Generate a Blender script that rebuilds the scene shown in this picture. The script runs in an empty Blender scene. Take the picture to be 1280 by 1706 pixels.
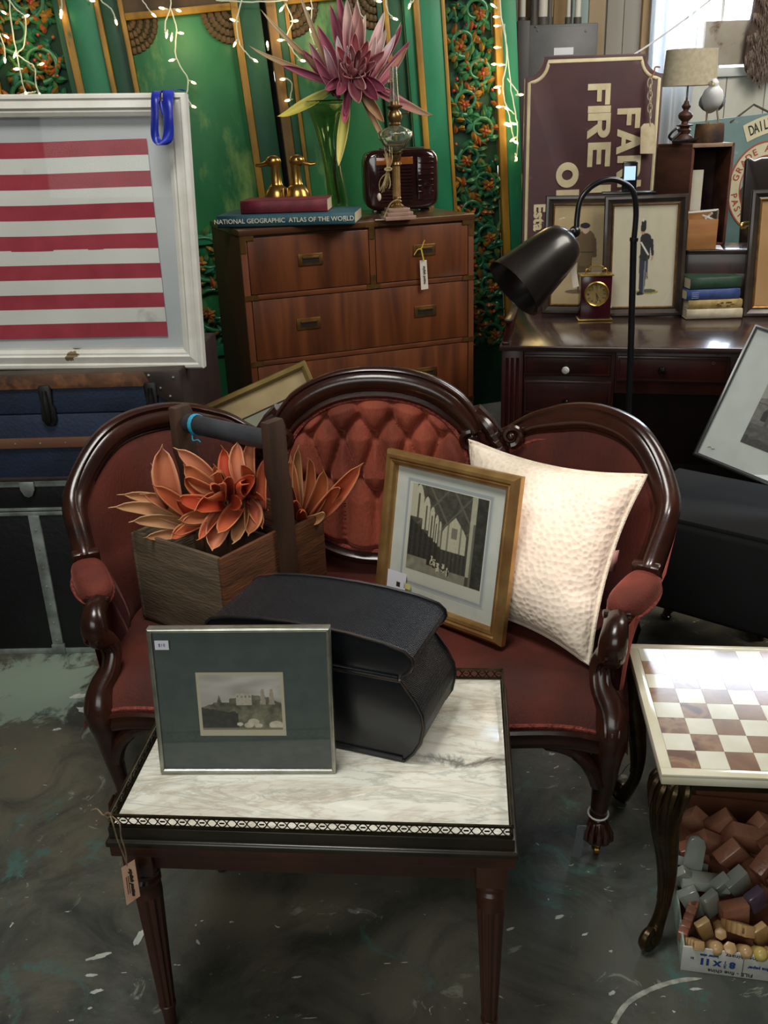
import bpy, bmesh, math, random
from math import sin, cos, pi, radians as D, sqrt, exp
from mathutils import Vector as V, Matrix, noise
random.seed(11)
S = bpy.context.scene
COL = S.collection

# ------------------------------------------------------------ camera
H = 1.55; FPX = 1550.0; PITCH = D(22.4); ROLL = D(2.1)
fw = V((0, cos(PITCH), -sin(PITCH))); _r = V((1, 0, 0)); _d = V((0, -sin(PITCH), -cos(PITCH)))
IX = cos(ROLL)*_r + sin(ROLL)*_d
IY = -sin(ROLL)*_r + cos(ROLL)*_d
cam = bpy.data.cameras.new('camera'); camo = bpy.data.objects.new('camera', cam); COL.objects.link(camo)
m = Matrix.Identity(4)
for i in range(3):
    m[i][0] = IX[i]; m[i][1] = -IY[i]; m[i][2] = -fw[i]
m[0][3], m[1][3], m[2][3] = 0, 0, H
camo.matrix_world = m
cam.sensor_width = 36; cam.sensor_fit = 'HORIZONTAL'; cam.lens = FPX/1280*36; cam.clip_start = .05
S.camera = camo

# ------------------------------------------------------------ world, lights, exposure
S.view_settings.view_transform = 'Standard'; S.view_settings.look = 'None'
S.view_settings.gamma = 1; S.view_settings.use_curve_mapping = False
S.view_settings.exposure = 0.4
W = bpy.data.worlds.new('world'); S.world = W; W.use_nodes = True
W.node_tree.nodes['Background'].inputs[0].default_value = (.86, .93, 1, 1)
W.node_tree.nodes['Background'].inputs[1].default_value = 3.2
def light(kind, name, loc, target, energy, color, size=1, size_y=None, blend=.5, cone=40):
    l = bpy.data.lights.new(name, kind); o = bpy.data.objects.new(name, l); COL.objects.link(o)
    o.location = loc; o.rotation_euler = (V(target)-V(loc)).to_track_quat('-Z', 'Y').to_euler()
    l.energy = energy; l.color = color
    if kind == 'AREA':
        l.size = size
        if size_y: l.shape = 'RECTANGLE'; l.size_y = size_y
    if kind == 'SPOT': l.spot_size = D(cone); l.spot_blend = blend; l.shadow_soft_size = size
    return o
light('AREA', 'front_fill', (-1.2, -2.2, 2.7), (0, 2.2, .6), 44, (.97, 1, .95), 2.9, 1.7)  # added soft light behind the camera; the front wall has no opening
light('AREA', 'ceiling_light', (-.5, 1.3, 3.3), (-.3, 1.7, 0), 38, (1, .99, .93), .9, .9)
light('AREA', 'window_daylight', (2.75, 6.6, 2.75), (2.1, 3.0, .9), 100, (.72, .84, 1), 1.6, 1.65)
light('AREA', 'back_wall_fill', (2.5, 2.7, 3.4), (1.3, 5.4, 1.4), 80, (1, .94, .84), 1.7, 1.4)  # added to brighten the back wall and sign, not an actual ceiling lamp
light('SPOT', 'track_spot', (.75, .35, 3.1), (.45, 1.98, .62), 190, (1, .88, .87), .04, None, .45, 8.2)

# ------------------------------------------------------------ pixel rays used for siting things
def ray(x, y): return fw + IX*((x-640)/FPX) + IY*((y-853)/FPX)
O = V((0, 0, H))
def PZ(x, y, z): r = ray(x, y); return O + r*((z-H)/r.z)
def PY(x, y, Y): r = ray(x, y); return O + r*(Y/r.y)
def PP(x, y, o, n): r = ray(x, y); return O + r*((o-O).dot(n)/r.dot(n))

# ------------------------------------------------------------ materials
def srgb(h):
    if isinstance(h, str):
        h = [int(h[i:i+2], 16)/255 for i in (0, 2, 4)]
    return tuple((c/12.92 if c < .04045 else ((c+.055)/1.055)**2.4) for c in h)
MATS = {}
def mat(name, c1, c2=None, scale=8, rough=.5, metal=0, stretch=(1, 1, 1), bump=0, bscale=None, detail=4, sheen=0, coat=0,
        c3=None, spot=None, coords='Object', trans=0, ior=1.45, emit=None, estr=0, contrast=(.35, .65), alpha=1, rvar=0, distort=0, tex='noise'):
    if name in MATS: return MATS[name]
    m = bpy.data.materials.new(name); m.use_nodes = True; nt = m.node_tree; N = nt.nodes; L = nt.links
    p = N['Principled BSDF']; c1 = srgb(c1)
    p.inputs['Base Color'].default_value = (*c1, 1); p.inputs['Roughness'].default_value = rough; p.inputs['Metallic'].default_value = metal
    p.inputs['IOR'].default_value = ior
    if sheen: p.inputs['Sheen Weight'].default_value = sheen; p.inputs['Sheen Roughness'].default_value = .35; p.inputs['Sheen Tint'].default_value = (*[min(1, c*3+.15) for c in c1], 1)
    if coat: p.inputs['Coat Weight'].default_value = coat; p.inputs['Coat Roughness'].default_value = .12
    if trans: p.inputs['Transmission Weight'].default_value = trans
    if emit: p.inputs['Emission Color'].default_value = (*srgb(emit), 1); p.inputs['Emission Strength'].default_value = estr
    tc = N.new('ShaderNodeTexCoord'); mp = N.new('ShaderNodeMapping'); mp.inputs['Scale'].default_value = stretch
    L.new(tc.outputs[coords], mp.inputs[0])
    nz = N.new('ShaderNodeTexNoise'); nz.inputs['Scale'].default_value = scale; nz.inputs['Detail'].default_value = detail; nz.inputs['Distortion'].default_value = distort
    L.new(mp.outputs[0], nz.inputs[0])
    if rvar:
        oi = N.new('ShaderNodeObjectInfo'); vm = N.new('ShaderNodeVectorMath'); vm.operation = 'ADD'
        mu = N.new('ShaderNodeMath'); mu.operation = 'MULTIPLY'; mu.inputs[1].default_value = 37.
        L.new(oi.outputs['Random'], mu.inputs[0]); L.new(mp.outputs[0], vm.inputs[0]); L.new(mu.outputs[0], vm.inputs[1]); L.new(vm.outputs[0], nz.inputs[0])
    last = None
    if c2:
        rp = N.new('ShaderNodeValToRGB'); e = rp.color_ramp.elements
        e[0].position = contrast[0]; e[1].position = contrast[1]; e[0].color = (*c1, 1); e[1].color = (*srgb(c2), 1)
        if c3: k = e.new((contrast[0]+contrast[1])/2); k.color = (*srgb(c3), 1)
        L.new(nz.outputs['Fac'], rp.inputs[0]); last = rp.outputs[0]
    if spot:   # (colour, scale, lo, hi)
        n2 = N.new('ShaderNodeTexNoise'); n2.inputs['Scale'].default_value = spot[1]; n2.inputs['Detail'].default_value = 6; n2.inputs['Roughness'].default_value = .65
        L.new(mp.outputs[0], n2.inputs[0])
        r2 = N.new('ShaderNodeValToRGB'); r2.color_ramp.elements[0].position = spot[2]; r2.color_ramp.elements[1].position = spot[3]
        L.new(n2.outputs['Fac'], r2.inputs[0]); mx = N.new('ShaderNodeMix'); mx.data_type = 'RGBA'
        L.new(r2.outputs[0], mx.inputs[0]); mx.inputs[7].default_value = (*srgb(spot[0]), 1)
        if last: L.new(last, mx.inputs[6])
        else: mx.inputs[6].default_value = (*c1, 1)
        last = mx.outputs[2]
    if last: L.new(last, p.inputs['Base Color'])
    if bump:
        b = N.new('ShaderNodeBump'); b.inputs['Strength'].default_value = bump; b.inputs['Distance'].default_value = .01
        if tex == 'noise':
            n3 = N.new('ShaderNodeTexNoise'); n3.inputs['Scale'].default_value = bscale or scale*4; n3.inputs['Detail'].default_value = 5
            L.new(mp.outputs[0], n3.inputs[0]); L.new(n3.outputs['Fac'], b.inputs['Height'])
        elif tex == 'voronoi':
            n3 = N.new('ShaderNodeTexVoronoi'); n3.feature = 'DISTANCE_TO_EDGE'; n3.inputs['Scale'].default_value = bscale
            L.new(mp.outputs[0], n3.inputs[0])
            r3 = N.new('ShaderNodeValToRGB'); r3.color_ramp.elements[1].position = .18; L.new(n3.outputs['Distance'], r3.inputs[0])
            iv = N.new('ShaderNodeMath'); iv.operation = 'SUBTRACT'; iv.inputs[0].default_value = 1; L.new(r3.outputs[0], iv.inputs[1])
            L.new(iv.outputs[0], b.inputs['Height'])
            if last:
                mx = N.new('ShaderNodeMix'); mx.data_type = 'RGBA'; mx.blend_type = 'MULTIPLY'; mx.inputs[0].default_value = .3
                L.new(last, mx.inputs[6]); L.new(iv.outputs[0], mx.inputs[7]); L.new(mx.outputs[2], p.inputs['Base Color'])
        elif tex == 'cells':
            n3 = N.new('ShaderNodeTexVoronoi'); n3.feature = 'SMOOTH_F1'; n3.inputs['Scale'].default_value = bscale; n3.inputs['Smoothness'].default_value = .3; n3.inputs['Randomness'].default_value = .75
            L.new(mp.outputs[0], n3.inputs[0]); L.new(n3.outputs['Distance'], b.inputs['Height']); b.inputs['Distance'].default_value = .006
            mr_ = N.new('ShaderNodeMapRange'); mr_.inputs[1].default_value = 0; mr_.inputs[2].default_value = .5; mr_.inputs[3].default_value = .86; mr_.inputs[4].default_value = 1.0; L.new(n3.outputs['Distance'], mr_.inputs[0])
            mx = N.new('ShaderNodeMix'); mx.data_type = 'RGBA'; mx.blend_type = 'MULTIPLY'; mx.inputs[0].default_value = 1
            L.new(last, mx.inputs[6]); L.new(mr_.outputs[0], mx.inputs[7]); L.new(mx.outputs[2], p.inputs['Base Color'])
        elif tex == 'weave':
            outs = []
            for rz in (pi/4, -pi/4):
                mq = N.new('ShaderNodeMapping'); mq.inputs['Rotation'].default_value = (0, 0, rz); L.new(tc.outputs[coords], mq.inputs[0])
                w = N.new('ShaderNodeTexWave'); w.inputs['Scale'].default_value = bscale; w.inputs['Distortion'].default_value = .6; L.new(mq.outputs[0], w.inputs[0]); outs.append(w)
            ml = N.new('ShaderNodeMath'); ml.operation = 'MULTIPLY'; L.new(outs[0].outputs['Fac'], ml.inputs[0]); L.new(outs[1].outputs['Fac'], ml.inputs[1])
            L.new(ml.outputs[0], b.inputs['Height'])
        L.new(b.outputs[0], p.inputs['Normal'])
    MATS[name] = m; return m
def attr_mat(name, rough=.6, sss=0, bump=0, bscale=60, coat=0):
    if name in MATS: return MATS[name]
    m = bpy.data.materials.new(name); m.use_nodes = True; nt = m.node_tree; N = nt.nodes; p = N['Principled BSDF']
    a = N.new('ShaderNodeAttribute'); a.attribute_name = 'Col'; nt.links.new(a.outputs['Color'], p.inputs['Base Color'])
    p.inputs['Roughness'].default_value = rough; p.inputs['Coat Weight'].default_value = coat
    if sss: p.inputs['Subsurface Weight'].default_value = sss; p.inputs['Subsurface Scale'].default_value = .01
    if bump:
        n = N.new('ShaderNodeTexNoise'); n.inputs['Scale'].default_value = bscale; b = N.new('ShaderNodeBump'); b.inputs['Strength'].default_value = bump; b.inputs['Distance'].default_value = .005
        nt.links.new(n.outputs['Fac'], b.inputs['Height']); nt.links.new(b.outputs[0], p.inputs['Normal'])
    MATS[name] = m; return m
def glass_pane(name='pane_glass', tint=(1, 1, 1), k=1.0, ior=1.5):
    if name in MATS: return MATS[name]
    m = bpy.data.materials.new(name); m.use_nodes = True; nt = m.node_tree; N = nt.nodes; N.clear(); L = nt.links
    o = N.new('ShaderNodeOutputMaterial'); t = N.new('ShaderNodeBsdfTransparent'); t.inputs[0].default_value = (*tint, 1)
    g = N.new('ShaderNodeBsdfGlossy'); g.inputs['Roughness'].default_value = .02; mx = N.new('ShaderNodeMixShader')
    lw = N.new('ShaderNodeLayerWeight'); lw.inputs[0].default_value = .5; pw_ = N.new('ShaderNodeMath'); pw_.operation = 'POWER'; pw_.inputs[1].default_value = 5; L.new(lw.outputs['Facing'], pw_.inputs[0])
    f0_ = ((ior-1)/(ior+1))**2; f = N.new('ShaderNodeMath'); f.operation = 'MULTIPLY_ADD'; f.inputs[1].default_value = 1-f0_; f.inputs[2].default_value = f0_; L.new(pw_.outputs[0], f.inputs[0])
    L.new(f.outputs[0], mx.inputs[0]); L.new(t.outputs[0], mx.inputs[1]); L.new(g.outputs[0], mx.inputs[2]); L.new(mx.outputs[0], o.inputs[0])
    MATS[name] = m; return m

# ------------------------------------------------------------ mesh builder
class B:
    def __init__(s): s.v = []; s.f = []; s.c = []; s.mi = []; s.col = None
    def add(s, vs, fs, col=None):
        n = len(s.v); s.v += [tuple(v) for v in vs]; s.f += [tuple(n+i for i in f) for f in fs]
        s.c += [col or (1, 1, 1)]*len(vs) if not isinstance(col, list) else col
        return s
    def box(s, x0, x1, y0, y1, z0, z1, M=None, col=None):
        vs = [V((x, y, z)) for z in (z0, z1) for y in (y0, y1) for x in (x0, x1)]
        if M: vs = [M @ v for v in vs]
        return s.add(vs, [(0, 2, 3, 1), (4, 5, 7, 6), (0, 1, 5, 4), (2, 6, 7, 3), (0, 4, 6, 2), (1, 3, 7, 5)], col)
    def cbox(s, c, sz, M=None, col=None):
        return s.box(c[0]-sz[0]/2, c[0]+sz[0]/2, c[1]-sz[1]/2, c[1]+sz[1]/2, c[2]-sz[2]/2, c[2]+sz[2]/2, M, col)
    def tube(s, pts, r, n=8, closed=False, col=None, flat=1.0, cap=True):
        pts = [V(p) for p in pts]; k = len(pts); rr = r if isinstance(r, (list, tuple)) else [r]*k
        vs = []; u = None
        for i, p in enumerate(pts):
            a = pts[i-1] if (i or closed) else p; b = pts[(i+1) % k] if (i < k-1 or closed) else p
            t = (b-a); t = t.normalized() if t.length > 1e-9 else V((0, 0, 1))
            if u is None:
                u = t.orthogonal().normalized()
            else:
                u = (u - t*u.dot(t)); u = u.normalized() if u.length > 1e-6 else t.orthogonal().normalized()
            w = t.cross(u)
            for j in range(n):
                a_ = 2*pi*j/n; vs.append(p + u*(cos(a_)*rr[i]) + w*(sin(a_)*rr[i]*flat))
        fs = []
        for i in range(k if closed else k-1):
            for j in range(n):
                a = i*n+j; b = i*n+(j+1) % n; c = ((i+1) % k)*n+(j+1) % n; d = ((i+1) % k)*n+j
                fs.append((a, b, c, d))
        if not closed and cap: fs += [tuple(range(n-1, -1, -1)), tuple((k-1)*n+j for j in range(n))]
        return s.add(vs, fs, col)
    def lathe(s, prof, n=24, M=None, col=None, sy=1, flute=0, fn=12, cap=True):
        vs = []
        for r, z in prof:
            for j in range(n):
                a = 2*pi*j/n; q = r*(1-(flute*(.5+.5*cos(fn*a)) if flute else 0)); vs.append(V((q*cos(a), q*sin(a)*sy, z)))
        if M: vs = [M @ v for v in vs]
        fs = []
        for i in range(len(prof)-1):
            for j in range(n): fs.append((i*n+j, i*n+(j+1) % n, (i+1)*n+(j+1) % n, (i+1)*n+j))
        k = len(prof)
        if not cap: return s.add(vs, fs+[((k-1)*n+j, (k-1)*n+(j+1) % n, (j+1) % n, j) for j in range(n)], col)
        if prof[0][0] > 1e-5: fs.append(tuple(range(n-1, -1, -1)))
        if prof[-1][0] > 1e-5: fs.append(tuple((k-1)*n+j for j in range(n)))
        return s.add(vs, fs, col)
    def ball(s, c, r, n=10, col=None, sc=(1, 1, 1), M=None):
        vs = []; k = max(4, n//2+1)
        for i in range(k+1):
            a = pi*i/k
            for j in range(n): b = 2*pi*j/n; vs.append(V((r*sc[0]*sin(a)*cos(b), r*sc[1]*sin(a)*sin(b), -r*sc[2]*cos(a))))
        vs = [(M @ v if M else v)+V(c) for v in vs]
        fs = [(i*n+j, i*n+(j+1) % n, (i+1)*n+(j+1) % n, (i+1)*n+j) for i in range(k) for j in range(n)]
        return s.add(vs, fs, col)
    def grid(s, fn, nu, nv, col=None, closeu=False):
        vs = []; cs = []
        for j in range(nv+1):
            for i in range(nu+(0 if closeu else 1)):
                vs.append(fn(i/nu, j/nv))
                if col: cs.append(col(i/nu, j/nv))
        w = nu if closeu else nu+1; fs = []
        for j in range(nv):
            for i in range(nu): a = j*w+i; b = j*w+(i+1) % w if closeu else a+1; fs.append((a, b, b+w, a+w))
        return s.add(vs, fs, cs if col else None)
    def prism(s, poly, d0, d1, M=None, col=None, plane='xz'):
        n = len(poly)
        if plane == 'xz': vs = [V((x, d0, z)) for x, z in poly]+[V((x, d1, z)) for x, z in poly]
        else: vs = [V((x, z, d0)) for x, z in poly]+[V((x, z, d1)) for x, z in poly]
        if M: vs = [M @ v for v in vs]
        fs = [tuple(range(n)), tuple(range(2*n-1, n-1, -1))]+[(i, i+n, (i+1) % n+n, (i+1) % n) for i in range(n)]
        return s.add(vs, fs, col)
    def sweep(s, path, normals, prof, closed=False, col=None, scale=None):
        k = len(path); n = len(prof); vs = []
        for i in range(k):
            p = V(path[i]); a = V(path[i-1]) if (i or closed) else p; b = V(path[(i+1) % k]) if (i < k-1 or closed) else p
            t = (b-a).normalized(); N = V(normals[i]); N = (N-t*N.dot(t)).normalized(); Bn = t.cross(N); sc = scale[i] if scale else 1
            for (x, y) in prof: vs.append(p + Bn*(x*sc) + N*(y*sc))
        fs = []
        for i in range(k if closed else k-1):
            for j in range(n): fs.append((i*n+j, i*n+(j+1) % n, ((i+1) % k)*n+(j+1) % n, ((i+1) % k)*n+j))
        if not closed: fs += [tuple(range(n-1, -1, -1)), tuple((k-1)*n+j for j in range(n))]
        return s.add(vs, fs, col)
    def frame(s, w, h, prof, col=None, z0=0):
        # mitred rectangular frame, centred on x, bottom at z0; prof = (inset, y) points
        vs = []
        for (i, d) in prof: vs += [V((-w/2+i, d, z0+i)), V((w/2-i, d, z0+i)), V((w/2-i, d, z0+h-i)), V((-w/2+i, d, z0+h-i))]
        n = len(prof); fs = []
        for a in range(n):
            b = (a+1) % n
            for k in range(4): fs.append((a*4+k, a*4+(k+1) % 4, b*4+(k+1) % 4, b*4+k))
        return s.add(vs, fs, col)
    def obj(s, name, m, parent=None, smooth=True, angle=35, bevel=0, kind=None, sub=0, segs=2, solid=0):
        me = bpy.data.meshes.new(name)
        me.from_pydata(s.v, [], s.f)
        if any(c != (1, 1, 1) for c in s.c):
            at = me.color_attributes.new('Col', 'FLOAT_COLOR', 'POINT')
            at.data.foreach_set('color', [x for c in s.c for x in (*c[:3], 1)])
        bm = bmesh.new(); bm.from_mesh(me)
        bmesh.ops.recalc_face_normals(bm, faces=bm.faces)
        if bevel:
            es = [e for e in bm.edges if len(e.link_faces) == 2 and e.calc_face_angle(0) > D(30)]
            bmesh.ops.bevel(bm, geom=es, offset=bevel, segments=segs, affect='EDGES', profile=.5, clamp_overlap=True)
        bm.to_mesh(me); bm.free()
        if smooth:
            me.shade_smooth(); me.set_sharp_from_angle(angle=D(angle))
        me.materials.append(m)
        o = bpy.data.objects.new(name, me); COL.objects.link(o)
        if parent: o.parent = parent
        if kind: o['kind'] = kind
        if solid: md = o.modifiers.new('thickness', 'SOLIDIFY'); md.thickness = solid; md.offset = 0
        if sub: md = o.modifiers.new('sub', 'SUBSURF'); md.levels = sub; md.render_levels = sub
        return o
def thing(name, label, cat, loc=(0, 0, 0), rz=0, group=None, rot=None):
    o = bpy.data.objects.new(name, None); COL.objects.link(o); o.empty_display_size = .05
    if rot is not None:
        o.matrix_world = Matrix.Translation(V(loc)) @ rot.to_4x4()
    else: o.location = loc; o.rotation_euler = (0, 0, rz)
    o['label'] = label; o['category'] = cat
    if group: o['group'] = group
    return o
def tag(o, label, cat, group=None):
    o['label'] = label; o['category'] = cat
    if group: o['group'] = group
    return o
def struct(o): o['kind'] = 'structure'; return o
def copy_tree(o, parent=None):
    c = o.copy(); COL.objects.link(c)
    if parent: c.parent = parent
    for ch in list(o.children): copy_tree(ch, c)
    return c
def pose(yaw=0, lean=0, tilt=0):
    return Matrix.Rotation(yaw, 3, 'Z') @ Matrix.Rotation(-lean, 3, 'X') @ Matrix.Rotation(tilt, 3, 'Y')
def crom(pts, n=8, closed=False):
    P = [V(p) for p in pts]; k = len(P); out = []
    for i in range(k if closed else k-1):
        p0 = P[i-1] if (i or closed) else P[0]; p1 = P[i]; p2 = P[(i+1) % k]; p3 = P[(i+2) % k] if (i+2 < k or closed) else P[-1]
        for j in range(n):
            t = j/n; out.append(.5*((2*p1)+(p2-p0)*t+(2*p0-5*p1+4*p2-p3)*t*t+(3*p1-p0-3*p2+p3)*t**3))
    if not closed: out.append(P[-1])
    return out
def interp(xs, ys, x):
    if x <= xs[0]: return ys[0]
    for i in range(len(xs)-1):
        if x <= xs[i+1]: t = (x-xs[i])/(xs[i+1]-xs[i]); return ys[i]+(ys[i+1]-ys[i])*t
    return ys[-1]
def text(body, size, m, parent, loc, rot=None, depth=.0006, offset=0, align='CENTER', sx=1, name='lettering', space=1, res=3):
    c = bpy.data.curves.new('t', 'FONT'); c.body = body; c.size = size; c.extrude = depth; c.offset = offset; c.align_x = align; c.align_y = 'CENTER'; c.space_character = space; c.resolution_u = res
    t = bpy.data.objects.new('t', c); COL.objects.link(t)
    dg = bpy.context.evaluated_depsgraph_get(); me = bpy.data.meshes.new_from_object(t.evaluated_get(dg)); 
    COL.objects.unlink(t); bpy.data.objects.remove(t); bpy.data.curves.remove(c)
    # text lies in XY; stand it in the XZ plane facing -Y
    R = Matrix.Rotation(pi/2, 4, 'X') @ Matrix.Diagonal((sx, 1, 1, 1))
    me.transform(Matrix.Translation(V(loc)) @ (rot.to_4x4() if rot is not None else Matrix.Identity(4)) @ R)
    me.materials.clear(); me.materials.append(m); me.name = name
    o = bpy.data.objects.new(name, me); COL.objects.link(o); o.parent = parent
    return o
def RY(a): return Matrix.Rotation(a, 3, 'Y')
def mixc(a, b, t): t = max(0, min(1, t)); return tuple(a[i]+(b[i]-a[i])*t for i in range(3))
def nz(x, y, z=0): return noise.noise(V((x, y, z)))
def picture_grid(name, w, h, nx, ny, fn, parent, y=0, x0=0, z0=0, m=None):
    # fn(u, v) -> sRGB tuple 0..1 ; printed sheet
    b = B(); b.grid(lambda u, v: V((x0-w/2+u*w, y, z0+v*h)), nx, ny, col=lambda u, v: srgb(fn(u, v)))
    return b.obj(name, m or attr_mat('printed_paper', .7), parent, smooth=False)
FRP = lambda W_, T, f=0: [(0, T), (0, 0), (W_*.12, -f), (W_*.3, -f*1.0), (W_*.42, -f*.2), (W_*.62, f*.2), (W_*.8, f*.5), (W_*.84, f*.2), (W_, f*.9+.003), (W_, T)]

# ============================================================ SETTING
def floor_mat():
    m = bpy.data.materials.new('stained_concrete'); m.use_nodes = True; nt = m.node_tree; N = nt.nodes; L = nt.links; p = N['Principled BSDF']
    tc = N.new('ShaderNodeTexCoord')
    def nzn(s, d=5, r=.6, dist=0, st=(1, 1, 1), off=(0, 0, 0)):
        mp = N.new('ShaderNodeMapping'); mp.inputs['Scale'].default_value = st; mp.inputs['Location'].default_value = off; L.new(tc.outputs['Object'], mp.inputs[0])
        n = N.new('ShaderNodeTexNoise'); n.inputs['Scale'].default_value = s; n.inputs['Detail'].default_value = d; n.inputs['Roughness'].default_value = r; n.inputs['Distortion'].default_value = dist
        L.new(mp.outputs[0], n.inputs[0]); return n.outputs['Fac']
    def ramp(f, a, b):
        r = N.new('ShaderNodeValToRGB'); r.color_ramp.elements[0].position = a; r.color_ramp.elements[1].position = b; L.new(f, r.inputs[0]); return r.outputs[0]
    def mix(f, a, b):
        x = N.new('ShaderNodeMix'); x.data_type = 'RGBA'; L.new(f, x.inputs[0])
        for k, q in ((6, a), (7, b)):
            if isinstance(q, str): x.inputs[k].default_value = (*srgb(q), 1)
            else: L.new(q, x.inputs[k])
        return x.outputs[2]
    c = mix(ramp(nzn(1.3, 6, .6, .4), .38, .62), '4a4d47', '625c4c')
    c = mix(ramp(nzn(3.7, 8, .7, .8, off=(3, 1, 0)), .45, .7), c, '232827')
    c = mix(ramp(nzn(5.5, 8, .75, .6, off=(9, 4, 0)), .56, .66), c, '47655f')
    c = mix(ramp(nzn(9, 8, .7, 1.2, off=(1, 8, 0)), .62, .67), c, '7d8072')
    c = mix(ramp(nzn(16, 3, .5, 2.5, st=(.5, 1.6, 1), off=(5, 2, 0)), .725, .75), c, 'b4b7ae')
    c = mix(ramp(nzn(45, 3, .5, 1, off=(2, 2, 0)), .735, .75), c, 'c0c2ba')
    # pale worn patch of old paint at the left, by the trunks
    vp = N.new('ShaderNodeVectorMath'); vp.operation = 'DISTANCE'; L.new(tc.outputs['Object'], vp.inputs[0]); q = PZ(60, 1130, 0); vp.inputs[1].default_value = (q.x, q.y-.04, 0)
    ma = N.new('ShaderNodeMapRange'); ma.inputs[1].default_value = .05; ma.inputs[2].default_value = .42; ma.inputs[3].default_value = .42; ma.inputs[4].default_value = -.25; L.new(vp.outputs['Value'], ma.inputs[0])
    ad = N.new('ShaderNodeMath'); ad.operation = 'ADD'; L.new(ma.outputs[0], ad.inputs[0]); L.new(nzn(11, 8, .7, .7, off=(4, 4, 0)), ad.inputs[1])
    c = mix(ramp(ad.outputs[0], .62, .72), c, '7d8b7c')
    L.new(c, p.inputs['Base Color'])
    rr = N.new('ShaderNodeMapRange'); rr.inputs[3].default_value = .28; rr.inputs[4].default_value = .6; L.new(nzn(6, 6, .6), rr.inputs[0]); L.new(rr.outputs[0], p.inputs['Roughness'])
    b = N.new('ShaderNodeBump'); b.inputs['Strength'].default_value = .25; b.inputs['Distance'].default_value = .01; L.new(nzn(14, 8, .7), b.inputs['Height']); L.new(b.outputs[0], p.inputs['Normal'])
    return m
BX0, BX1, BY0, BY1, BZ = -3.4, 3.7, -3.4, 6.3, 4.2
struct(B().box(BX0-.1, BX1+.1, BY0-.1, BY1+.1, -.1, 0).obj('floor', floor_mat()))
WM = mat('wall_grey_board', '56524a', '45423c', 3, .8)
struct(B().box(BX0-.1, BX0, BY0, BY1, 0, BZ).obj('wall_left', WM)); struct(B().box(BX1, BX1+.1, BY0, BY1, 0, BZ).obj('wall_right', WM))
struct(B().box(BX0-.1, BX1+.1, BY0-.1, BY0, 0, BZ).obj('wall_front', mat('wall_pale', '57534d', '45423e', 2, .8)))
struct(B().box(BX0-.1, BX1+.1, BY0-.1, BY1+.1, BZ, BZ+.1).obj('ceiling', mat('ceiling_dark', '4a4640', '3c3934', 3, .8)))
# painted drips and scuffs that have a shape of their own on the concrete
scuffs = struct(B().obj('trim_1', MATS['wall_pale']))
bpy.data.objects.remove(scuffs)
sc = B()
def blotch(px, py, L_, w_, ang, seed):
    c = PZ(px, py, 0); rnd = random.Random(seed); n = 18; pts = []
    for i in range(n):
        a = 2*pi*i/n; r = (.7+.5*rnd.random()); x = L_*cos(a)*r; y = w_*sin(a)*r
        pts.append((c.x+x*cos(ang)-y*sin(ang), c.y+x*sin(ang)+y*cos(ang)))
    sc.prism(pts, .0002, .0008, plane='xy')
for a in ((150, 1185, .05, .02, -.6, 1), (130, 1160, .025, .012, .3, 2), (95, 1215, .012, .006, .2, 3), (232, 1562, .022, .009, 1.5, 4), (165, 1594, .025, .006, .3, 5), (152, 1625, .012, .004, 0, 6), (160, 1652, .014, .005, .3, 7),
          (330, 1570, .008, .003, -1, 8), (495, 1628, .01, .002, .1, 9), (597, 1520, .003, .002, 0, 10), (250, 1210, .01, .004, 1, 11), (205, 1240, .012, .004, .4, 12), (1018, 1585, .004, .003, 0, 13), (1020, 1655, .008, .004, .5, 14), (150, 1680, .004, .003, .5, 15), (850, 1548, .01, .003, .4, 16)):
    blotch(*a)
paint = sc.obj('paint_spatter', mat('dried_paint', '9fa49a', 'c0c2b6', 30, .6), smooth=False); paint['kind'] = 'stuff'; paint['label'] = 'pale dried paint flecks spattered on the dark concrete floor'; paint['category'] = 'paint'
arc = crom([PZ(x, y, .0008) for x, y in ((1022, 1706), (1045, 1672), (1085, 1648), (1130, 1634), (1170, 1630))], 8)
vs_ = []
for i_, p_ in enumerate(arc):
    d_ = (arc[min(i_+1, len(arc)-1)]-arc[max(0, i_-1)]).normalized(); w_ = (.005+.0015*nz(i_*.7, 3))*(1 if i_ < len(arc)-6 else (len(arc)-i_)/6); n_ = V((-d_.y, d_.x, 0))*w_; vs_ += [p_-n_, p_+n_]
tag(B().add(vs_, [(2*q_, 2*q_+1, 2*q_+3, 2*q_+2) for q_ in range(len(arc)-1)]).obj('painted_arc', mat('arc_paint', 'b0afa2', '84847a', 60, .7)), 'pale curved paint line on the floor below the cardboard box', 'paint mark')
cr = crom([PZ(x, y, .0006) for x, y in ((1066, 1240), (1056, 1262), (1040, 1282), (1028, 1300), (1015, 1320), (1012, 1345))], 5)
crk = [p+V((random.uniform(-.003, .003), random.uniform(-.003, .003), 0)) for p in cr]
b_ = B().tube(crk, [.001]+[.0028]*(len(crk)-2)+[.001], 5, flat=.15)
b_.tube([PZ(x, y, .0006) for x, y in ((1062, 1246), (1048, 1243), (1034, 1236))], .0013, 5, flat=.15)
tag(b_.obj('floor_crack', mat('crack_black', '0d0f12', rough=.9)), 'jagged dark crack in the floor between settee leg and chess table', 'crack')

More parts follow.
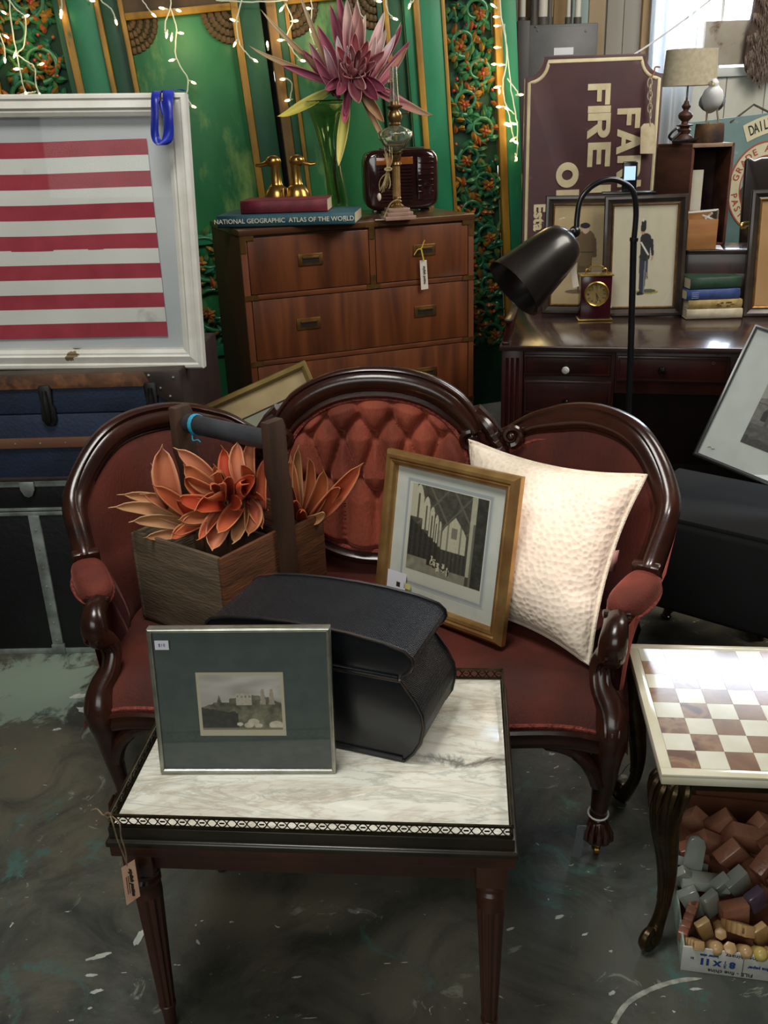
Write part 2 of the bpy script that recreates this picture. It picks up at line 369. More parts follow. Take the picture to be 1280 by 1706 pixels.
# back wall: vertical boards, and the bright window
Yb = 6.2
xw0 = PY(1086, 60, Yb).x; xw1 = 3.45; zw0 = PY(1150, 118, Yb).z; zw1 = 3.6
wall = struct(thing('wall_back', 'board wall behind the furniture', 'wall', (0, 0, 0)))
for k in ('label', 'category'): del wall[k]
plank_m = [mat('board_beige', 'b5a185', '9a876c', 3, .8, stretch=(1, 1, .15), rvar=1), mat('board_tan', 'bd9c72', 'a1835c', 3, .8, stretch=(1, 1, .15), rvar=1),
           mat('board_blue', '8f9f9b', '7d8b88', 3, .8, stretch=(1, 1, .15), rvar=1), mat('board_grey', 'a49c92', '8a847a', 3, .8, stretch=(1, 1, .15), rvar=1),
           mat('board_white', 'cfcfc6', 'b4b2a4', 2.5, .75, stretch=(1, 1, .2), rvar=1, spot=('7c6a52', 6, .66, .72))]
x = BX0; i = 0
order = [0, 1, 2, 0, 3, 3, 1]
while x < xw0-.01:
    w = .105; x1 = min(x+w, xw0); 
    B().box(x, x1-.006, Yb+.02*(i % 2), Yb+.06+.02*(i % 2), 0, BZ).obj('plank', plank_m[order[i % 7]], wall, bevel=.006); x = x1; i += 1
while x < BX1:
    w = .24; x1 = min(x+w, BX1)
    B().box(x, x1-.005, Yb, Yb+.05, 0, zw0).obj('plank', plank_m[4], wall, bevel=.003)
    B().box(x, x1-.005, Yb, Yb+.05, zw1, BZ).obj('plank', plank_m[4], wall, bevel=.003); x = x1
B().box(xw1, BX1, Yb, Yb+.05, zw0, zw1).obj('plank', plank_m[4], wall)
win = struct(thing('window_1', 'w', 'w', (0, 0, 0)))
for k in ('label', 'category'): del win[k]
fb = B()
for a in ((xw0-.02, xw0+.03, zw0-.02, zw1), (xw1-.03, xw1+.02, zw0-.02, zw1), (xw0, xw1, zw0-.04, zw0+.01), (xw0, xw1, zw1-.02, zw1+.03)): fb.box(a[0], a[1], Yb-.03, Yb+.07, a[2], a[3])
fb.obj('window_frame', mat('window_white', 'c9cbc8', rough=.6), win, bevel=.004)
xm = PY(1204, 30, Yb).x
B().box(xm-.008, xm+.008, Yb, Yb+.05, zw0, zw1).obj('mullion', MATS['window_white'], win)
B().box(xw0, xw1, Yb, Yb+.05, 2.75, 2.79).obj('mullion', MATS['window_white'], win)
for a, b2 in ((xw0, xm), (xm, xw1)):
    for z0, z1 in ((zw0, 2.75), (2.79, zw1)): B().box(a, b2, Yb+.02, Yb+.024, z0, z1).obj('pane', glass_pane(), win, smooth=False)
# sheer curtain over the left part of the window
cm = mat('sheer_curtain', 'e3e6ea', 'd0d3d8', 4, .9); cm.node_tree.nodes['Principled BSDF'].inputs['Transmission Weight'].default_value = .35; cm.node_tree.nodes['Principled BSDF'].inputs['Roughness'].default_value = .9
_n = cm.node_tree; _tr = _n.nodes.new('ShaderNodeBsdfTranslucent'); _tr.inputs[0].default_value = (.9, .93, .96, 1); _ms = _n.nodes.new('ShaderNodeMixShader'); _ms.inputs[0].default_value = .6
_n.links.new(_n.nodes['Principled BSDF'].outputs[0], _ms.inputs[1]); _n.links.new(_tr.outputs[0], _ms.inputs[2]); _n.links.new(_ms.outputs[0], _n.nodes['Material Output'].inputs[0]); cm.node_tree.nodes['Principled BSDF'].inputs['Transmission Weight'].default_value = 0
cx0 = PY(1090, 60, Yb-.15).x; cx1 = PY(1165, 60, Yb-.15).x
tag(B().grid(lambda u, v: V((cx0+(cx1-cx0)*u, Yb-.12+.025*sin(u*22), .9+v*3.0)), 60, 4).obj('curtain', cm, solid=.002), 'white sheer curtain hanging at the left of the bright window', 'curtain')

# ============================================================ CARVED GREEN SCREEN
def cdir(x, y): return ray(x, y).normalized()
sd = cdir(992, 4100)                         # direction of its uprights, downwards
sr = V((cos(D(8)), sin(D(8)), 0)); sr = (sr - sd*sr.dot(sd)).normalized(); sn = sr.cross(-sd)
so = PY(415, 180, 4.85); 
sn = sn if sn.y > 0 else -sn
def SU(px, py, off=0): p = PP(px, py, so+sn*off, sn)-so; return p.dot(sr), -p.dot(sd)
SM = Matrix((( sr.x, sn.x, -sd.x, so.x), (sr.y, sn.y, -sd.y, so.y), (sr.z, sn.z, -sd.z, so.z), (0, 0, 0, 1)))
zb = -(so.z)/(-sd.z)*1.0 + .004               # local v of the floor
vt = SU(640, -260)[1]
scr = thing('carved_screen', 'green carved wooden door screen with gold strips behind the dresser', 'screen'); scr.matrix_world = SM
G = [mat('green_paint', '22805a', '176844', 5, .45, stretch=(1, 1, .4), bump=.1, spot=('4f8a4a', 7, .6, .8)),
     mat('green_dark', '1c5a3a', '13482f', 5, .5, stretch=(1, 1, .4), bump=.1),
     mat('green_worn', '2b7644', '1d6139', 4, .42, stretch=(1, 1, .35), bump=.12, spot=('7d9c55', 5, .58, .74))]
GOLD = mat('gold_strip_paint', 'a9822b', '82601c', 14, .45, stretch=(1, 1, .3), spot=('3d5a36', 20, .62, .7))
BRN = mat('screen_brown', '5a4526', '3a2b18', 10, .55, stretch=(1, 1, .2))
def bar(pa, pb, y0, y1, m, name, zt=None, zl=None):
    a = SU(pa, 200)[0]; b2 = SU(pb, 200)[0]
    return B().box(a, b2, y0, y1, zl if zl is not None else zb, zt if zt is not None else vt).obj(name, m, scr, bevel=.004)
# pixel columns read at y=200
bar(-260, -14, 0, .03, G[0], 'plank'); bar(-14, 14, -.02, .03, GOLD, 'gold_strip')
bar(14, 130, .03, .04, mat('carving_ground', '1d4a33', '143827', 10, .7), 'carved_panel_ground')
bar(140, 152, -.025, .03, GOLD, 'gold_strip'); bar(130, 140, -.01, .03, G[1], 'strip')
bar(152, 196, -.012, .03, G[0], 'plank'); bar(196, 204, -.02, .03, GOLD, 'gold_strip')
bar(204, 233, .02, .04, G[1], 'plank'); bar(233, 241, 0, .03, GOLD, 'gold_strip')
bar(241, 412, .03, .045, G[2], 'door_leaf'); bar(412, 424, 0, .04, GOLD, 'gold_strip'); bar(424, 459, .01, .04, G[1], 'plank')
bar(459, 468, .05, .06, mat('gap_black', '050505', rough=1), 'gap')
bar(468, 484, -.02, .04, mat('stile_brown', '8a6c3a', '6b5128', 10, .5, stretch=(1, 1, .2)), 'door_stile')
bar(484, 497, .005, .04, G[1], 'plank'); bar(497, 504, 0, .04, GOLD, 'gold_strip')
bar(504, 645, .03, .045, G[2], 'door_leaf'); bar(655, 663, 0, .04, GOLD, 'gold_strip'); bar(645, 655, .01, .04, G[1], 'plank')
bar(663, 688, .03, .045, G[1], 'plank'); bar(688, 702, .0, .03, G[0], 'plank'); bar(702, 712, -.02, .03, GOLD, 'gold_strip')
bar(712, 746, -.012, .03, G[0], 'plank'); bar(746, 752, -.02, .03, GOLD, 'gold_strip')
bar(752, 829, .03, .04, MATS['carving_ground'], 'carved_panel_ground')
bar(829, 841, -.025, .03, GOLD, 'gold_strip'); bar(841, 866, -.005, .05, G[0], 'plank')
# top rails of the two doors and fan brackets in the corners
for a, c in ((241, 412), (504, 645)):
    ua = SU(a, 200)[0]; ub = SU(c, 200)[0]; vv = SU(470, 8)[1]
    B().box(ua, ub, -.0, .04, vv, vv+.03).obj('top_rail', GOLD, scr, bevel=.003)
    B().box(ua, ub, .02, .04, vv+.03, vt).obj('lintel_panel', BRN, scr)
    for sgn, u0 in ((1, ua), (-1, ub)):
        b = B()
        for ring in range(4):
            R0 = .03+ring*.032
            for k in range(3+ring*2):
                an = (k+.5)/(3+ring*2)*pi/2
                b.ball((u0+sgn*R0*cos(an), .025, vv-R0*sin(an)), .017, 7, sc=(1, .7, 1))
        b.obj('corner_bracket', BRN, scr)
# lower door rail and carved lower panels
vr0 = SU(300, 396)[1]
ua, ub = SU(241, 200)[0], SU(412, 200)[0]
B().box(ua, ub, .0, .045, vr0-.05, vr0).obj('lower_rail', G[0], scr, bevel=.003)
B().box(ua, ub, .0, .045, vr0-.62, vr0-.56).obj('lower_rail', G[0], scr, bevel=.003)
# carving: scrolling stems, leaves, blossoms
def carving(u0, u1, v0, v1, seed, dens):
    rnd = random.Random(seed); leaf = B(); stem = B(); flow = B(); berry = B()
    w = u1-u0; uc = (u0+u1)/2; v = v0; side = 1
    def lf(b, u, v_, L_, wd, an, y, col, curl=.0):
        n = 6; vs = []
        du, dv = cos(an), sin(an)
        for i in range(n+1):
            t = i/n; ww = wd*sin(pi*min(1, t*.93+.07))**.8; bend = curl*L_*t*t
            cu = u+du*L_*t-dv*bend; cv = v_+dv*L_*t+du*bend
            yy = y-.012*sin(pi*t)
            vs += [V((cu-dv*ww, yy+.010, cv+du*ww)), V((cu, yy-.004, cv)), V((cu+dv*ww, yy+.010, cv-du*ww))]
        fs = [(i*3+k, i*3+k+1, (i+1)*3+k+1, (i+1)*3+k) for i in range(n) for k in (0, 1)]
        b.add(vs, fs, [col]*len(vs))
    greens = [srgb(h) for h in ('2c6a44', '3a7a4e', '1f5a3c', '4a7040', '2f6f5a')]
    oranges = [srgb(h) for h in ('8a5f28', '946c2a', '75521f', '8f4c24')]
    reds = [srgb(h) for h in ('8e2c30', 'a03a32')]
    step = .13
    while v < v1:
        c = (uc+side*w*.14, v+step/2); R0 = w*.30
        pts = []
        for i in range(26):
            t = i/25; a = (-pi/2 if side > 0 else -pi/2)+side*t*pi*2.3; r = R0*(1-.62*t)
            pts.append(V((c[0]+r*cos(a), .006-.006*t, c[1]+r*sin(a)*.95)))
        stem.tube(pts, [.0125*(1-.35*i/25) for i in range(26)], 8)
        for i in range(2, 25, 3):
            p = pts[i]; a = (-pi/2)+side*(i/25)*pi*2.3
            lf(leaf, p.x, p.z, .045*rnd.uniform(.9, 1.5), .016, a+rnd.uniform(-.6, .6)+side*.8, rnd.uniform(-.004, .008), rnd.choice(greens if rnd.random() < .72 else oranges), rnd.uniform(-.5, .5))
        e = pts[-1]
        for k in range(6):
            lf(flow, e.x, e.z, .034, .012, k*pi/3+rnd.random(), -.006, rnd.choice(oranges), .3)
        berry.ball((e.x, -.012, e.z), .011, 7, col=rnd.choice(reds))
        for k in range(dens):
            uu = rnd.uniform(u0+.012, u1-.012); vv = v+rnd.uniform(0, step)
            q = rnd.random()
            if q < .62: lf(leaf, uu, vv, rnd.uniform(.035, .07), rnd.uniform(.010, .016), rnd.uniform(0, 2*pi), rnd.uniform(.004, .016), rnd.choice(greens), rnd.uniform(-.7, .7))
            elif q < .86: lf(flow, uu, vv, rnd.uniform(.03, .055), rnd.uniform(.009, .015), rnd.uniform(0, 2*pi), rnd.uniform(-.002, .01), rnd.choice(oranges), rnd.uniform(-.5, .5))
            else: berry.ball((uu, .0, vv), .009, 6, col=rnd.choice(reds+oranges))
        v += step; side = -side
    gm = attr_mat('carving_gloss', .3, coat=.25)
    for n, b in (('carved_leaves', leaf), ('carved_stems', stem), ('carved_blossoms', flow), ('carved_berries', berry)):
        if n == 'carved_stems': b.c = [srgb('2a6844')]*len(b.v)
        b.obj(n, gm, scr, kind='stuff', angle=60)
carving(SU(14, 200)[0]+.01, SU(130, 200)[0]-.01, zb+1.1, vt, 5, 46)
carving(SU(752, 200)[0]+.005, SU(829, 200)[0]-.005, zb+.35, vt, 6, 30)
carving(SU(241, 200)[0]+.02, SU(412, 200)[0]-.02, vr0-.56, vr0-.08, 7, 30)

# ============================================================ STRING LIGHTS
BULB = mat('warm_bulb', 'fff0c0', emit='ffd890', estr=14)
WIRE = mat('white_wire', 'c9d2c4', rough=.5)
def lights_string(label, runs, bulbs, off=-.05):
    t = thing('string_lights', label, 'string lights', so, group=None)
    for r in runs:
        wb = B()
        pts = crom([PP(x, y, so+sn*off, sn)-so for x, y in r], 5)
        pts = [p+V((random.uniform(-.002, .002), random.uniform(-.004, .004), random.uniform(-.002, .002))) for p in pts]
        wb.tube(pts, .0032, 5); wb.obj('wire', WIRE, t)
    b0 = None
    for (x, y, an) in bulbs:
        p = PP(x, y, so+sn*off, sn)-so
        if b0 is None:
            b0 = B().lathe([(.0005, .02), (.004, .014), (.0052, .004), (.004, -.004)], 8).obj('bulb', BULB, t)
            s0 = B().lathe([(.0045, -.004), (.005, -.006), (.0042, -.018), (.002, -.022)], 8).obj('socket', WIRE, b0)
            o = b0
        else:
            o = b0.copy(); COL.objects.link(o); s1 = s0.copy(); COL.objects.link(s1); s1.parent = o; o.parent = t
        o.location = p; o.rotation_euler = (D(20), D(an), 0)
    return t
lights_string('warm fairy lights hanging over the carved panel at far left', [[(15, -40), (18, 30), (28, 90), (33, 115), (40, 150), (43, 165)], [(15, 0), (30, 18), (42, 30), (40, 75), (27, 90)], [(28, 90), (45, 103), (57, 112), (60, 140), (66, 158)], [(-5, 50), (5, 70), (9, 100)], [(33, 158), (50, 154), (60, 153)]],
    [(43, 27, 80), (8, 98, 180), (9, 60, 120), (25, 90, 200), (68, 107, 80), (30, 115, -90), (43, 155, 160), (66, 157, 150), (102, 18, 170), (5, 20, 120)])
lights_string('fairy lights draped across the green door above the flag frame', [[(160, -40), (168, 0), (185, 15), (195, 38)], [(285, -20), (284, 12), (275, 40), (276, 55)], [(284, 12), (294, 50), (293, 95), (313, 132), (311, 160), (320, 178)], [(230, -10), (245, 12), (256, 24)], [(100, -30), (103, 8), (101, 24)]],
    [(193, 35, 165), (255, 24, 130), (272, 14, -80), (296, 17, 110), (278, 57, 190), (286, 62, 190), (300, 55, 100), (288, 100, -100), (321, 137, 115), (321, 177, 110), (101, 24, 175), (152, 1, 100)])
lights_string('fairy lights looped around the big protea flower', [[(405, -10), (395, 30), (398, 70), (412, 90), (424, 102)], [(360, 0), (420, 3), (480, 0)], [(476, 5), (487, 35), (478, 62), (488, 85), (503, 101)], [(475, 130), (486, 140), (484, 165)], [(513, -10), (520, 10), (517, 50), (524, 75)], [(640, -30), (645, 15), (657, 32)], [(596, 0), (600, 22), (606, 30)], [(680, -30), (690, -5), (684, 8)]],
    [(390, 34, -70), (424, 100, 120), (392, 72, -150), (470, 14, -140), (491, 35, 90), (469, 67, -90), (503, 101, 100), (515, 14, -90), (533, 81, 80), (473, 132, -90), (481, 167, -100), (446, 76, 0), (518, 52, 0), (657, 31, 110), (683, 8, 200), (647, 130, 0), (524, 114, 0), (630, 2, 100)])
lights_string('dense fairy lights running down the gold edge of the carved column', [[(830, -40), (836, 30), (845, 80), (852, 150), (862, 205)], [(840, 40), (845, 100), (838, 140), (843, 175), (858, 190)], [(843, 175), (850, 200), (856, 230)], [(862, 205), (862, 250), (858, 270)], [(845, 130), (860, 150), (866, 160)]],
    [(823, 10, -60), (828, 28, -90), (829, 43, -90), (829, 79, -90), (825, 107, -90), (836, 108, -90), (829, 145, -100), (832, 150, 180), (833, 178, -90), (866, 158, 90), (846, 206, -80), (855, 206, 100), (846, 209, 100), (855, 232, -120), (858, 236, 120), (860, 262, 170), (843, 180, 120)])
for k, (px, py) in enumerate(((832, 120), (852, 210), (300, 60), (480, 40), (35, 70))):
    p = PP(px, py, so+sn*-.12, sn)
    l = bpy.data.lights.new('bulb_glow', 'POINT'); l.energy = .9; l.color = (1, .72, .36); l.shadow_soft_size = .12; o = bpy.data.objects.new('bulb_glow', l); COL.objects.link(o); o.location = p

# ============================================================ SETTEE
MAH = mat('mahogany_gloss', '3a1d13', '25120d', 5, .26, stretch=(1, 1, 3), coat=.3, bump=.04, bscale=40)
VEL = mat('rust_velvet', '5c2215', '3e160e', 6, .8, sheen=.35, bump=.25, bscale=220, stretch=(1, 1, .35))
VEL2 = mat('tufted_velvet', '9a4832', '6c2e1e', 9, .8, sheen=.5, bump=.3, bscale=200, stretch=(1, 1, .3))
GIMP = mat('gimp_braid', '96483c', '733027', 90, .85, bump=.9, bscale=160)
BACKV = mat('outside_velvet', '8a2f22', '6e241b', 8, .85, sheen=.5, bump=.2, bscale=200)
st = thing('settee', 'carved mahogany settee in rust velvet with three rounded backs and tufted centre', 'settee', (-.098, 1.742, 0), D(-7.8))
PS = [(0, .60), (.15, .60), (.30, .60), (.42, .575), (.54, .505), (.635, .40), (.688, .30), (.670, .22), (.632, .14), (.586, .065)]
TS = [.94, .92, .79, .835, .868, .845, .74, .612, .59, .575]
st.scale = (.98, 1, 1)
def plan(s, z=.45, off=0):
    # s in 0..9 along the half plan; returns (x, y) and outward normal
    pts = [V((p[0], p[1], 0)) for p in PS]
    i = min(8, max(0, int(s))); t = s-i
    p0 = pts[i-1] if i else V((-PS[1][0], PS[1][1], 0)); p1 = pts[i]; p2 = pts[i+1]; p3 = pts[i+2] if i+2 < 10 else pts[9]+(pts[9]-pts[8])
    q = .5*((2*p1)+(p2-p0)*t+(2*p0-5*p1+4*p2-p3)*t*t+(3*p1-p0-3*p2+p3)*t**3)
    d = .5*((p2-p0)+2*(2*p0-5*p1+4*p2-p3)*t+3*(3*p1-p0-3*p2+p3)*t*t)
    if d.length < 1e-6: d = V((1, 0, 0))
    n = V((-d.y, d.x, 0)).normalized()      # outwards (back / side)
    lean = max(0, 1-max(0, s-6)/1.5)
    fl = .14*(z-.45)*lean
    q = q + V((n.x*fl*.8, abs(n.y)*fl if n.y > 0 else 0, 0)) + n*off
    if s > 4.6: q = q - n*(.34*max(0, .58-z)*min(1, (s-4.6)/1.2)*min(1, max(0, 8.6-s)/1.2))
    return q, n
def top(s): return crom_scalar(TS, s)
def crom_scalar(a, s):
    i = min(len(a)-2, max(0, int(s))); t = s-i
    p0 = a[max(0, i-1)]; p1 = a[i]; p2 = a[i+1]; p3 = a[min(len(a)-1, i+2)]
    return .5*((2*p1)+(p2-p0)*t+(2*p0-5*p1+4*p2-p3)*t*t+(3*p1-p0-3*p2+p3)*t**3)
def mir(p, sg): return V((p.x*sg, p.y, p.z))
RAIL = [(-.030, -.006), (-.030, .010), (-.024, .017), (-.016, .014), (-.012, .020), (.002, .027), (.014, .024), (.019, .016), (.023, .019), (.028, .016), (.030, .006), (.030, -.012), (.015, -.022), (-.015, -.022)]
def spiral(c, R0, turns, a0, ax1, ax2, n=30, shrink=.85):
    return [V(c)+V(ax1)*(R0*(1-shrink*i/n)*cos(a0+turns*2*pi*i/n))+V(ax2)*(R0*(1-shrink*i/n)*sin(a0+turns*2*pi*i/n)) for i in range(n+1)]
for sg in (1, -1):
    # wing: inside fabric from junction round to the arm
    def inside(u, v):
        s = 2.05+u*6.95; zt = top(s)-.018; z = .40+(zt-.40)*v
        puff = -.028*sin(pi*min(1, v*1.0))**.6*min(1, u*6)*(.35 if s > 7 else 1)
        q, n = plan(s, z, -.004+puff); return mir(V((q.x, q.y, z)), sg)
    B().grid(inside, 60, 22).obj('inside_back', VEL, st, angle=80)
    def outside(u, v):
        s = 2.0+u*6.9; zt = top(s)-.01; z = .30+(zt-.30)*v
        q, n = plan(s, z, .012+.018*v); return mir(V((q.x, q.y, z)), sg)
    B().grid(outside, 60, 12).obj('outside_back', BACKV, st, angle=80)
    # wing rail
    path = []; nor = []; N_ = 64
    for i in range(N_+1):
        s = 2.25+(7.12-2.25)*i/N_; z = top(s); q, n = plan(s, z, .004); path.append(mir(V((q.x, q.y, z)), sg)); nor.append(mir(-n, sg))
    B().sweep(path, nor, [(a*1.22, b*1.1) for a, b in RAIL] if sg > 0 else [(-a*1.22, b*1.1) for a, b in RAIL][::-1], scale=[min(1, .55+i*.03) for i in range(N_+1)]).obj('wing_rail', MAH, st, angle=50)
    # braid under the rail
    gp = []
    for i in range(60):
        s = 2.35+(7.0-2.35)*i/59; z = top(s)-.044; q, n = plan(s, z, -.008); 
        if s > 6.3: q = q+V((-.022*(s-6.3), 0, 0))
        gp.append(mir(V((q.x, q.y, z)), sg))
    B().tube(gp, .0058, 6).obj('braid', GIMP, st)
    # end cap block of the rail and arm pad
    q, n = plan(7.12, .61, 0); e = mir(V((q.x, q.y, .617)), sg)
    M = Matrix.Translation(e) @ Matrix.Rotation(sg*D(-28), 4, 'Z') @ Matrix.Rotation(D(22), 4, 'X')
    B().cbox((0, 0, 0), (.066, .022, .05), M).obj('rail_end', MAH, st, bevel=.006)
    a = V((sg*.690, .232, .594)); b2 = V((sg*.588, .082, .568)); ax = (b2-a).normalized(); up = V((0, 0, 1)); up = (up-ax*up.dot(ax)).normalized(); sd_ = ax.cross(up)
    R3 = Matrix((sd_, ax, up)).transposed(); c = (a+b2)/2
    def sell(th, ph): 
        f = lambda w, p_: math.copysign(abs(w)**p_, w)
        return V((.043*f(cos(ph), .8)*f(cos(th), .8), .088*f(sin(ph), .75)*f(cos(th), .55), .034*f(sin(th), .8)+.004))
    B().grid(lambda u, v: c+R3 @ sell(-pi/2+pi*v, 2*pi*u), 28, 14, closeu=True).obj('arm_pad', mat('pad_velvet', '74301f', '5a2217', 12, .8, sheen=.5, bump=.3, bscale=220), st, angle=80)
    B().tube([c+R3 @ V((.045*cos(2*pi*i/32), .090*sin(2*pi*i/32), -.010)) for i in range(32)], .0045, 6, closed=True).obj('braid', GIMP, st)
    # scrolled arm stile running down into the cabriole leg
    P_ = [(.602, .072, .568), (.598, .040, .565), (.592, .018, .545), (.590, .020, .515), (.582, .045, .492), (.572, .050, .465), (.574, .030, .43), (.590, .006, .395), (.594, -.012, .36), (.592, -.018, .325), (.590, -.010, .27), (.590, .000, .20), (.586, .006, .14), (.582, .006, .10), (.583, .002, .085), (.586, -.002, .065), (.584, .0, .045), (.583, .002, .032)]
    R_ = [.028, .030, .033, .033, .027, .024, .025, .032, .041, .042, .034, .027, .0215, .019, .025, .029, .026, .013]
    path = crom([(sg*(a_-.012), b_, c_) for a_, b_, c_ in P_], 5); rad = [crom_scalar(R_, i/5) for i in range(len(path))]
    B().tube(path, rad, 16, flat=.85).obj('front_leg', MAH, st, angle=60)
    # reeded lines on the stile and the volute of the arm
    for dx in (-.014, 0, .014):
        B().tube([p+V((dx, -r*.86, 0)) for p, r in zip(path[14:42], rad[14:42])], .004, 6).obj('stile_reed', MAH, st)
    B().tube(spiral((sg*.588, .045, .548), .034, 1.4, pi/2, (0, -1, 0), (0, 0, 1)), [.013-.0065*i/30 for i in range(31)], 8).obj('arm_volute', MAH, st)
    B().cbox((sg*.592, .078, .578), (.060, .022, .014)).obj('stile_cap', MAH, st, bevel=.004)
    # acanthus toe carving and brass caster
    b = B()
    for k in range(5):
        an = -pi/2+(k-2)*.55; p = V((sg*.572, 0, .062)); d = V((cos(an), sin(an), 0))
        b.tube([p+d*.020+V((0, 0, .034)), p+d*.030+V((0, 0, .012)), p+d*.031+V((0, 0, -.008)), p+d*.020+V((0, 0, -.024))], [.003, .007, .008, .003], 6)
    b.obj('toe_carving', MAH, st)
    br = mat('brass_worn', 'a5863f', '7b6230', 20, .32, metal=1)
    b = B().lathe([(.008, .010), (.010, .014), (.010, .03), (.014, .033)], 12, Matrix.Translation((sg*.571, .002, 0)))
    b.obj('caster_stem', br, st)
    B().lathe([(.004, -.006), (.012, -.005), (.012, .005), (.004, .006)], 16, Matrix.Translation((sg*.571, -.002, .0122)) @ Matrix.Rotation(pi/2, 4, 'Y')).obj('caster_wheel', br, st)
    # back leg
    B().tube(crom([(sg*.42, .56, .36), (sg*.43, .59, .22), (sg*.44, .65, .06), (sg*.445, .67, 0.004)], 5), [.026]*6+[.022]*10, 10).obj('back_leg', MAH, st)
    # side seat rail
    B().tube(crom([(sg*.59, .0, .335), (sg*.585, .12, .335), (sg*.60, .26, .335), (sg*.54, .44, .335), (sg*.42, .585, .335)], 8), .028, 10, flat=.7).obj('side_rail', MAH, st)
# front rail
fr_path = crom([(-.585, -.012, .318), (-.555, -.022, .322), (-.50, -.028, .335), (-.42, -.032, .338), (-.22, -.045, .330), (0, -.052, .322), (.22, -.045, .330), (.42, -.032, .338), (.50, -.028, .335), (.555, -.022, .322), (.585, -.012, .318)], 8)
FR = [(-.024, .004), (-.024, .018), (-.017, .022), (-.012, .016), (.004, .022), (.016, .020), (.024, .012), (.024, -.015), (-.024, -.015)]
B().sweep(fr_path, [V((0, -1, 0))]*len(fr_path), FR).obj('front_rail', MAH, st, angle=40)
for sg in (1, -1):   # sweep of the rail into the leg
    k = crom([(sg*.40, -.024, .318), (sg*.47, -.026, .312), (sg*.515, -.026, .292), (sg*.545, -.024, .255), (sg*.565, -.014, .20)], 6)
    B().tube(k, [.008]*4+[.016]*8+[.018]*8+[.017]*4+[.012], 10).obj('knee_bracket', MAH, st)
B().tube([p+V((0, -.006, .028)) for p in fr_path[4:-4]], .0055, 6).obj('braid', GIMP, st)
# seat
def yf(x): return -.045-.010*cos(x/.58*pi*.5) if abs(x) < .58 else -.04
def seat(u, v):
    x = (u-.5)*2*.62; y0 = -.035-.018*max(0, 1-(x/.5)**2); ax = abs(x)
    yb = .60 if ax < .30 else .60-.365*((ax-.30)/.42)**2
    xs = x*(1+.02*sin(pi*v))
    y = y0+(yb-y0)*v
    e = 1-(1-min(1, v/.22))**3
    z = .350+.062*e+.018*sin(pi*min(1, v*1.1))*(1-(x/.66)**4)
    z -= .05*max(0, (ax-.55)/.07)**2*(1-v)
    return V((xs, y, z))
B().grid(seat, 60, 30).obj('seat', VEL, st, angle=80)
B().prism([(-.57, -.01), (.57, -.01), (.59, .2), (.54, .42), (.38, .56), (-.38, .56), (-.54, .42), (-.59, .2)], .30, .345, plane='xy').obj('seat_base', mat('hessian', '2a1c14', rough=.9), st)
# centre medallion
def med(a, rx, zt, zbm):   # closed outline point at angle a
    zc = zbm+(zt-zbm)*.52; ca, sa = cos(a), sin(a)
    x = rx*math.copysign(abs(ca)**.92, ca); z = zc+((zt-zc) if sa > 0 else (zc-zbm))*math.copysign(abs(sa)**.92, sa)
    return x, z
def med3(a, rx, zt, zbm, off=0):
    x, z = med(a, rx, zt, zbm); y = .60+.14*(z-.45)-.02+off+.10*(x/.3)**2*0; return V((x, y, z))
n_ = 96
B().sweep([med3(2*pi*i/n_, .272, .922, .462) for i in range(n_)], [V((0, -1, .14))]*n_, [(a*.62, b*.9) for a, b in RAIL], closed=True).obj('medallion_rail', MAH, st, angle=50)
B().tube([med3(2*pi*i/n_, .250, .898, .484, -.014) for i in range(n_)], .006, 6, closed=True).obj('braid', GIMP, st)
# crest: broad moulded arch over the medallion, ending in scrolls
cp = [med3(a, .287, .938, .45, -.006) for a in [D(24)+(D(156)-D(24))*i/48 for i in range(49)]]
CREST = [(a*1.4, b*1.2) for a, b in RAIL]
B().sweep(cp, [V((0, -1, .14))]*49, CREST, scale=[.72+.28*min(1, i/8, (48-i)/8) for i in range(49)]).obj('crest_rail', MAH, st, angle=50)
for sg in (1, -1):
    e = cp[0] if sg > 0 else cp[-1]
    B().tube(spiral(e+V((-sg*.008, -.016, -.018)), .026, 1.5, pi/2 if sg > 0 else pi/2, (sg, 0, 0), (0, 0, 1)), [.011-.006*i/30 for i in range(31)], 8).obj('scroll', MAH, st)
    b = B()
    A_ = V((sg*.272, .640, .835)); C_ = V((sg*.352, .640, .775))
    for k in range(4):      # overlapping acanthus lobes running down to the joint
        o1 = V((sg*(.004+.010*k), -.016, -.018*k)); 
        b.tube(crom([A_+o1+V((0, 0, .018-.01*k)), A_+o1+V((sg*.028, -.012, -.012)), A_+o1+V((sg*.046, -.008, -.050)), A_+o1+V((sg*.040, 0, -.085))], 5), [.006, .009, .012, .014, .015, .016, .016, .015, .015, .014, .013, .012, .011, .009, .007, .005], 8)
    b.tube(crom([V((sg*.262, .642, .86)), V((sg*.30, .642, .822)), V((sg*.33, .642, .785)), V((sg*.358, .64, .775))], 6), [.026]*6+[.024]*6+[.02]*7, 10)
    b.obj('acanthus_carving', MAH, st)
    B().tube(spiral((sg*.362, .612, .803), .027, 1.6, -pi/2, (sg, 0, 0), (0, 0, 1)), [.012-.006*i/30 for i in range(31)], 8).obj('wing_scroll', MAH, st)
    B().ball((sg*.362, .602, .803), .011, 10).obj('scroll_eye', MAH, st)
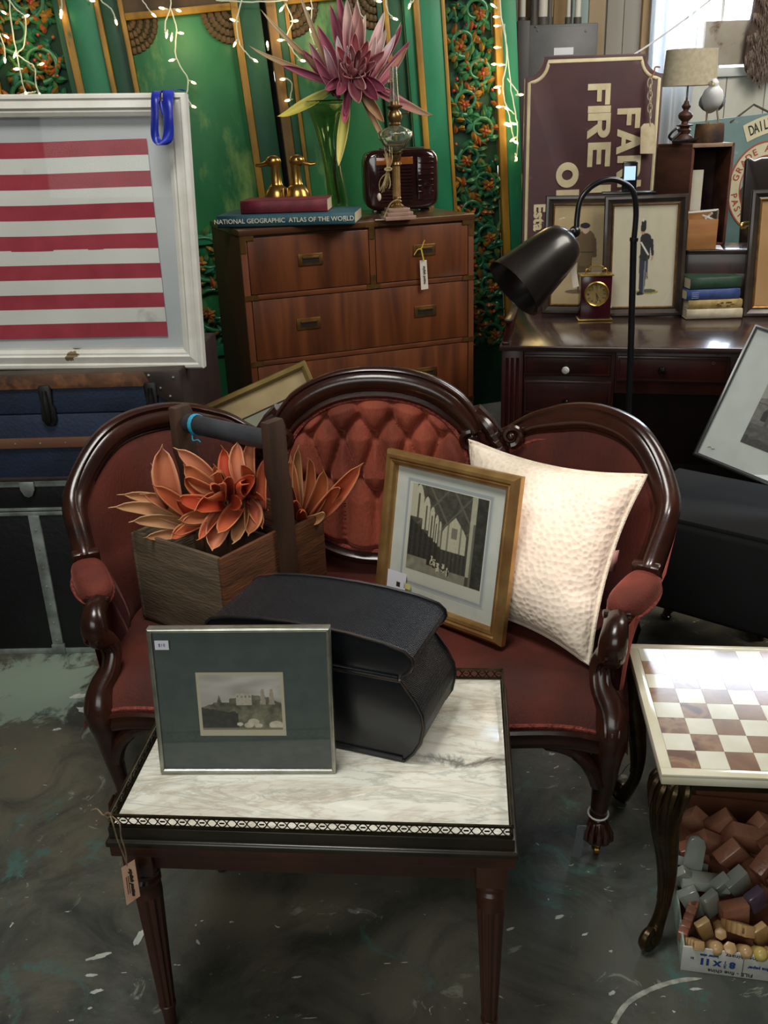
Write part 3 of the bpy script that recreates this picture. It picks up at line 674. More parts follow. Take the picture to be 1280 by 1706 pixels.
# tufted panel
rows = [(.845, [-.135, -.046, .043, .132]), (.800, [-.18, -.09, 0, .088, .176]), (.685, [-.135, -.046, .043, .132]), (.640, [-.09, 0, .088])]
btn = [(x, z) for z, xs in rows for x in xs]
segs_ = []
def near(r1, r2, mx):
    for x in rows[r1][1]:
        for x2 in rows[r2][1]:
            if abs(x-x2) < mx: segs_.append((x, rows[r1][0], x2, rows[r2][0]))
near(0, 1, .06); near(1, 2, .06); near(2, 3, .06)
for x in rows[0][1]: segs_.append((x, .845, x*1.12, .93))
for x in rows[3][1]: segs_.append((x, .640, x*1.0, .47))
segs_ += [(-.18, .80, -.26, .83), (.176, .80, .26, .83), (-.135, .685, -.27, .68), (.132, .685, .27, .68)]
def sdist(x, z, s):
    ax, az, bx, bz = s; dx, dz = bx-ax, bz-az; t = max(0, min(1, ((x-ax)*dx+(z-az)*dz)/(dx*dx+dz*dz))); return sqrt((x-ax-dx*t)**2+(z-az-dz*t)**2)
def tuft(u, v):
    a = 2*pi*u; x, z = med(a, .252, .900, .482); xc, zc = 0, .70; x = xc+(x-xc)*v; z = zc+(z-zc)*v
    d = min(sdist(x, z, s) for s in segs_); db = min(sqrt((x-p)**2+(z-q)**2) for p, q in btn)
    h = .034*(1-exp(-d/.016)) - .020*exp(-(db/.012)**2)
    edge = min(1, (1-v)/.10)
    return V((x, .60+.14*(z-.45)-.012-(h+.006)*edge**.5-.01*edge, z))
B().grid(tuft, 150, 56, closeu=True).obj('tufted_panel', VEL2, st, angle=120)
b0 = None
for x, z in btn:
    if b0 is None: b0 = B().ball((0, 0, 0), .0065, 8, sc=(1, .5, 1)).obj('button', VEL2, st); o = b0
    else: o = b0.copy(); COL.objects.link(o)
    o.parent = st; o.location = (x, .60+.14*(z-.45)-.010, z)
# lower back below the medallion, and outside of the centre back
B().grid(lambda u, v: V(((u-.5)*2*(.30+.0*v), .585+.14*(.30+.2*v-.30)-.012*sin(pi*u), .385+.13*v)), 24, 8).obj('lower_back', VEL, st, angle=80)
for sg in (1, -1):
    B().grid(lambda u, v: V((sg*(.20+.14*u), .60+.14*(.38+.42*v-.45)+.002, .38+.42*v)), 6, 8).obj('lower_back', VEL, st)
B().grid(lambda u, v: (lambda p: V((p[0]*v, .65+.14*(p[1]-.45), .69+(p[1]-.69)*v)))(med(2*pi*u, .27, .92, .34)), 60, 6, closeu=True).obj('outside_back', BACKV, st, angle=80)
# string ring tag on the front leg
lt = thing('leg_tag', 'clear plastic tag tied with white string to the front right settee leg', 'tag', st.matrix_basis @ V((.582, .006, .10)) if False else (0, 0, 0))
lt.location = Matrix.Translation(st.location) @ Matrix.Rotation(D(-7.8), 4, 'Z') @ V((.560, .0, .112))
B().tube([V((.0225*cos(a*pi/8), .0215*sin(a*pi/8)+.004, .004*sin(a*pi/8))) for a in range(16)], .0022, 6, closed=True).obj('string', mat('white_string', 'd8d4cc', rough=.8), lt)
B().cbox((-.036, -.012, -.075), (.022, .0012, .10), Matrix.Rotation(D(6), 4, 'Y')).obj('tag_card', mat('clear_plastic', 'aab0b2', rough=.25, trans=.75), lt)

# ============================================================ COFFEE TABLE
ct = thing('coffee_table', 'small coffee table with white marble top, pierced brass gallery and fluted legs', 'coffee table', (-.121, 1.43, 0), D(-5.45))
WD = mat('walnut_red', '4c2a1c', '341b13', 6, .38, stretch=(1, 1, .3), bump=.05, coat=.2)
BRZ = mat('gallery_bronze', '4a3f28', '2a2618', 30, .38, metal=.8)
tw, td, tz = .668, .47, .50
MRB = bpy.data.materials.new('veined_marble'); MRB.use_nodes = True
def marble_nodes():
    nt = MRB.node_tree; N = nt.nodes; L = nt.links; p = N['Principled BSDF']; tc = N.new('ShaderNodeTexCoord')
    def nn(s, st, off, d=7, r=.62, dist=1.2):
        mp = N.new('ShaderNodeMapping'); mp.inputs['Scale'].default_value = st; mp.inputs['Location'].default_value = off; mp.inputs['Rotation'].default_value = (0, 0, D(-14)); L.new(tc.outputs['Object'], mp.inputs[0])
        n = N.new('ShaderNodeTexNoise'); n.inputs['Scale'].default_value = s; n.inputs['Detail'].default_value = d; n.inputs['Roughness'].default_value = r; n.inputs['Distortion'].default_value = dist; L.new(mp.outputs[0], n.inputs[0]); return n.outputs['Fac']
    def vein(f, w):   # thin line where noise crosses .5
        a = N.new('ShaderNodeMath'); a.operation = 'SUBTRACT'; a.inputs[1].default_value = .5; L.new(f, a.inputs[0])
        b = N.new('ShaderNodeMath'); b.operation = 'ABSOLUTE'; L.new(a.outputs[0], b.inputs[0])
        r = N.new('ShaderNodeValToRGB'); r.color_ramp.elements[0].color = (1, 1, 1, 1); r.color_ramp.elements[1].color = (0, 0, 0, 1); r.color_ramp.elements[1].position = w; L.new(b.outputs[0], r.inputs[0]); return r.outputs[0]
    def mix(f, a, b, k=1):
        x = N.new('ShaderNodeMix'); x.data_type = 'RGBA'
        mu = N.new('ShaderNodeMath'); mu.operation = 'MULTIPLY'; mu.inputs[1].default_value = k; L.new(f, mu.inputs[0]); L.new(mu.outputs[0], x.inputs[0])
        if isinstance(a, str): x.inputs[6].default_value = (*srgb(a), 1)
        else: L.new(a, x.inputs[6])
        x.inputs[7].default_value = (*srgb(b), 1); return x.outputs[2]
    c = mix(nn(3, (1, 2.6, 1), (2, 1, 0)), 'f6f4e8', 'e2dfd0', .8)
    c = mix(vein(nn(5, (.7, 2.4, 1), (5, 3, 0)), .035), c, '9c9a8c', .45)
    c = mix(vein(nn(9, (.6, 2.6, 1), (1, 7, 0)), .03), c, 'a6a293', .35)
    c = mix(vein(nn(3.2, (.6, 2.2, 1), (8, 2.6, 0)), .05), c, 'b08f6a', .3)
    # one dark vein crossing the right-hand part
    sp = N.new('ShaderNodeSeparateXYZ'); L.new(tc.outputs['Object'], sp.inputs[0])
    n1 = nn(7, (1, 1, 1), (0, 0, 0), 8, .7, .6)
    a = N.new('ShaderNodeMath'); a.operation = 'MULTIPLY_ADD'; a.inputs[1].default_value = .16; a.inputs[2].default_value = -.118; L.new(n1, a.inputs[0])
    b = N.new('ShaderNodeMath'); b.operation = 'SUBTRACT'; L.new(sp.outputs[1], b.inputs[0]); L.new(a.outputs[0], b.inputs[1])
    b1 = N.new('ShaderNodeMath'); b1.operation = 'ABSOLUTE'; L.new(b.outputs[0], b1.inputs[0])
    r = N.new('ShaderNodeMapRange'); r.inputs[1].default_value = .0; r.inputs[2].default_value = .014; r.inputs[3].default_value = 1; r.inputs[4].default_value = 0; L.new(b1.outputs[0], r.inputs[0])
    r2 = N.new('ShaderNodeMapRange'); r2.inputs[1].default_value = .12; r2.inputs[2].default_value = .22; L.new(sp.outputs[0], r2.inputs[0])
    m2 = N.new('ShaderNodeMath'); m2.operation = 'MULTIPLY'; L.new(r.outputs[0], m2.inputs[0]); L.new(r2.outputs[0], m2.inputs[1])
    c = mix(m2.outputs[0], c, '4a473f', .8)
    L.new(c, p.inputs['Base Color']); p.inputs['Roughness'].default_value = .09; p.inputs['Coat Weight'].default_value = .6; p.inputs['Coat Roughness'].default_value = .03
marble_nodes()
mb = B().box(-tw/2+.008, tw/2-.008, -td/2+.008, td/2-.008, tz-.012, tz).obj('marble_top', MRB, ct, bevel=.0015)
fb = B()
fb.frame(tw, td, [(0, 0), (0, .026), (.012, .026), (.012, .004), (.03, 0)])
for i, v in enumerate(fb.v): fb.v[i] = (v[0], v[2]-td/2, tz-.022-.006+v[1]-.0)   # laid flat: y becomes height
fb.obj('top_moulding', mat('ebonised_edge', '2c2519', '1d1912', 10, .35, coat=.3), ct, bevel=.002)
b = B().frame(tw+.012, td+.012, [(0, 0), (0, .010), (.004, .014), (.03, .014), (.03, 0)])
b.v = [(v[0], v[2]-td/2-.006, tz-.038+v[1]) for v in b.v]; b.obj('top_moulding', mat('ebonised_edge', '2c2519', '1d1912', 10, .35, coat=.3), ct, bevel=.002)
b = B().frame(tw+.004, td+.004, [(0, 0), (0, .022), (.03, .022), (.03, 0)])
b.v = [(v[0], v[2]-td/2-.002, tz-.060+v[1]) for v in b.v]; b.obj('frieze', WD, ct, bevel=.002)
# aprons
for sx in (1, -1):
    B().box(sx*(tw/2-.03)-.009, sx*(tw/2-.03)+.009, -td/2+.04, td/2-.04, tz-.105, tz-.058).obj('apron', WD, ct, bevel=.002)
    B().box(-tw/2+.04, tw/2-.04, sx*(td/2-.03)-.009, sx*(td/2-.03)+.009, tz-.105, tz-.058).obj('apron', WD, ct, bevel=.002)
# pierced gallery
def gallery(L_, M):
    b = B(); b.box(-L_/2, L_/2, -.0015, .0015, .0, .0032, M); b.box(-L_/2, L_/2, -.0022, .0022, .0192, .0232, M)
    n = int(round(L_/.0165)); p = L_/n
    for sg in (1, -1):
        ph = 0
        pts = []
        for i in range(n*8+1):
            t = i/8; z = .0112+sg*.0074*sin(pi*t)*abs(sin(pi*t))**-.25 if abs(sin(pi*t)) > 1e-4 else .0112
            pts.append(M @ V((-L_/2+p*t, 0, z)))
        b.tube(pts, .0011, 4)
    for i in range(n):      # flat bow between each pair of lozenges
        if i % 2: b.box(-L_/2+p*(i+.25), -L_/2+p*(i+.75), -.0006, .0006, .0100, .0124, M)
    return b
def g4(L_, x, y, rz): return gallery(L_, Matrix.Translation((x, y, tz)) @ Matrix.Rotation(rz, 4, 'Z')).obj('gallery', BRZ, ct, smooth=False)
g4(tw-.006, 0, -td/2+.004, 0); g4(tw-.006, 0, td/2-.004, 0); g4(td-.006, -tw/2+.004, 0, pi/2); g4(td-.006, tw/2-.004, 0, pi/2)
for sx in (1, -1):
    for sy in (1, -1):
        b = B().box(-.026, .026, -.026, .026, .385, tz-.06)
        l = b.obj('leg', WD, ct, bevel=.003); l.location = (sx*(tw/2-.036), sy*(td/2-.036), 0)
        B().lathe([(.020, .386), (.026, .381), (.026, .374), (.020, .370), (.0255, .364), (.0255, .357), (.021, .353), (.024, .342), (.0245, .33)], 24).obj('turned_collar', WD, l)
        B().lathe([(.0245, .33), (.0225, .28), (.019, .18), (.0155, .08), (.0145, .062)], 48, flute=.16, fn=10).obj('fluted_shaft', WD, l, angle=30)
        B().lathe([(.0145, .062), (.016, .060), (.016, .056), (.0135, .053), (.012, .03), (.0105, .002), (.006, .0)], 24).obj('leg_foot', WD, l)
# no glass sheet is built; the sheen comes from the marble's clear coat
# ------------------------------------------------------------ price tag on twine
tg = thing('shop_tag', 'kraft shop tag on brown twine tied to the left corner of the coffee table', 'tag', PZ(186, 1356, .52))
kraft = mat('kraft_card', 'd0a78c', 'c0957a', 30, .8); twine = mat('twine', '8d7a62', '6c5a44', 80, .9)
o0 = PZ(186, 1356, .52)
def rel(x, y, Y): return PY(x, y, Y)-o0
b = B(); Yt = o0.y-.035
b.tube(crom([rel(152, 1350, Yt+.03), rel(162, 1348, Yt+.03), rel(172, 1358, Yt+.02), rel(182, 1357, Yt+.02), rel(188, 1372, Yt), rel(196, 1400, Yt), rel(206, 1425, Yt), rel(212, 1442, Yt)], 6), .0013, 5)
b.tube(crom([rel(184, 1358, Yt+.02), rel(199, 1372, Yt), rel(202, 1395, Yt), rel(209, 1418, Yt), rel(212, 1442, Yt)], 6), .0013, 5)
b.tube(spiral(rel(180, 1358, Yt+.015), .005, 2.5, 0, (1, 0, 0), (0, 0, 1), 24, .4), .0015, 5)
b.obj('twine', twine, tg, kind='stuff')
ql = [rel(x, y, Yt-.002+(x-215)*-.0006) for x, y in ((202, 1446), (224, 1432), (233.5, 1493), (211, 1508.5))]
nn_ = (ql[1]-ql[0]).cross(ql[3]-ql[0]).normalized()*.0008
card = B().add([q for q in ql]+[q+nn_ for q in ql], [(0, 1, 2, 3), (4, 7, 6, 5), (0, 4, 5, 1), (1, 5, 6, 2), (2, 6, 7, 3), (3, 7, 4, 0)]).obj('tag_card', kraft, tg, smooth=False)
def on_quad(parent, body, size, q, uc, vc, nrm, m, rot90=True, offset=.0004, sx=1):
    # writes on a quad q (TL,TR,BR,BL): text runs down the card when rot90
    r_ = (q[1]-q[0]).normalized(); dn = (q[3]-q[0]).normalized(); n = r_.cross(-dn).normalized()
    if n.dot(-fw) < 0: n = -n
    tx = dn if rot90 else r_; ty = r_ if rot90 else -dn
    ty = (ty - tx*ty.dot(tx)).normalized(); n = tx.cross(ty)
    p = q[0]+(q[1]-q[0])*uc+(q[3]-q[0])*vc
    Mx = Matrix((tx, -n, ty)).transposed()     # local X->tx, -Y facing out
    return text(body, size, m, parent, p+n*.0014, Mx, .0003, offset, sx=sx)
INK = mat('ink_dark', '2b2320', rough=.8)
for (bd, sz, u_, v_) in (('stylish patina', .0105, .66, .52), ('vintage & modern decor', .0036, .42, .55), ('falls church', .0036, .28, .5)):
    if sz < .005: 
        for k in range(9):   # the small lines are unreadable strokes
            a = ql[0]+(ql[1]-ql[0])*u_+(ql[3]-ql[0])*(.32+.05*k)
            pass
        r_ = (ql[3]-ql[0]); a = ql[0]+(ql[1]-ql[0])*u_+r_*.3; e = a+r_*.45
        B().tube([a-nn_*1.2, e-nn_*1.2], .0006, 4).obj('small_print', INK, tg)
    else: on_quad(tg, bd, sz, ql, u_, v_, 1, INK)

# ------------------------------------------------------------ silver framed print
sf = thing('framed_print', 'thin silver frame with a small landscape engraving in a dark grey mat', 'picture', (-.258, 1.351, .502), rot=pose(D(-2.8), D(6.2), D(.35)))
SIL = mat('silver_metal', 'b9b9ac', '9c9c90', 30, .3, metal=.85)
w_, h_ = .313, .277
B().frame(w_, h_, [(0, .018), (0, 0), (.003, -.0015), (.0065, 0), (.0075, .003), (.0075, .018)]).obj('frame', SIL, sf, bevel=.0006)
B().box(-w_/2+.006, w_/2-.006, .006, .016, .006, h_-.006).obj('mat_board', mat('dark_grey_mat', '555f5b', '4e5855', 40, .85), sf)
def land(u, v):
    n1 = nz(u*5, v*5, 1); n2 = nz(u*16, v*16, 3); n3 = nz(u*40, v*40, 5)
    if u < .035 or u > .965 or v < .10 or v > .965: return (.80, .77, .66)
    U = (u-.035)/.93; Vv = (v-.10)/.865
    sky = .62+.10*nz(U*3, Vv*9, 2)+.05*Vv; c = (sky, sky*.97, sky*.93)
    hill = .42+.22*max(0, sin((U-.15)*3.4))+.04*n2
    if U < .35: hill = .40+.10*sin(U*6)+.02*n2
    if abs(U-.23) < .03 and Vv < .66-abs(U-.23)*5: hill = max(hill, .64-abs(U-.23)*5)
    if Vv < hill:
        g = .40+.16*n1+.10*n2+.05*n3; c = (g*1.0, g*.98, g*.80)
        if U < .45 and Vv < .40-.2*U+.03*n2: g = .22+.05*n2; c = (g, g, g*.9)
    if .44 < U < .63 and .45 < Vv < .66: 
        g = .66+.08*n3; g = g-.2*(int(U*60) % 3 == 0 and .58 < Vv < .62); c = (g, g*.97, g*.87)
    for cx, ww in ((.77, .035), (.88, .035)):
        if abs(U-cx) < ww*(1-(Vv-.5)*2.2) and .46 < Vv < .74: g = .60+.06*n3; c = (g, g*.93, g*.83)
    for cx, cy, r in ((.64, .14, .07), (.58, .08, .06), (.92, .08, .09), (.47, .1, .04), (.70, .07, .05)):
        if (U-cx)**2+((Vv-cy)*.8)**2*2.2 < r*r: g = .72+.10*n2; c = (g, g*.96, g*.86)
    if Vv < .03: c = (.45, .43, .36)
    return tuple(min(.86, q*1.16) for q in c)
picture_grid('print', .152, .122, 150, 120, land, sf, y=.0052, x0=-.004, z0=.072)
B().box(-w_/2+.007, w_/2-.007, .0025, .0035, .007, h_-.007).obj('pane', glass_pane(), sf, smooth=False)
B().cbox((-w_/2+.024, .0018, h_-.030), (.024, .0006, .017)).obj('price_sticker', mat('sticker_white', 'dcdbe6', rough=.6), sf)
text('$10', .008, mat('pen_purple', '5a4c86', rough=.8), sf, (-w_/2+.024, .0012, h_-.030), depth=.0002, name='lettering')

# ------------------------------------------------------------ dark woven box
wb = thing('woven_box', 'black woven bombe box with arched lid on the coffee table behind the silver frame', 'box', (.018, 1.368, .502), D(-22.3))
WOV = mat('black_weave', '1c1d23', '131419', 20, .42, bump=.9, bscale=95, tex='weave', stretch=(1, 1, 1))
LEA = mat('black_panel', '0d0f16', '08090e', 8, .34, coat=.2, spot=('2c2420', 9, .64, .74)); EDG = mat('worn_edge', '1c1a1a', '5a3424', 14, .4, contrast=(.5, .75))
half_low = [(.182, 0), (.200, .02), (.214, .045), (.221, .08), (.218, .105), (.206, .13), (.190, .152), (.181, .166)]
half_lid = [(.181, .168), (.185, .178), (.197, .190), (.204, .205), (.202, .216), (.190, .227), (.150, .2375), (.09, .2445), (.03, .2475)]
def shell(half, closed_top):
    r_ = [V((x, 0, z)) for x, z in half]; l_ = [V((-x, 0, z)) for x, z in reversed(half)]
    return r_+l_
cxb = -.181; dep = .185
for nm, half in (('body', half_low), ('lid', half_lid)):
    pl = shell(half, 1); pl = [(p.x+cxb, p.z) for p in pl]
    B().prism(pl, .004, dep-.004).obj(nm, WOV, wb, angle=40)
    B().prism([(cxb+(x-cxb)*.985, z if nm == 'body' else z-.001) for x, z in pl], .0015, .0045).obj('end_panel', LEA, wb, bevel=.001)
    B().prism([(cxb+(x-cxb)*.985, z) for x, z in pl], dep-.0045, dep-.0015).obj('end_panel', LEA, wb, bevel=.001)
    for y in (.002, dep-.002):
        B().tube([V((x, y, z+.0005)) for x, z in (pl if nm == 'lid' else pl)], .0032, 6, closed=True).obj('edge_binding', EDG, wb)
B().box(cxb-.176, cxb+.176, .006, dep-.006, .1655, .1685).obj('lid_seam', mat('gap_black', '050505', rough=1), wb)
B().box(cxb-.18, cxb+.18, -.0015, .002, .0, .010).obj('base_strip', LEA, wb, bevel=.001)
B().box(cxb-.176, cxb+.176, -.0025, .002, .170, .177).obj('lid_strip', LEA, wb, bevel=.001)

# ============================================================ TOTE WITH DRIED FLOWERS
OW = mat('old_wood', '4d3f31', '6d5c48', 5, .75, stretch=(1, 1, 6), bump=.35, bscale=30, contrast=(.3, .7)); OW2 = mat('old_wood_warm', '6a3f22', '4a2a17', 7, .7, stretch=(1, 1, 7), bump=.3, bscale=30)
DW = mat('dark_old_wood', '4a3427', '33231a', 6, .6, stretch=(4, 1, .5), bump=.2)
to = thing('wooden_tote', 'old wooden divided tote with a roller handle on the settee seat', 'tote', (-.372, 1.90, .424), D(53))
LB, LA, TH, HT = .362, .312, .011, .242     # b along +x, a along +y
def board(x0, x1, y0, y1, z0, z1, m, nm='side_board'): return B().box(x0, x1, y0, y1, z0, z1).obj(nm, m, to, bevel=.003)
board(0, .192, 0, TH, 0, HT, OW2); board(.236, LB, 0, TH, 0, HT-.012, OW2)
board(0, TH, TH, LA-TH, 0, HT, OW, 'end_board'); board(LB-TH, LB, TH, LA-TH, 0, HT-.012, OW2, 'end_board')
board(0, LB, LA-TH, LA, 0, HT-.006, OW); board(0, LB, 0, LA, 0, .012, DW, 'bottom_board')
board(.186, .197, TH, LA-TH, 0, HT-.02, DW, 'divider'); board(.231, .242, TH, LA-TH, 0, HT-.02, DW, 'divider')
for y0, zt in ((-.012, .515), (LA-.010, .505)):
    B().prism([(.186, 0), (.242, 0), (.242, .36), (.236, .375), (.236, zt-.02), (.228, zt), (.176, zt), (.174, .39), (.186, .34)], y0, y0+.024).obj('handle_board', DW, to, bevel=.003)
B().tube([V((.207, .006, .462)), V((.207, .04, .462)), V((.207, LA-.02, .462))], [.021, .024, .024], 20).obj('handle_roller', mat('grey_roller', '3b3d42', '2c2d30', 10, .5, bump=.15), to)
b = B()
for k in range(4): b.tube([V((.207+.0255*cos(i*pi/8), LA-.055+k*.003+.004*sin(i*pi/8), .462+.0255*sin(i*pi/8))) for i in range(16)], .0016, 5, closed=True)
b.tube(crom([V((.19, LA-.05, .445)), V((.182, LA-.058, .43)), V((.187, LA-.07, .432)), V((.185, LA-.082, .428))], 4), .0016, 5)
b.obj('blue_cord', mat('turquoise_cord', '1f93b5', rough=.6), to, kind='stuff')
fm = attr_mat('dried_petal', .55, bump=.2, bscale=70)
PAL = [('5e1e12', 'b04824', 'd8905e'), ('6c2414', 'c24f28', 'df9c6c'), ('5c2416', 'ac5a30', 'd49666'), ('8a402c', 'cc7650', 'e2a884'), ('7c2010', 'c23a1c', 'de8858')]
PALT = [('7a4a2a', 'b98052', 'dbb083'), ('6f4128', 'b0744a', 'd8a877')]
def petal(name, parent, base, tip, wid, hint, pal, cup=.5, bow=.12, curl=.25, m=None, nv=12, pw=.7, c4=None, sway=0, nib=0):
    base = V(base); tip = V(tip); ax = tip-base; L_ = ax.length; ax.normalize(); nrm = V(hint); nrm = (nrm-ax*nrm.dot(ax)).normalized(); sd_ = ax.cross(nrm)
    cA, cB, cC = [srgb(c) for c in pal]
    def f(u, v):
        x = (u-.5)*2; ww = wid*(sin(pi*min(1, .06+.94*v))**pw if v < .999 else 0)*(1 if v < .5 else 1)
        if nib: ww = wid*((sin(pi*min(1, .10+.90*min(1, v/(1-nib))))**pw) if v < 1-nib else .10*(1-(v-(1-nib))/nib))
        y = bow*L_*sin(pi*v); tc_ = curl*max(0, v-.8)**2*L_*6
        roll = cup*ww*(abs(x)**2.2)
        return base+ax*(L_*v)+nrm*(-y*.6+roll+tc_)+sd_*(x*ww*(1-.15*abs(x)*cup)+sway*L_*sin(pi*v))
    def c(u, v):
        x = abs(u-.5)*2; a = mixc(cA, cB, min(1, v*1.6)); n_ = .5+.5*nz(u*6+base.x*90, v*9, base.z*50)
        a = mixc(a, cC, .35*n_*v+(.55 if x > .9 else 0)*min(1, v*2)+(max(0, v-.93)*7))
        if c4: a = mixc(a, srgb(c4), max(0, v-.45)*1.7)
        return a
    return B().grid(f, 8, nv, col=c).obj(name, m or fm, parent, angle=120, solid=.0022)
def flower(label, basepx, basez, petals, yb, name='dried_flower', cat='dried flower', grp=None, stem_to=None):
    base = PY(*basepx, yb); t = thing(name, label, cat, base, group=grp)
    for k, (px, py, w_, dy, bx, by, pal) in enumerate(petals):
        tip = PY(px, py, yb+dy)-base; bb = PY(basepx[0]+bx, basepx[1]+by, yb+.01)-base
        petal('petal', t, bb, tip, w_*1.42, (-.05+random.uniform(-.5, .5), -1, .55+random.uniform(-.4, .2)), pal, cup=random.uniform(.35, .85), bow=random.uniform(-.02, .22), curl=random.uniform(.2, 1.0), pw=.42, sway=random.uniform(-.10, .10), nib=.10)
    s_ = stem_to or V((.0, .01, -.14))
    B().tube([V((0, .01, 0)), s_*.5+V((.004, 0, 0)), s_], .006, 6).obj('stem', mat('dry_stem', '5a3a24', rough=.8), t)
    return t
flower('dried magnolia-leaf flower at the left of the tote, its tan petals reaching outward', (330, 862), 0, [
 (181, 845, .013, -.02, -10, 12, PALT[0]), (196, 823, .012, .0, -10, 6, PALT[1]), (214, 868, .013, -.03, -6, 14, PALT[0]), (236, 897, .010, -.04, -4, 22, PALT[1]),
 (268, 738, .024, .03, -42, -18, PAL[3]), (253, 772, .012, .05, -50, -20, PAL[3]), (233, 820, .013, 0, -8, 2, PAL[2]), (252, 806, .014, -.02, -2, 0, PAL[0]), (283, 900, .012, -.05, 2, 12, PAL[1]),
 (290, 830, .012, -.04, 10, 6, PAL[4]), (300, 872, .012, -.05, 20, 0, PAL[2])], 2.06)
flower('big open dried flower with red-orange petals filling the middle of the tote', (372, 832), 0, [
 (290, 744, .015, .02, -6, -18, PAL[3]), (303, 772, .017, -.01, -10, -12, PAL[2]), (302, 792, .016, -.03, -6, -4, PAL[1]), (290, 828, .015, -.05, -4, 4, PAL[4]), (321, 852, .018, -.08, 4, 8, PAL[4]),
 (292, 868, .014, -.06, -4, 14, PAL[2]), (284, 897, .011, -.07, -4, 22, PAL[1]), (330, 906, .013, -.08, 8, 12, PAL[1]),
 (352, 922, .022, -.08, 6, 22, PAL[3]), (362, 893, .017, -.10, 30, 6, PAL[1]), (390, 910, .016, -.07, 36, 10, PALT[0]), (412, 895, .018, -.05, 44, 0, PAL[2]), (438, 882, .012, -.03, 40, 0, PAL[1]),
 (446, 850, .013, .02, 30, -10, PAL[4]), (396, 806, .016, -.10, 36, -26, PAL[4]), (404, 770, .015, -.04, 44, -10, PAL[1]), (444, 757, .011, .06, 66, 20, PAL[1]),
 (421, 727, .012, .06, 46, -26, PAL[2]), (396, 732, .015, .05, 30, -22, PAL[3]), (374, 742, .014, .05, 14, -14, PAL[4]), (357, 770, .010, -.04, 0, -6, PAL[0]),
 (345, 802, .010, -.09, -4, 2, PAL[1]), (364, 780, .011, -.07, 6, -2, PAL[2]), (384, 790, .012, -.09, 10, -2, PAL[0]), (376, 800, .009, -.11, 2, 2, PAL[1]), (430, 790, .017, -.03, 20, 0, PAL[4]), (345, 835, .012, -.10, 6, 0, PAL[1]), (405, 840, .014, -.08, 10, 4, PAL[4])], 2.07)
flower('upright dried orange flower in the far compartment of the tote', (508, 870), 0, [
 (484, 757, .013, .02, -12, -16, PAL[2]), (496, 738, .010, .01, -8, -14, PALT[0]), (516, 753, .010, .0, -2, -10, PAL[2]), (541, 777, .015, -.02, 4, -8, PAL[2]), (607, 766, .018, -.03, 16, -6, PAL[1]),
 (483, 798, .014, -.05, -6, -8, PAL[2]), (488, 830, .013, -.06, -6, -6, PAL[1]), (545, 852, .010, -.06, 2, -2, PALT[0]), (568, 806, .012, -.05, 10, -6, PAL[1]), (477, 770, .008, .02, -14, -10, PAL[4]), (505, 845, .012, -.05, -4, 0, PAL[4])], 2.18)

# ------------------------------------------------------------ gold framed print on the seat
gf = thing('framed_print', 'gold moulded frame with a gothic church interior print, leaning on the cream pillow', 'picture', (.112, 1.992, .433), rot=pose(D(-44), D(12.2), D(-2)))
GLD = mat('gold_leaf', 'c8a064', 'a2784a', 12, .32, metal=.7, bump=.08)
w_, h_ = .402, .397
B().frame(w_, h_, [(0, .016), (0, 0), (.004, -.006), (.010, -.012), (.017, -.013), (.021, -.008), (.024, -.010), (.031, -.007), (.034, -.002), (.036, .002), (.036, .016)]).obj('frame', GLD, gf, angle=30)
B().box(-w_/2+.03, w_/2-.03, .008, .014, .03, h_-.03).obj('mat_board', mat('pale_mat', 'd3d6cb', 'cbcfc4', 30, .85), gf)
for ins, col, yy in ((.072, 'a9afb0', .0076), (.069, 'c9ccc6', .0078)):
    B().box(-w_/2+ins, w_/2-ins, yy-.0004, yy, ins, h_-ins+.012).obj('mat_line', mat('mat_line_'+col, col, rough=.8), gf, smooth=False)
B().box(-w_/2+.079, w_/2-.079, .0066, .0070, .079, h_-.068).obj('mat_window', mat('ivory_mat', 'd9d8c8', rough=.8), gf, smooth=False)
def gothic(u, v):
    n2 = nz(u*14, v*14, 3); n3 = nz(u*45, v*45, 5)
    if v < .12 or u < .03: return (.83, .83, .76)
    V_ = (v-.12)/.88
    g = .30+.08*n2+.05*n3                     # dim vault
    for k in range(5):                         # ribs
        if abs(sin((u*3.2+V_*2.2+k)*3.1)) < .06 and V_ > .55: g = .42
        if abs(sin((u*3.2-V_*2.6+k)*3.1)) < .06 and V_ > .55: g = .40
    # left clerestory windows receding
    for cx, ww, zt, zb_ in ((.13, .065, 1.0, .62), (.24, .042, .88, .50), (.32, .032, .78, .43), (.385, .022, .70, .38), (.435, .014, .64, .35)):
        if abs(u-cx) < ww and zb_ < V_ < zt-abs(u-cx)**2/ww*2.2:
            g = .78+.05*n3 if abs(u-cx) > ww*.25 or V_ > zt-.1 else .35
    if u < .10 and V_ > .62: g = .76
    # east window
    if abs(u-.62) < .16 and .32 < V_ < .50+.22*(1-abs(u-.62)/.16)**.7: 
        g = .76+.04*n3
        if abs(u-.62) < .04 and .48 < V_ < .60: g = .5
        if abs(abs(u-.62)-.08) < .008: g = .5
        if abs(abs(u-.62)-.16) < .012: g = .45
    # stalls
    if u < .47 and V_ < .62-.62*u: g = .20+.07*sin(u*90)*.5+.05*n3
    if .45 < u < .82 and V_ < .33: g = .26+.04*sin(u*120)+.04*n3
    if V_ < .10+.06*(u < .3): g = .55+.1*n2
    for cx, cy in ((.40, .14), (.45, .11), (.52, .12), (.58, .09), (.36, .17)):
        if abs(u-cx) < .018 and abs(V_-cy) < .05: g = .8 if n3 > -.1 else .12
    # right pillar
    if .80 < u < .87: g = .72-.06*n2 if V_ > .10 else .3
    if u >= .87: g = .22+.07*n2+.05*n3
    if .87 > u > .84 and V_ < .7: g = .45
    g = max(.08, min(.85, g)); return (g, g*.98, g*.84)
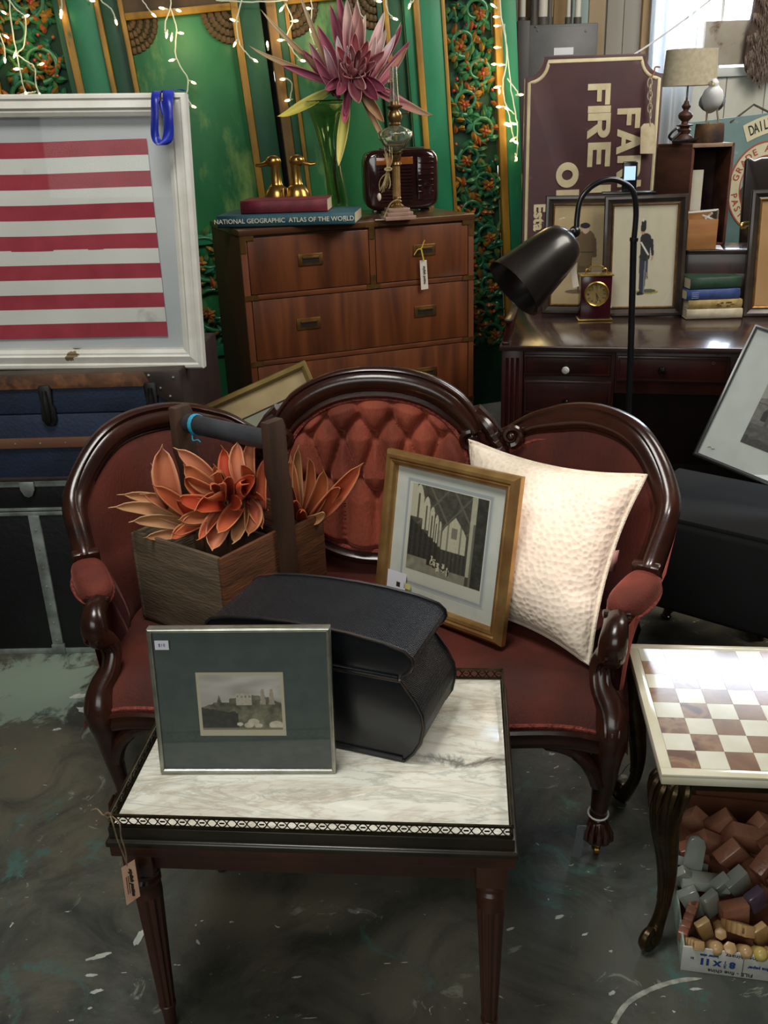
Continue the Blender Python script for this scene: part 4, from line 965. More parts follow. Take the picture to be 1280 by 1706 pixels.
picture_grid('print', w_-.164, h_-.152, 150, 150, gothic, gf, y=.0062, x0=.0, z0=.082)
B().box(-w_/2+.034, w_/2-.034, .0015, .0025, .034, h_-.034).obj('pane', glass_pane(), gf, smooth=False)
B().cbox((-w_/2+.068, .001, .070), (.062, .0006, .05)).obj('price_sticker', mat('label_white', 'e2e2ea', rough=.6), gf)
B().cbox((-w_/2+.075, .0004, .064), (.012, .0005, .012)).obj('price_sticker_mark', INK, gf)
B().cbox((-w_/2+.104, .001, .066), (.022, .0006, .014)).obj('price_sticker_edge', mat('label_yellow', 'd8cf7a', rough=.6), gf)

# ------------------------------------------------------------ cream pillow
RS = Matrix.Translation((-.098, 1.742, 0)) @ Matrix.Rotation(D(-7.8), 4, 'Z')
pA, pB, pC, pD = [RS @ V(p) for p in ((.25, .56, .805), (.655, .315, .805), (.53, .105, .437), (.24, .345, .437))]
pc = (pA+pB+pC+pD)/4; pn = (pB-pA).cross(pD-pA).normalized(); pn = pn if pn.y < 0 else -pn
pw = thing('pillow', 'cream honeycomb-textured pillow with piped edge in the right corner of the settee', 'pillow', pc)
def pil(u, v, side):
    uu = u*2-1; vv = v*2-1
    a = 1-.075*(1-vv*vv)*0; bu = uu*(1-.12*(1-vv*vv)*abs(uu)**2*1.0); bv = vv*(1-.12*(1-uu*uu)*abs(vv)**2*1.0)
    U = (bu+1)/2; Vv = (bv+1)/2
    p = pA*(1-U)*(1-Vv)+pB*U*(1-Vv)+pC*U*Vv+pD*(1-U)*Vv-pc
    h = (max(0, (1-uu*uu)*(1-vv*vv)))**.46*.105
    wr = .006*nz(u*5, v*5, 2)+.012*exp(-((u-.97)/.10)**2-((v-.66)/.06)**2)*-1
    wr += .006*sin((u+v)*14)*exp(-((1-abs(uu))**2+(1-abs(vv))**2)/.10)
    return p+pn*side*(h+wr*min(1, h/.03))
PM = mat('cream_honeycomb', 'efe0cc', 'e6d3bd', 5, .6, bump=.5, bscale=78, tex='cells', sheen=.2)
B().grid(lambda u, v: pil(u, v, 1), 60, 60).obj('pillow_front', PM, pw, angle=120)
B().grid(lambda u, v: pil(u, v, -1), 40, 40).obj('pillow_back', PM, pw, angle=120)
edge = [pil(t/20, 0, 0) for t in range(20)]+[pil(1, t/20, 0) for t in range(20)]+[pil(1-t/20, 1, 0) for t in range(20)]+[pil(0, 1-t/20, 0) for t in range(20)]
B().tube(edge, .0062, 8, closed=True).obj('piping', mat('piping_cream', 'e9dcc6', rough=.7, c2='d8c8b0', scale=60, bump=.4), pw)
q = pil(1, .42, 0)
B().add([q, q+V((.02, .012, -.004)), q+V((.012, .008, -.055)), q+V((-.004, 0, -.05))], [(0, 1, 2, 3)]).obj('care_label', mat('label_pink', 'b98a80', rough=.7), pw, solid=.001)

# ============================================================ CHESS TABLE
ch = thing('chess_table', 'marble chessboard-topped table on cast bronze cabriole legs', 'table', (.491, 1.385, 0), D(-6.8))
cell = .0531; cs = 8.8*cell; bo = .4*cell; zt = .44; tk = .024
ONW = mat('onyx_cream', 'e8e4d2', 'd3cdb4', 9, .14, coat=.35, rvar=1, spot=('f4f2ea', 12, .55, .7)); ONE = mat('onyx_border', 'e9e3cd', 'd2c8a8', 5, .14, coat=.35, rvar=1, spot=('c9a77c', 4, .66, .74))
BRS = [mat('onyx_brown', '84604a', '6a4a3c', 14, .14, coat=.35, rvar=1, distort=1.5, c3='9c7a58'), mat('onyx_tan', '987656', '7e5e44', 9, .14, coat=.35, rvar=1, distort=1), mat('onyx_mauve', '8c6050', 'b08468', 12, .14, coat=.35, rvar=1, distort=2)]
B().box(0, cs, 0, cs, zt-tk, zt-.004).obj('slab', ONE, ch, bevel=.003)
for a in ((0, cs, 0, bo), (0, cs, cs-bo, cs), (0, bo, bo, cs-bo), (cs-bo, cs, bo, cs-bo)): B().box(a[0], a[1], a[2], a[3], zt-.006, zt).obj('border_strip', ONE, ch, bevel=.0015)
tw_m = B().box(0, cell-.0004, 0, cell-.0004, zt-.006, zt).obj('tile', ONW, ch, smooth=False)
first = True
for r in range(8):
    for c in range(8):
        o = tw_m if first else tw_m.copy()
        if not first:
            COL.objects.link(o); o.parent = ch
        first = False
        o.location = (bo+c*cell, bo+r*cell, 0)
        o.material_slots[0].link = 'OBJECT'; o.material_slots[0].material = BRS[(r*3+c*5+(r*c) % 2) % 3] if (r+c) % 2 == 0 else ONW
BRN2 = mat('cast_bronze', '4a3a24', '2b2115', 14, .3, metal=.75, bump=.15)
for sx, sy in ((0, 0), (1, 0), (0, 1), (1, 1)):
    dx, dy = (1 if sx else -1), (1 if sy else -1)
    cxx = cs*sx-dx*.035; cyy = cs*sy-dy*.035
    def q(o_, z): return (cxx+dx*o_*.72, cyy+dy*o_*.72, z)
    P_ = [q(-.004, .412), q(.008, .39), q(.020, .35), q(.018, .30), q(.004, .23), q(-.006, .16), q(-.002, .10), q(.010, .06), q(.022, .035), q(.028, .018)]
    R_ = [.034, .034, .031, .027, .021, .017, .014, .014, .017, .016]
    pth = crom(P_, 5); rd = [crom_scalar(R_, i/5) for i in range(len(pth))]
    lg = B().tube(pth, rd, 14).obj('leg', BRN2, ch, angle=60)
    b = B()
    for k in (-1, 0, 1):
        an = math.atan2(dy, dx)+k*.7
        b.tube([p+V((cos(an), sin(an), 0))*(r_*.92) for p, r_ in zip(pth[1:30], rd[1:30])], [.002]+[.0045]*25+[.003]*3, 6)
    for k in range(5):
        an = math.atan2(dy, dx)+(k-2)*.6
        b.tube(crom([pth[1]+V((cos(an), sin(an), .2))*.034, pth[5]+V((cos(an), sin(an), 0))*.040, pth[9]+V((cos(an), sin(an), 0))*.036+V((0, 0, -.006))], 5), [.003, .005, .007, .008, .008, .007, .007, .006, .004, .003, .002], 6)
    b.obj('leaf_casting', BRN2, lg)
    c_ = V(P_[-1]); B().tube(spiral(c_+V((dx*.006, dy*.006, .016)), .020, 1.2, -pi/2, (dx*.7, dy*.7, 0), (0, 0, 1)), [.013-.005*i/30 for i in range(31)], 8).obj('scroll_toe', BRN2, lg)
    B().ball((c_.x, c_.y, .011), .011, 10).obj('foot_pad', BRN2, lg)
b = B()
for s0 in ((.05, .03, cs-.05, .03), (.05, cs-.03, cs-.05, cs-.03), (.03, .05, .03, cs-.05), (cs-.03, .05, cs-.03, cs-.05)):
    b.box(min(s0[0], s0[2])-.006, max(s0[0], s0[2])+.006, min(s0[1], s0[3])-.006, max(s0[1], s0[3])+.006, zt-tk-.03, zt-tk)
b.obj('under_frame', BRN2, ch, bevel=.002, kind='stuff')
# ------------------------------------------------------------ cardboard lid with stone pieces
k0 = PZ(1134, 1616, 0); k1 = PZ(1280, 1635, 0); ka = math.atan2(k1.y-k0.y, k1.x-k0.x)
bx = thing('paper_box', 'upturned white copy-paper box lid with handwriting, full of stone pieces under the chess table', 'cardboard box', (k0.x, k0.y, .0), ka)
CARD = mat('white_card', 'c9c8c2', 'b8b6ae', 20, .8); CIN = mat('brown_card', '8a5a40', '73462f', 6, .85)
BW, BD, BH = .34, .46, .062
B().box(0, BW, 0, .004, 0, BH).obj('front_wall', CARD, bx, bevel=.001); B().box(0, .004, .004, BD, 0, BH).obj('side_wall', mat('speckled_card', 'a9b5a6', '7f9585', 120, .8), bx, bevel=.001)
B().box(BW-.004, BW, .004, BD, 0, BH).obj('side_wall', CARD, bx); B().box(0, BW, BD-.004, BD, 0, BH).obj('back_wall', CIN, bx); B().box(.004, BW-.004, .004, BD-.004, .001, .004).obj('bottom', CIN, bx)
BL_ = mat('print_blue', '27457e', rough=.7); PEN = mat('marker_black', '1e1c20', rough=.7)
RU = RY(pi)   # printed upside down
def bt(s_, sz, x, z, m, off=0, sx=1): return text(s_, sz, m, bx, (x, -.0006, z), RU, .0003, off, sx=sx)
bt('8', .021, .094, .030, BL_, .0012); bt('1', .009, .0805, .035, BL_, .0004); bt('2', .009, .0805, .0235, BL_, .0004); B().cbox((.0805, -.0008, .0293), (.006, .0005, .0008)).obj('lettering', BL_, bx)
bt('X', .017, .066, .030, BL_, .0012); bt('11', .021, .043, .031, BL_, .0014); bt('in', .009, .019, .036, BL_, .0003); bt('letter size', .0085, .050, .047, BL_, .0004)
bt('office paper', .010, .146, .030, BL_, .0004)
B().box(.113, .1138, -.0012, 0, .006, .060).obj('lettering', PEN, bx)
bt('FILE - fine china', .0125, .092, .0095, PEN, .0001, 1.05); bt('fine chinasy', .0125, .110, .0535, PEN, .0001, 1.05)
cb = thing('brown_carton', 'open brown cardboard carton standing behind the stone pieces', 'cardboard box', Matrix.Translation(bx.location) @ Matrix.Rotation(ka, 4, 'Z') @ V((.075, BD+.012, 0)), ka)
for z0 in (0,):
    B().box(0, .22, 0, .006, 0, .26).obj('front_wall', CIN, cb, bevel=.001); B().box(.224, .44, .0, .006, 0, .26).obj('front_wall', CIN, cb, bevel=.001)
    B().box(0, .44, .14, .146, 0, .26).obj('back_wall', CIN, cb); B().box(0, .006, .006, .14, 0, .26).obj('side_wall', CIN, cb); B().box(.434, .44, .006, .14, 0, .26).obj('side_wall', CIN, cb)
MB = Matrix.Translation(bx.location) @ Matrix.Rotation(ka, 4, 'Z')
ONX = {'clear': mat('onyx_clear', 'bcc0b4', '9aa094', 12, .18, coat=.6, trans=.25), 'pink': mat('onyx_pink', 'b07c62', '8c5846', 10, .3, coat=.3, bump=.3, bscale=40), 'tan': mat('onyx_sand', 'c4a274', 'a07c4c', 14, .35, coat=.2), 'yellow': mat('onyx_yellow', 'c3ae62', 'a68f4a', 14, .35, coat=.2), 'violet': mat('onyx_violet', '6f6272', '57485a', 8, .2, coat=.5)}
def stone(kind, x, y, z, L_, r, rz, ry, label, grp, shape='pawn', rx=0):
    b = B()
    if shape == 'slab': b.prism([(-L_/2, -r), (L_/2, -r*.9), (L_/2, r*.9), (-L_/2, r)], -r*.5, r*.5)
    elif shape == 'round': b.lathe([(r*.3, -L_/2), (r, -L_/2+.004), (r, L_/2-.008), (r*.6, L_/2), (0, L_/2+.001)], 14)
    elif shape == 'rook': b.lathe([(r, -L_/2), (r, -L_/2+.008), (r*.7, -L_/2+.014), (r*.62, L_/2-.018), (r*.95, L_/2-.012), (r*.95, L_/2)], 6)
    elif shape == 'tablet': b.prism([(-r, -L_/2), (r, -L_/2), (r, L_/2-r), (r*.7, L_/2-r*.3), (0, L_/2), (-r*.7, L_/2-r*.3), (-r, L_/2-r)], -r*.4, r*.4)
    elif shape == 'carved':
        for k in range(5): b.cbox((0, 0, -L_/2+L_*(k+.5)/5), (r*2*(1-.05*k), r*1.4, L_/5-.002))
        b.box(-r*.8, r*.8, -r*.5, r*.5, -L_/2, L_/2)
    o = b.obj('stone_piece', ONX[kind], None, bevel=.0025, angle=40)
    o.matrix_world = MB @ Matrix.Translation((x, y, z)) @ Matrix.Rotation(rz, 4, 'Z') @ Matrix.Rotation(ry, 4, 'Y') @ Matrix.Rotation(rx, 4, 'X')
    tag(o, label, 'stone piece', grp); return o
gS = 'sand coloured stone pieces at the front of the box'; gP = 'pink stone blocks at the back right of the box'; gC = 'pale clear stone pieces behind the bronze leg'
lS = 'small sand-coloured carved stone piece in the front of the paper box'; lP = 'large reddish-pink stone block piled at the back of the paper box'; lC = 'pale translucent grey-green stone piece in the paper box behind the bronze leg'
i = 0
for (x, y, z, L_, r, rz, ry, sh, rx) in ((.022, .02, .052, .06, .013, .2, .2, 'carved', .9), (.045, .05, .062, .05, .015, .5, 1.2, 'slab', 0), (.075, .055, .060, .065, .013, -.3, .3, 'rook', 1.0), (.062, .018, .050, .045, .014, .1, .1, 'round', .8), (.088, .018, .052, .045, .014, -.2, .1, 'rook', .7), (.115, .016, .052, .05, .013, .2, 0, 'round', .8),
    (.11, .06, .065, .07, .016, .4, .4, 'carved', 1.0), (.15, .055, .06, .05, .015, .6, 1.3, 'slab', 0), (.165, .02, .05, .05, .014, -.1, .1, 'rook', .8), (.19, .02, .05, .05, .014, .3, .1, 'round', .8), (.18, .06, .06, .06, .015, .3, .4, 'carved', 1.0), (.215, .03, .055, .05, .015, .2, .2, 'rook', .7), (.22, .07, .06, .06, .015, 0, 1.2, 'slab', 0)):
    stone('tan', x, y, z, L_, r, rz, ry, lS, gS, sh, rx)
stone('yellow', .142, .014, .053, .05, .014, .1, .05, 'yellow rounded stone piece at the front edge of the paper box', None, 'round', .8)
stone('pink', .018, .075, .055, .09, .014, 1.2, 1.4, 'orange-red banded stone piece lying along the left wall of the paper box', None, 'carved', 0)
stone('violet', .15, .12, .085, .05, .02, .6, 1.2, 'dark violet glossy stone piece in the middle of the paper box', None, 'slab', 0)
stone('clear', .062, .105, .075, .06, .018, .7, 1.25, 'pinkish-white square stone block between the clear and the sand pieces', None, 'slab', 0)
for (x, y, z, L_, r, rz, ry, sh, rx) in ((.035, .19, .10, .12, .019, .1, .15, 'tablet', -.3), (.055, .155, .085, .10, .022, .1, .1, 'slab', 1.4), (.02, .16, .08, .08, .02, .5, .8, 'slab', 0.4), (.09, .15, .085, .055, .022, .8, .9, 'slab', .3), (.12, .16, .088, .07, .026, .9, 1.0, 'slab', .3), (.03, .12, .06, .07, .02, .2, 1.1, 'slab', 0), (.02, .22, .07, .1, .02, .2, .4, 'slab', 0.8)):
    stone('clear', x, y, z, L_, r, rz, ry, lC, gC, sh, rx)
for (x, y, z, L_, r, rz, ry, sh, rx) in ((.08, .24, .11, .11, .026, .5, .6, 'slab', .5), (.12, .21, .11, .12, .028, .9, .8, 'slab', .4), (.16, .25, .125, .12, .032, .2, .3, 'slab', .4), (.18, .19, .11, .12, .030, 1.1, .9, 'slab', .3), (.22, .22, .12, .12, .03, .4, .9, 'slab', .2), (.12, .28, .11, .11, .03, .2, .9, 'slab', 0), (.20, .29, .12, .12, .03, .6, .6, 'slab', .2), (.07, .30, .10, .10, .03, -.3, .6, 'slab', .4), (.21, .14, .09, .09, .026, .3, 1.2, 'slab', 0), (.26, .25, .11, .12, .03, .9, .8, 'slab', 0), (.05, .26, .05, .09, .03, .3, 1.3, 'slab', 0), (.15, .20, .05, .10, .03, .8, 1.4, 'slab', 0), (.24, .12, .05, .10, .03, .8, 1.4, 'slab', 0), (.11, .10, .04, .10, .028, .3, 1.45, 'slab', 0)):
    stone('pink', x, y, z, L_, r, rz, ry, lP, gP, sh, rx)

# ============================================================ TRUNKS AND FLAG FRAME (left)
Yt = 2.655
BLK = mat('black_trunk_cloth', '0a0b0f', '07080b', 12, .5, bump=.15); STEEL = mat('steel_strip', '9aa09c', '6c716d', 18, .38, metal=.35)
t1 = thing('steamer_trunk', 'black steamer trunk with steel strips standing on the floor at far left', 'trunk', (-1.16, Yt, 0), D(-2))
x1 = .585
B().box(-.5, x1, .004, .52, .0, .50).obj('body', BLK, t1, bevel=.004); B().box(-.5, x1, .004, .52, .503, .598).obj('lid', BLK, t1, bevel=.004)
for z0, z1 in ((.0, .018), (.488, .500), (.503, .512), (.582, .600)): B().box(-.503, x1+.003, -.001, .006, z0, z1).obj('edge_strip', STEEL, t1, bevel=.0008)
xs = PY(79, 975, Yt).x+1.16
for xx in (xs, xs-.52):
    B().box(xx-.017, xx+.017, -.004, .006, .018, .488).obj('batten', STEEL, t1, bevel=.001)
    b = B()
    for k in range(7): b.ball((xx, -.004, .05+k*.065), .0045, 8, sc=(1, .5, 1))
    b.obj('rivets', STEEL, t1, kind='stuff')
    B().box(xx-.021, xx+.021, -.007, .006, .0, .035).obj('end_clamp', STEEL, t1, bevel=.002)
hx_ = PY(48, 815, Yt).x+1.16; B().prism([(hx_+a_, z_) for a_, z_ in ((-.022, .60), (.022, .60), (.022, .575), (.012, .555), (0, .550), (-.012, .555), (-.022, .575))], -.010, -.001).obj('hasp', STEEL, t1, bevel=.002)
t2 = thing('travel_chest', 'navy blue trunk with brown leather edging stacked on the black trunk', 'trunk', (-1.16, Yt-.005, .602), D(-2))
NAV = mat('navy_canvas', '1f2c44', '182235', 8, .65, bump=.2, bscale=120, spot=('5a5f66', 14, .7, .74)); LTH = mat('trunk_leather', '6b4630', '3d2a20', 7, .6, bump=.2, spot=('8a5a38', 9, .55, .7)); LTD = mat('trunk_leather_dark', '3b2e28', '241c1a', 9, .5)
hb = .328
B().box(-.5, x1, .004, .52, 0, .205).obj('body', NAV, t2, bevel=.004); B().box(-.5, x1, .004, .52, .207, hb-.003).obj('lid', NAV, t2, bevel=.006)
B().box(-.503, x1+.003, -.003, .525, hb-.005, hb).obj('lid_top', mat('trunk_top', '4a4036', '2e2722', 6, .6, spot=('6b5c48', 12, .6, .7)), t2, bevel=.002)
B().box(-.503, x1-.06, -.004, .006, hb-.045, hb-.002).obj('leather_edge', LTH, t2, bevel=.002)
B().box(-.503, x1+.004, -.006, .006, .105, .135).obj('batten', mat('batten_brown', '7a5138', '5c3c2a', 8, .6, stretch=(.3, 1, 1)), t2, bevel=.002)
b = B()
for k in range(16): b.ball((-.45+k*.075, -.006, .120), .003, 7, sc=(1, .6, 1))
b.obj('batten_rivets', STEEL, t2, kind='stuff')
B().box(-.503, x1+.003, -.003, .525, 0, .012).obj('leather_edge', LTD, t2, bevel=.002)
B().prism([(x1-.10, hb-.002), (x1+.004, hb-.002), (x1+.004, hb-.095), (x1-.03, hb-.10), (x1-.07, hb-.07)], -.006, .03).obj('corner_cap', LTD, t2, bevel=.003)
B().box(x1, x1+.008, -.004, .526, 0, hb).obj('end_leather', mat('trunk_leather_end', '2f2019', '1b1310', 6, .5), t2, bevel=.003)
b = B()
for q in ((x1-.085, hb-.012), (x1-.055, hb-.05), (x1-.03, hb-.075), (x1-.015, hb-.02)): b.ball((q[0], -.007, q[1]), .004, 7)
b.obj('cap_nails', STEEL, t2, kind='stuff')
DST = mat('dark_steel', '3a3a3a', '222222', 20, .4, metal=.7)
for xx in (PY(83, 680, Yt).x+1.16, PY(258, 672, Yt).x+1.16):
    p = B().prism([(xx-.020, .285), (xx-.014, .295), (xx+.014, .295), (xx+.020, .285), (xx+.016, .235), (xx+.022, .225), (xx+.022, .190), (xx+.010, .172), (xx-.010, .172), (xx-.022, .190), (xx-.022, .225), (xx-.016, .235)], -.008, .004).obj('latch', DST, t2, bevel=.002)
    B().tube([(xx, -.012, .28), (xx, -.016, .25), (xx, -.015, .215), (xx, -.010, .185)], [.006, .008, .009, .006], 8).obj('latch_hook', DST, p)

WH = mat('chipped_white', 'd6d4cc', 'c6c3b8', 8, .55, bump=.12, spot=('6d5a40', 7, .655, .67))
ff = thing('flag_frame', 'large chipped white frame holding a faded striped flag, standing on the blue trunk', 'picture', (-1.127, 2.695, .934), rot=pose(D(-1), D(4.6), D(1.43)))
w_, h_ = 1.23, .741
B().frame(w_, h_, [(0, .045), (0, .004), (.004, 0), (.012, -.002), (.017, .003), (.022, .001), (.036, -.004), (.041, .003), (.046, .002), (.056, .008), (.058, .03), (.058, .045)]).obj('frame', WH, ff, angle=25)
B().box(-w_/2+.05, w_/2-.05, .034, .042, .05, h_-.05).obj('backing_cloth', mat('aged_linen', 'bdbcbc', 'aeb0b2', 3, .9), ff)
fx1 = w_/2-.104; fx0 = fx1-.95; fz0, fz1 = .088, .625; sh = (fz1-fz0)/13
RS_ = mat('faded_red_cloth', 'a23a46', '93303c', 12, .85, bump=.1, bscale=300); WS_ = mat('aged_white_cloth', 'd9d6cf', 'c9c6c0', 3, .85, bump=.1, bscale=300, spot=('9c988f', 4, .62, .75))
for k in range(13):
    z0 = fz0+k*sh
    xl = fx0 if k < 6 else fx0+.38
    B().grid(lambda u, v: V((xl+(fx1-.016*((z0+sh*v-fz0)/(fz1-fz0))-xl)*u, .029+.0015*nz(u*6, k*.2, 1), z0+sh*v-.004*sin(u*pi*1.2+.6))), 30, 1).obj('stripe', RS_ if k % 2 == 0 else WS_, ff, smooth=False, solid=.001)
B().grid(lambda u, v: V((fx0+.38*u, .028, fz0+6*sh+7*sh*v-.006)), 10, 4).obj('canton', mat('faded_blue_cloth', '3a4668', '323c5a', 10, .85), ff, solid=.001)
B().box(-w_/2+.056, w_/2-.056, .010, .011, .056, h_-.056).obj('pane', glass_pane('old_glass', (.97, .98, .98), ior=1.18), ff, smooth=False)
rb = thing('blue_ribbon', 'royal blue satin ribbon looped over the top right corner of the flag frame', 'ribbon', ff.matrix_world @ V((0, 0, 0)) if False else (0, 0, 0))
ro = PY(272, 160, 2.72); rb.location = ro
RIB = mat('blue_satin', '2433a8', '1a2688', 6, .35, sheen=.5)
def ribbon(pts, w, name='ribbon_loop'):
    pts = crom([PY(x, y, Y)-ro for x, y, Y in pts], 6); 
    return B().add([p+V((s_*w/2, s_*w*.25*sin(i*.25), 0)) for i, p in enumerate(pts) for s_ in (-1, 1)], [(2*i, 2*i+1, 2*i+3, 2*i+2) for i in range(len(pts)-1)]).obj(name, RIB, rb, solid=.0012)
ribbon([(270, 157, 2.79), (263, 152, 2.76), (259, 160, 2.70), (258, 190, 2.685), (258, 222, 2.685), (263, 236, 2.68), (270, 241, 2.675)], .022)
ribbon([(276, 157, 2.79), (280, 150, 2.76), (280, 162, 2.70), (280, 190, 2.68), (281, 220, 2.68), (277, 236, 2.675), (268, 242, 2.67)], .028)
ribbon([(262, 154, 2.79), (272, 152, 2.765), (285, 150, 2.76), (300, 149, 2.77), (308, 151, 2.785)], .012, 'ribbon_tail')
ribbon([(268, 168, 2.70), (271, 180, 2.695), (274, 192, 2.69)], .012, 'ribbon_knot')

gb = thing('gilt_frame', 'tilted gilt frame with cream mat leaning behind the settee in front of the dresser', 'picture', (-.155, 2.86, .075), rot=pose(D(16), D(10), D(-18)))
w_, h_ = .406, .775
GB = mat('pale_gilt', '9a8450', '7c6438', 10, .4, metal=.55)
B().frame(w_, h_, [(0, .02), (0, 0), (.004, -.005), (.012, -.006), (.018, -.002), (.022, .004), (.022, .02)]).obj('frame', GB, gb, angle=25)
B().box(-w_/2+.018, w_/2-.018, .01, .016, .018, h_-.018).obj('mat_board', mat('cream_mat', 'b39f78', 'a8946c', 20, .85), gb)
B().box(-w_/2+.068, w_/2-.068, .008, .010, .10, h_-.088).obj('mat_line', mat('ink_dark', '2b2320', rough=.8), gb)
B().box(-w_/2+.072, w_/2-.072, .007, .009, .104, h_-.093).obj('print', mat('grey_green_print', 'a8ab98', '8f9480', 5, .85), gb)
B().box(-w_/2+.02, w_/2-.02, .003, .004, .02, h_-.02).obj('pane', glass_pane(), gb, smooth=False)
wr = crom([PY(x, y, 2.80)-V((-.155, 2.86, .075)) for x, y in ((342, 712), (348, 690), (360, 668), (368, 660))], 6)
wr2 = crom([PY(x, y, 2.78)-V((-.155, 2.86, .075)) for x, y in ((362, 706), (352, 694), (366, 687), (392, 692), (412, 708), (420, 722))], 6)
gi = gb.matrix_world.to_3x3().inverted()
B().tube([gi @ p for p in wr2], .0018, 5).obj('hanging_wire', mat('twine', '8d7a62', rough=.9), gb)

# ============================================================ DRESSER
DFL = PZ(398, 384, 1.2); dr = thing('dresser', 'walnut campaign chest of drawers with recessed brass handles', 'dresser', (DFL.x, DFL.y, 0), D(20.7))
WAL = mat('walnut_veneer', '6c3a1e', '482412', 3.5, .42, stretch=(4, 1, .35), bump=.05, coat=.15, distort=.6, rvar=1); WALD = mat('walnut_side', '4a2a19', '33190f', 3, .5, stretch=(1, 1, .3)); BRA = mat('antique_brass', '8e6a3c', '6a4c2a', 20, .38, metal=.85)
dw, dd, dh = 1.024, .54, 1.2
B().box(0, dw, .012, dd, .03, dh-.022).obj('carcass', WALD, dr, bevel=.003)
B().box(-.004, dw+.004, -.002, dd+.004, dh-.024, dh).obj('top', mat('walnut_top', '5c3a22', '402514', 3, .32, stretch=(.4, 3, 1), coat=.3), dr, bevel=.003)
ST_ = mat('walnut_stile', '6b3a20', '4c2814', 5, .42, stretch=(1, 1, .3), coat=.15)
B().box(0, .026, 0, .02, .03, dh-.024).obj('stile', ST_, dr, bevel=.002); B().box(dw-.026, dw, 0, .02, .03, dh-.024).obj('stile', ST_, dr, bevel=.002)
zr = [(.945, 1.170), (.675, .925), (.400, .655), (.115, .380)]
for z0, z1 in ((.925, .945), (.655, .675), (.380, .400), (.03, .115)): B().box(.026, dw-.026, 0, .02, z0, z1).obj('rail', ST_, dr, bevel=.002)
xmid = .555
B().box(xmid-.013, xmid+.013, 0, .02, .945, 1.176).obj('stile', ST_, dr, bevel=.002)
def dhandle(x, z, par):
    p = B().box(x-.052, x+.052, -.003, .003, z-.024, z+.024).obj('handle_plate', BRA, par, bevel=.002)
    B().box(x-.036, x+.036, -.0035, -.0028, z-.012, z+.012).obj('handle_recess', mat('recess_black', '120c08', rough=.8), par)
    B().box(x-.034, x+.034, -.006, -.0036, z+.004, z+.013).obj('pull', BRA, par, bevel=.001)
def drawer(x0, x1, z0, z1, hs):
    d = B().box(x0+.003, x1-.003, .001, .02, z0+.003, z1-.003).obj('drawer', WAL, dr, bevel=.002)
    for h in hs: dhandle(h, (z0+z1)/2+.01, d)
drawer(.026, xmid-.013, *zr[0], [.285]); drawer(xmid+.013, dw-.026, *zr[0], [.79])
for r in zr[1:]: drawer(.026, dw-.026, *r, [.26, .79])
for (x, z, a, b2) in ((.0, 1.176, 1, -1), (dw, 1.176, -1, -1)):
    B().prism([(x, z), (x+a*.055, z), (x+a*.055, z-.018), (x+a*.022, z-.018), (x+a*.022, z-.065), (x, z-.065)], -.003, .002).obj('corner_bracket', BRA, dr)
for z in (.935, .665, .39):
    for x, a in ((0, 1), (dw, -1)): B().box(min(x, x+a*.055), max(x, x+a*.055), -.003, .002, z-.010, z+.010).obj('strap_bracket', BRA, dr)
B().prism([(xmid-.03, .945), (xmid-.03, .927), (xmid+.03, .927), (xmid+.03, .945), (xmid+.011, .945), (xmid+.011, .985), (xmid-.011, .985), (xmid-.011, .945)], -.003, .002).obj('tee_bracket', BRA, dr)
B().prism([(xmid-.03, 1.176), (xmid-.03, 1.19), (xmid+.03, 1.19), (xmid+.03, 1.176), (xmid+.011, 1.176), (xmid+.011, 1.13), (xmid-.011, 1.13), (xmid-.011, 1.176)], -.0045, .002).obj('tee_bracket', BRA, dr)
DM = Matrix.Translation((DFL.x, DFL.y, 0)) @ Matrix.Rotation(D(20.7), 4, 'Z')
# tag on the upper right drawer
dt = thing('drawer_tag', 'white shop tag on yellow ribbon tied to the upper right dresser handle', 'tag', DM @ V((.79, -.01, 1.06)))
Yq = dt.location.y-.012
ql = [PY(x, y, Yq)-dt.location for x, y in ((699.5, 434), (711, 433), (714, 481), (702, 483))]
nn_ = V((0, .001, 0)); B().add(ql+[q+nn_ for q in ql], [(0, 1, 2, 3), (4, 7, 6, 5), (0, 4, 5, 1), (1, 5, 6, 2), (2, 6, 7, 3), (3, 7, 4, 0)]).obj('tag_card', mat('tag_white', 'd2c6b8', rough=.8), dt, smooth=False)
on_quad(dt, 'stylish patina', .0145, ql, .62, .5, 1, INK, offset=.0003)
B().tube(crom([PY(x, y, Yq-.004)-dt.location for x, y in ((690, 425), (696, 416), (702, 414), (706, 404), (708, 400))], 5), .0022, 5).obj('ribbon', mat('yellow_ribbon', 'c9b23c', rough=.5), dt)
B().tube(crom([PY(x, y, Yq-.004)-dt.location for x, y in ((702, 415), (704, 424), (706, 434))], 5), .0032, 5).obj('ribbon', MATS['yellow_ribbon'], dt)

# ---- books and things on the dresser
PAGE = mat('book_pages', 'cfc2a2', 'b8a988', 60, .9, stretch=(1, 1, 12))
def book(label, loc, yaw, w, d, h, col, grp=None, title=None, tcol='d8d2bc', tsize=.018, c2=None, par=None, rough=.6, tsp=1):
    t = thing('book', label, 'book', loc, yaw, grp)
    cm_ = mat('cover_'+col, col, c2 or col, 30, rough, bump=.1, bscale=200)
    B().box(.003, w-.003, .004, d-.005, .003, h-.003).obj('pages', PAGE, t)
    B().box(0, w, .0, d, 0, .003).obj('cover', cm_, t, bevel=.001); B().box(0, w, .0, d, h-.003, h).obj('cover', cm_, t, bevel=.001)
    B().grid(lambda u, v: V((w*u, .001-.006*sin(pi*v), h*v)), 4, 8).obj('spine', cm_, t, solid=.002)
    if title: text(title, tsize, mat('foil_'+tcol, tcol, rough=.5), t, (w/2, -.0072, h/2), depth=.0003, offset=.0002, space=tsp)
    return t
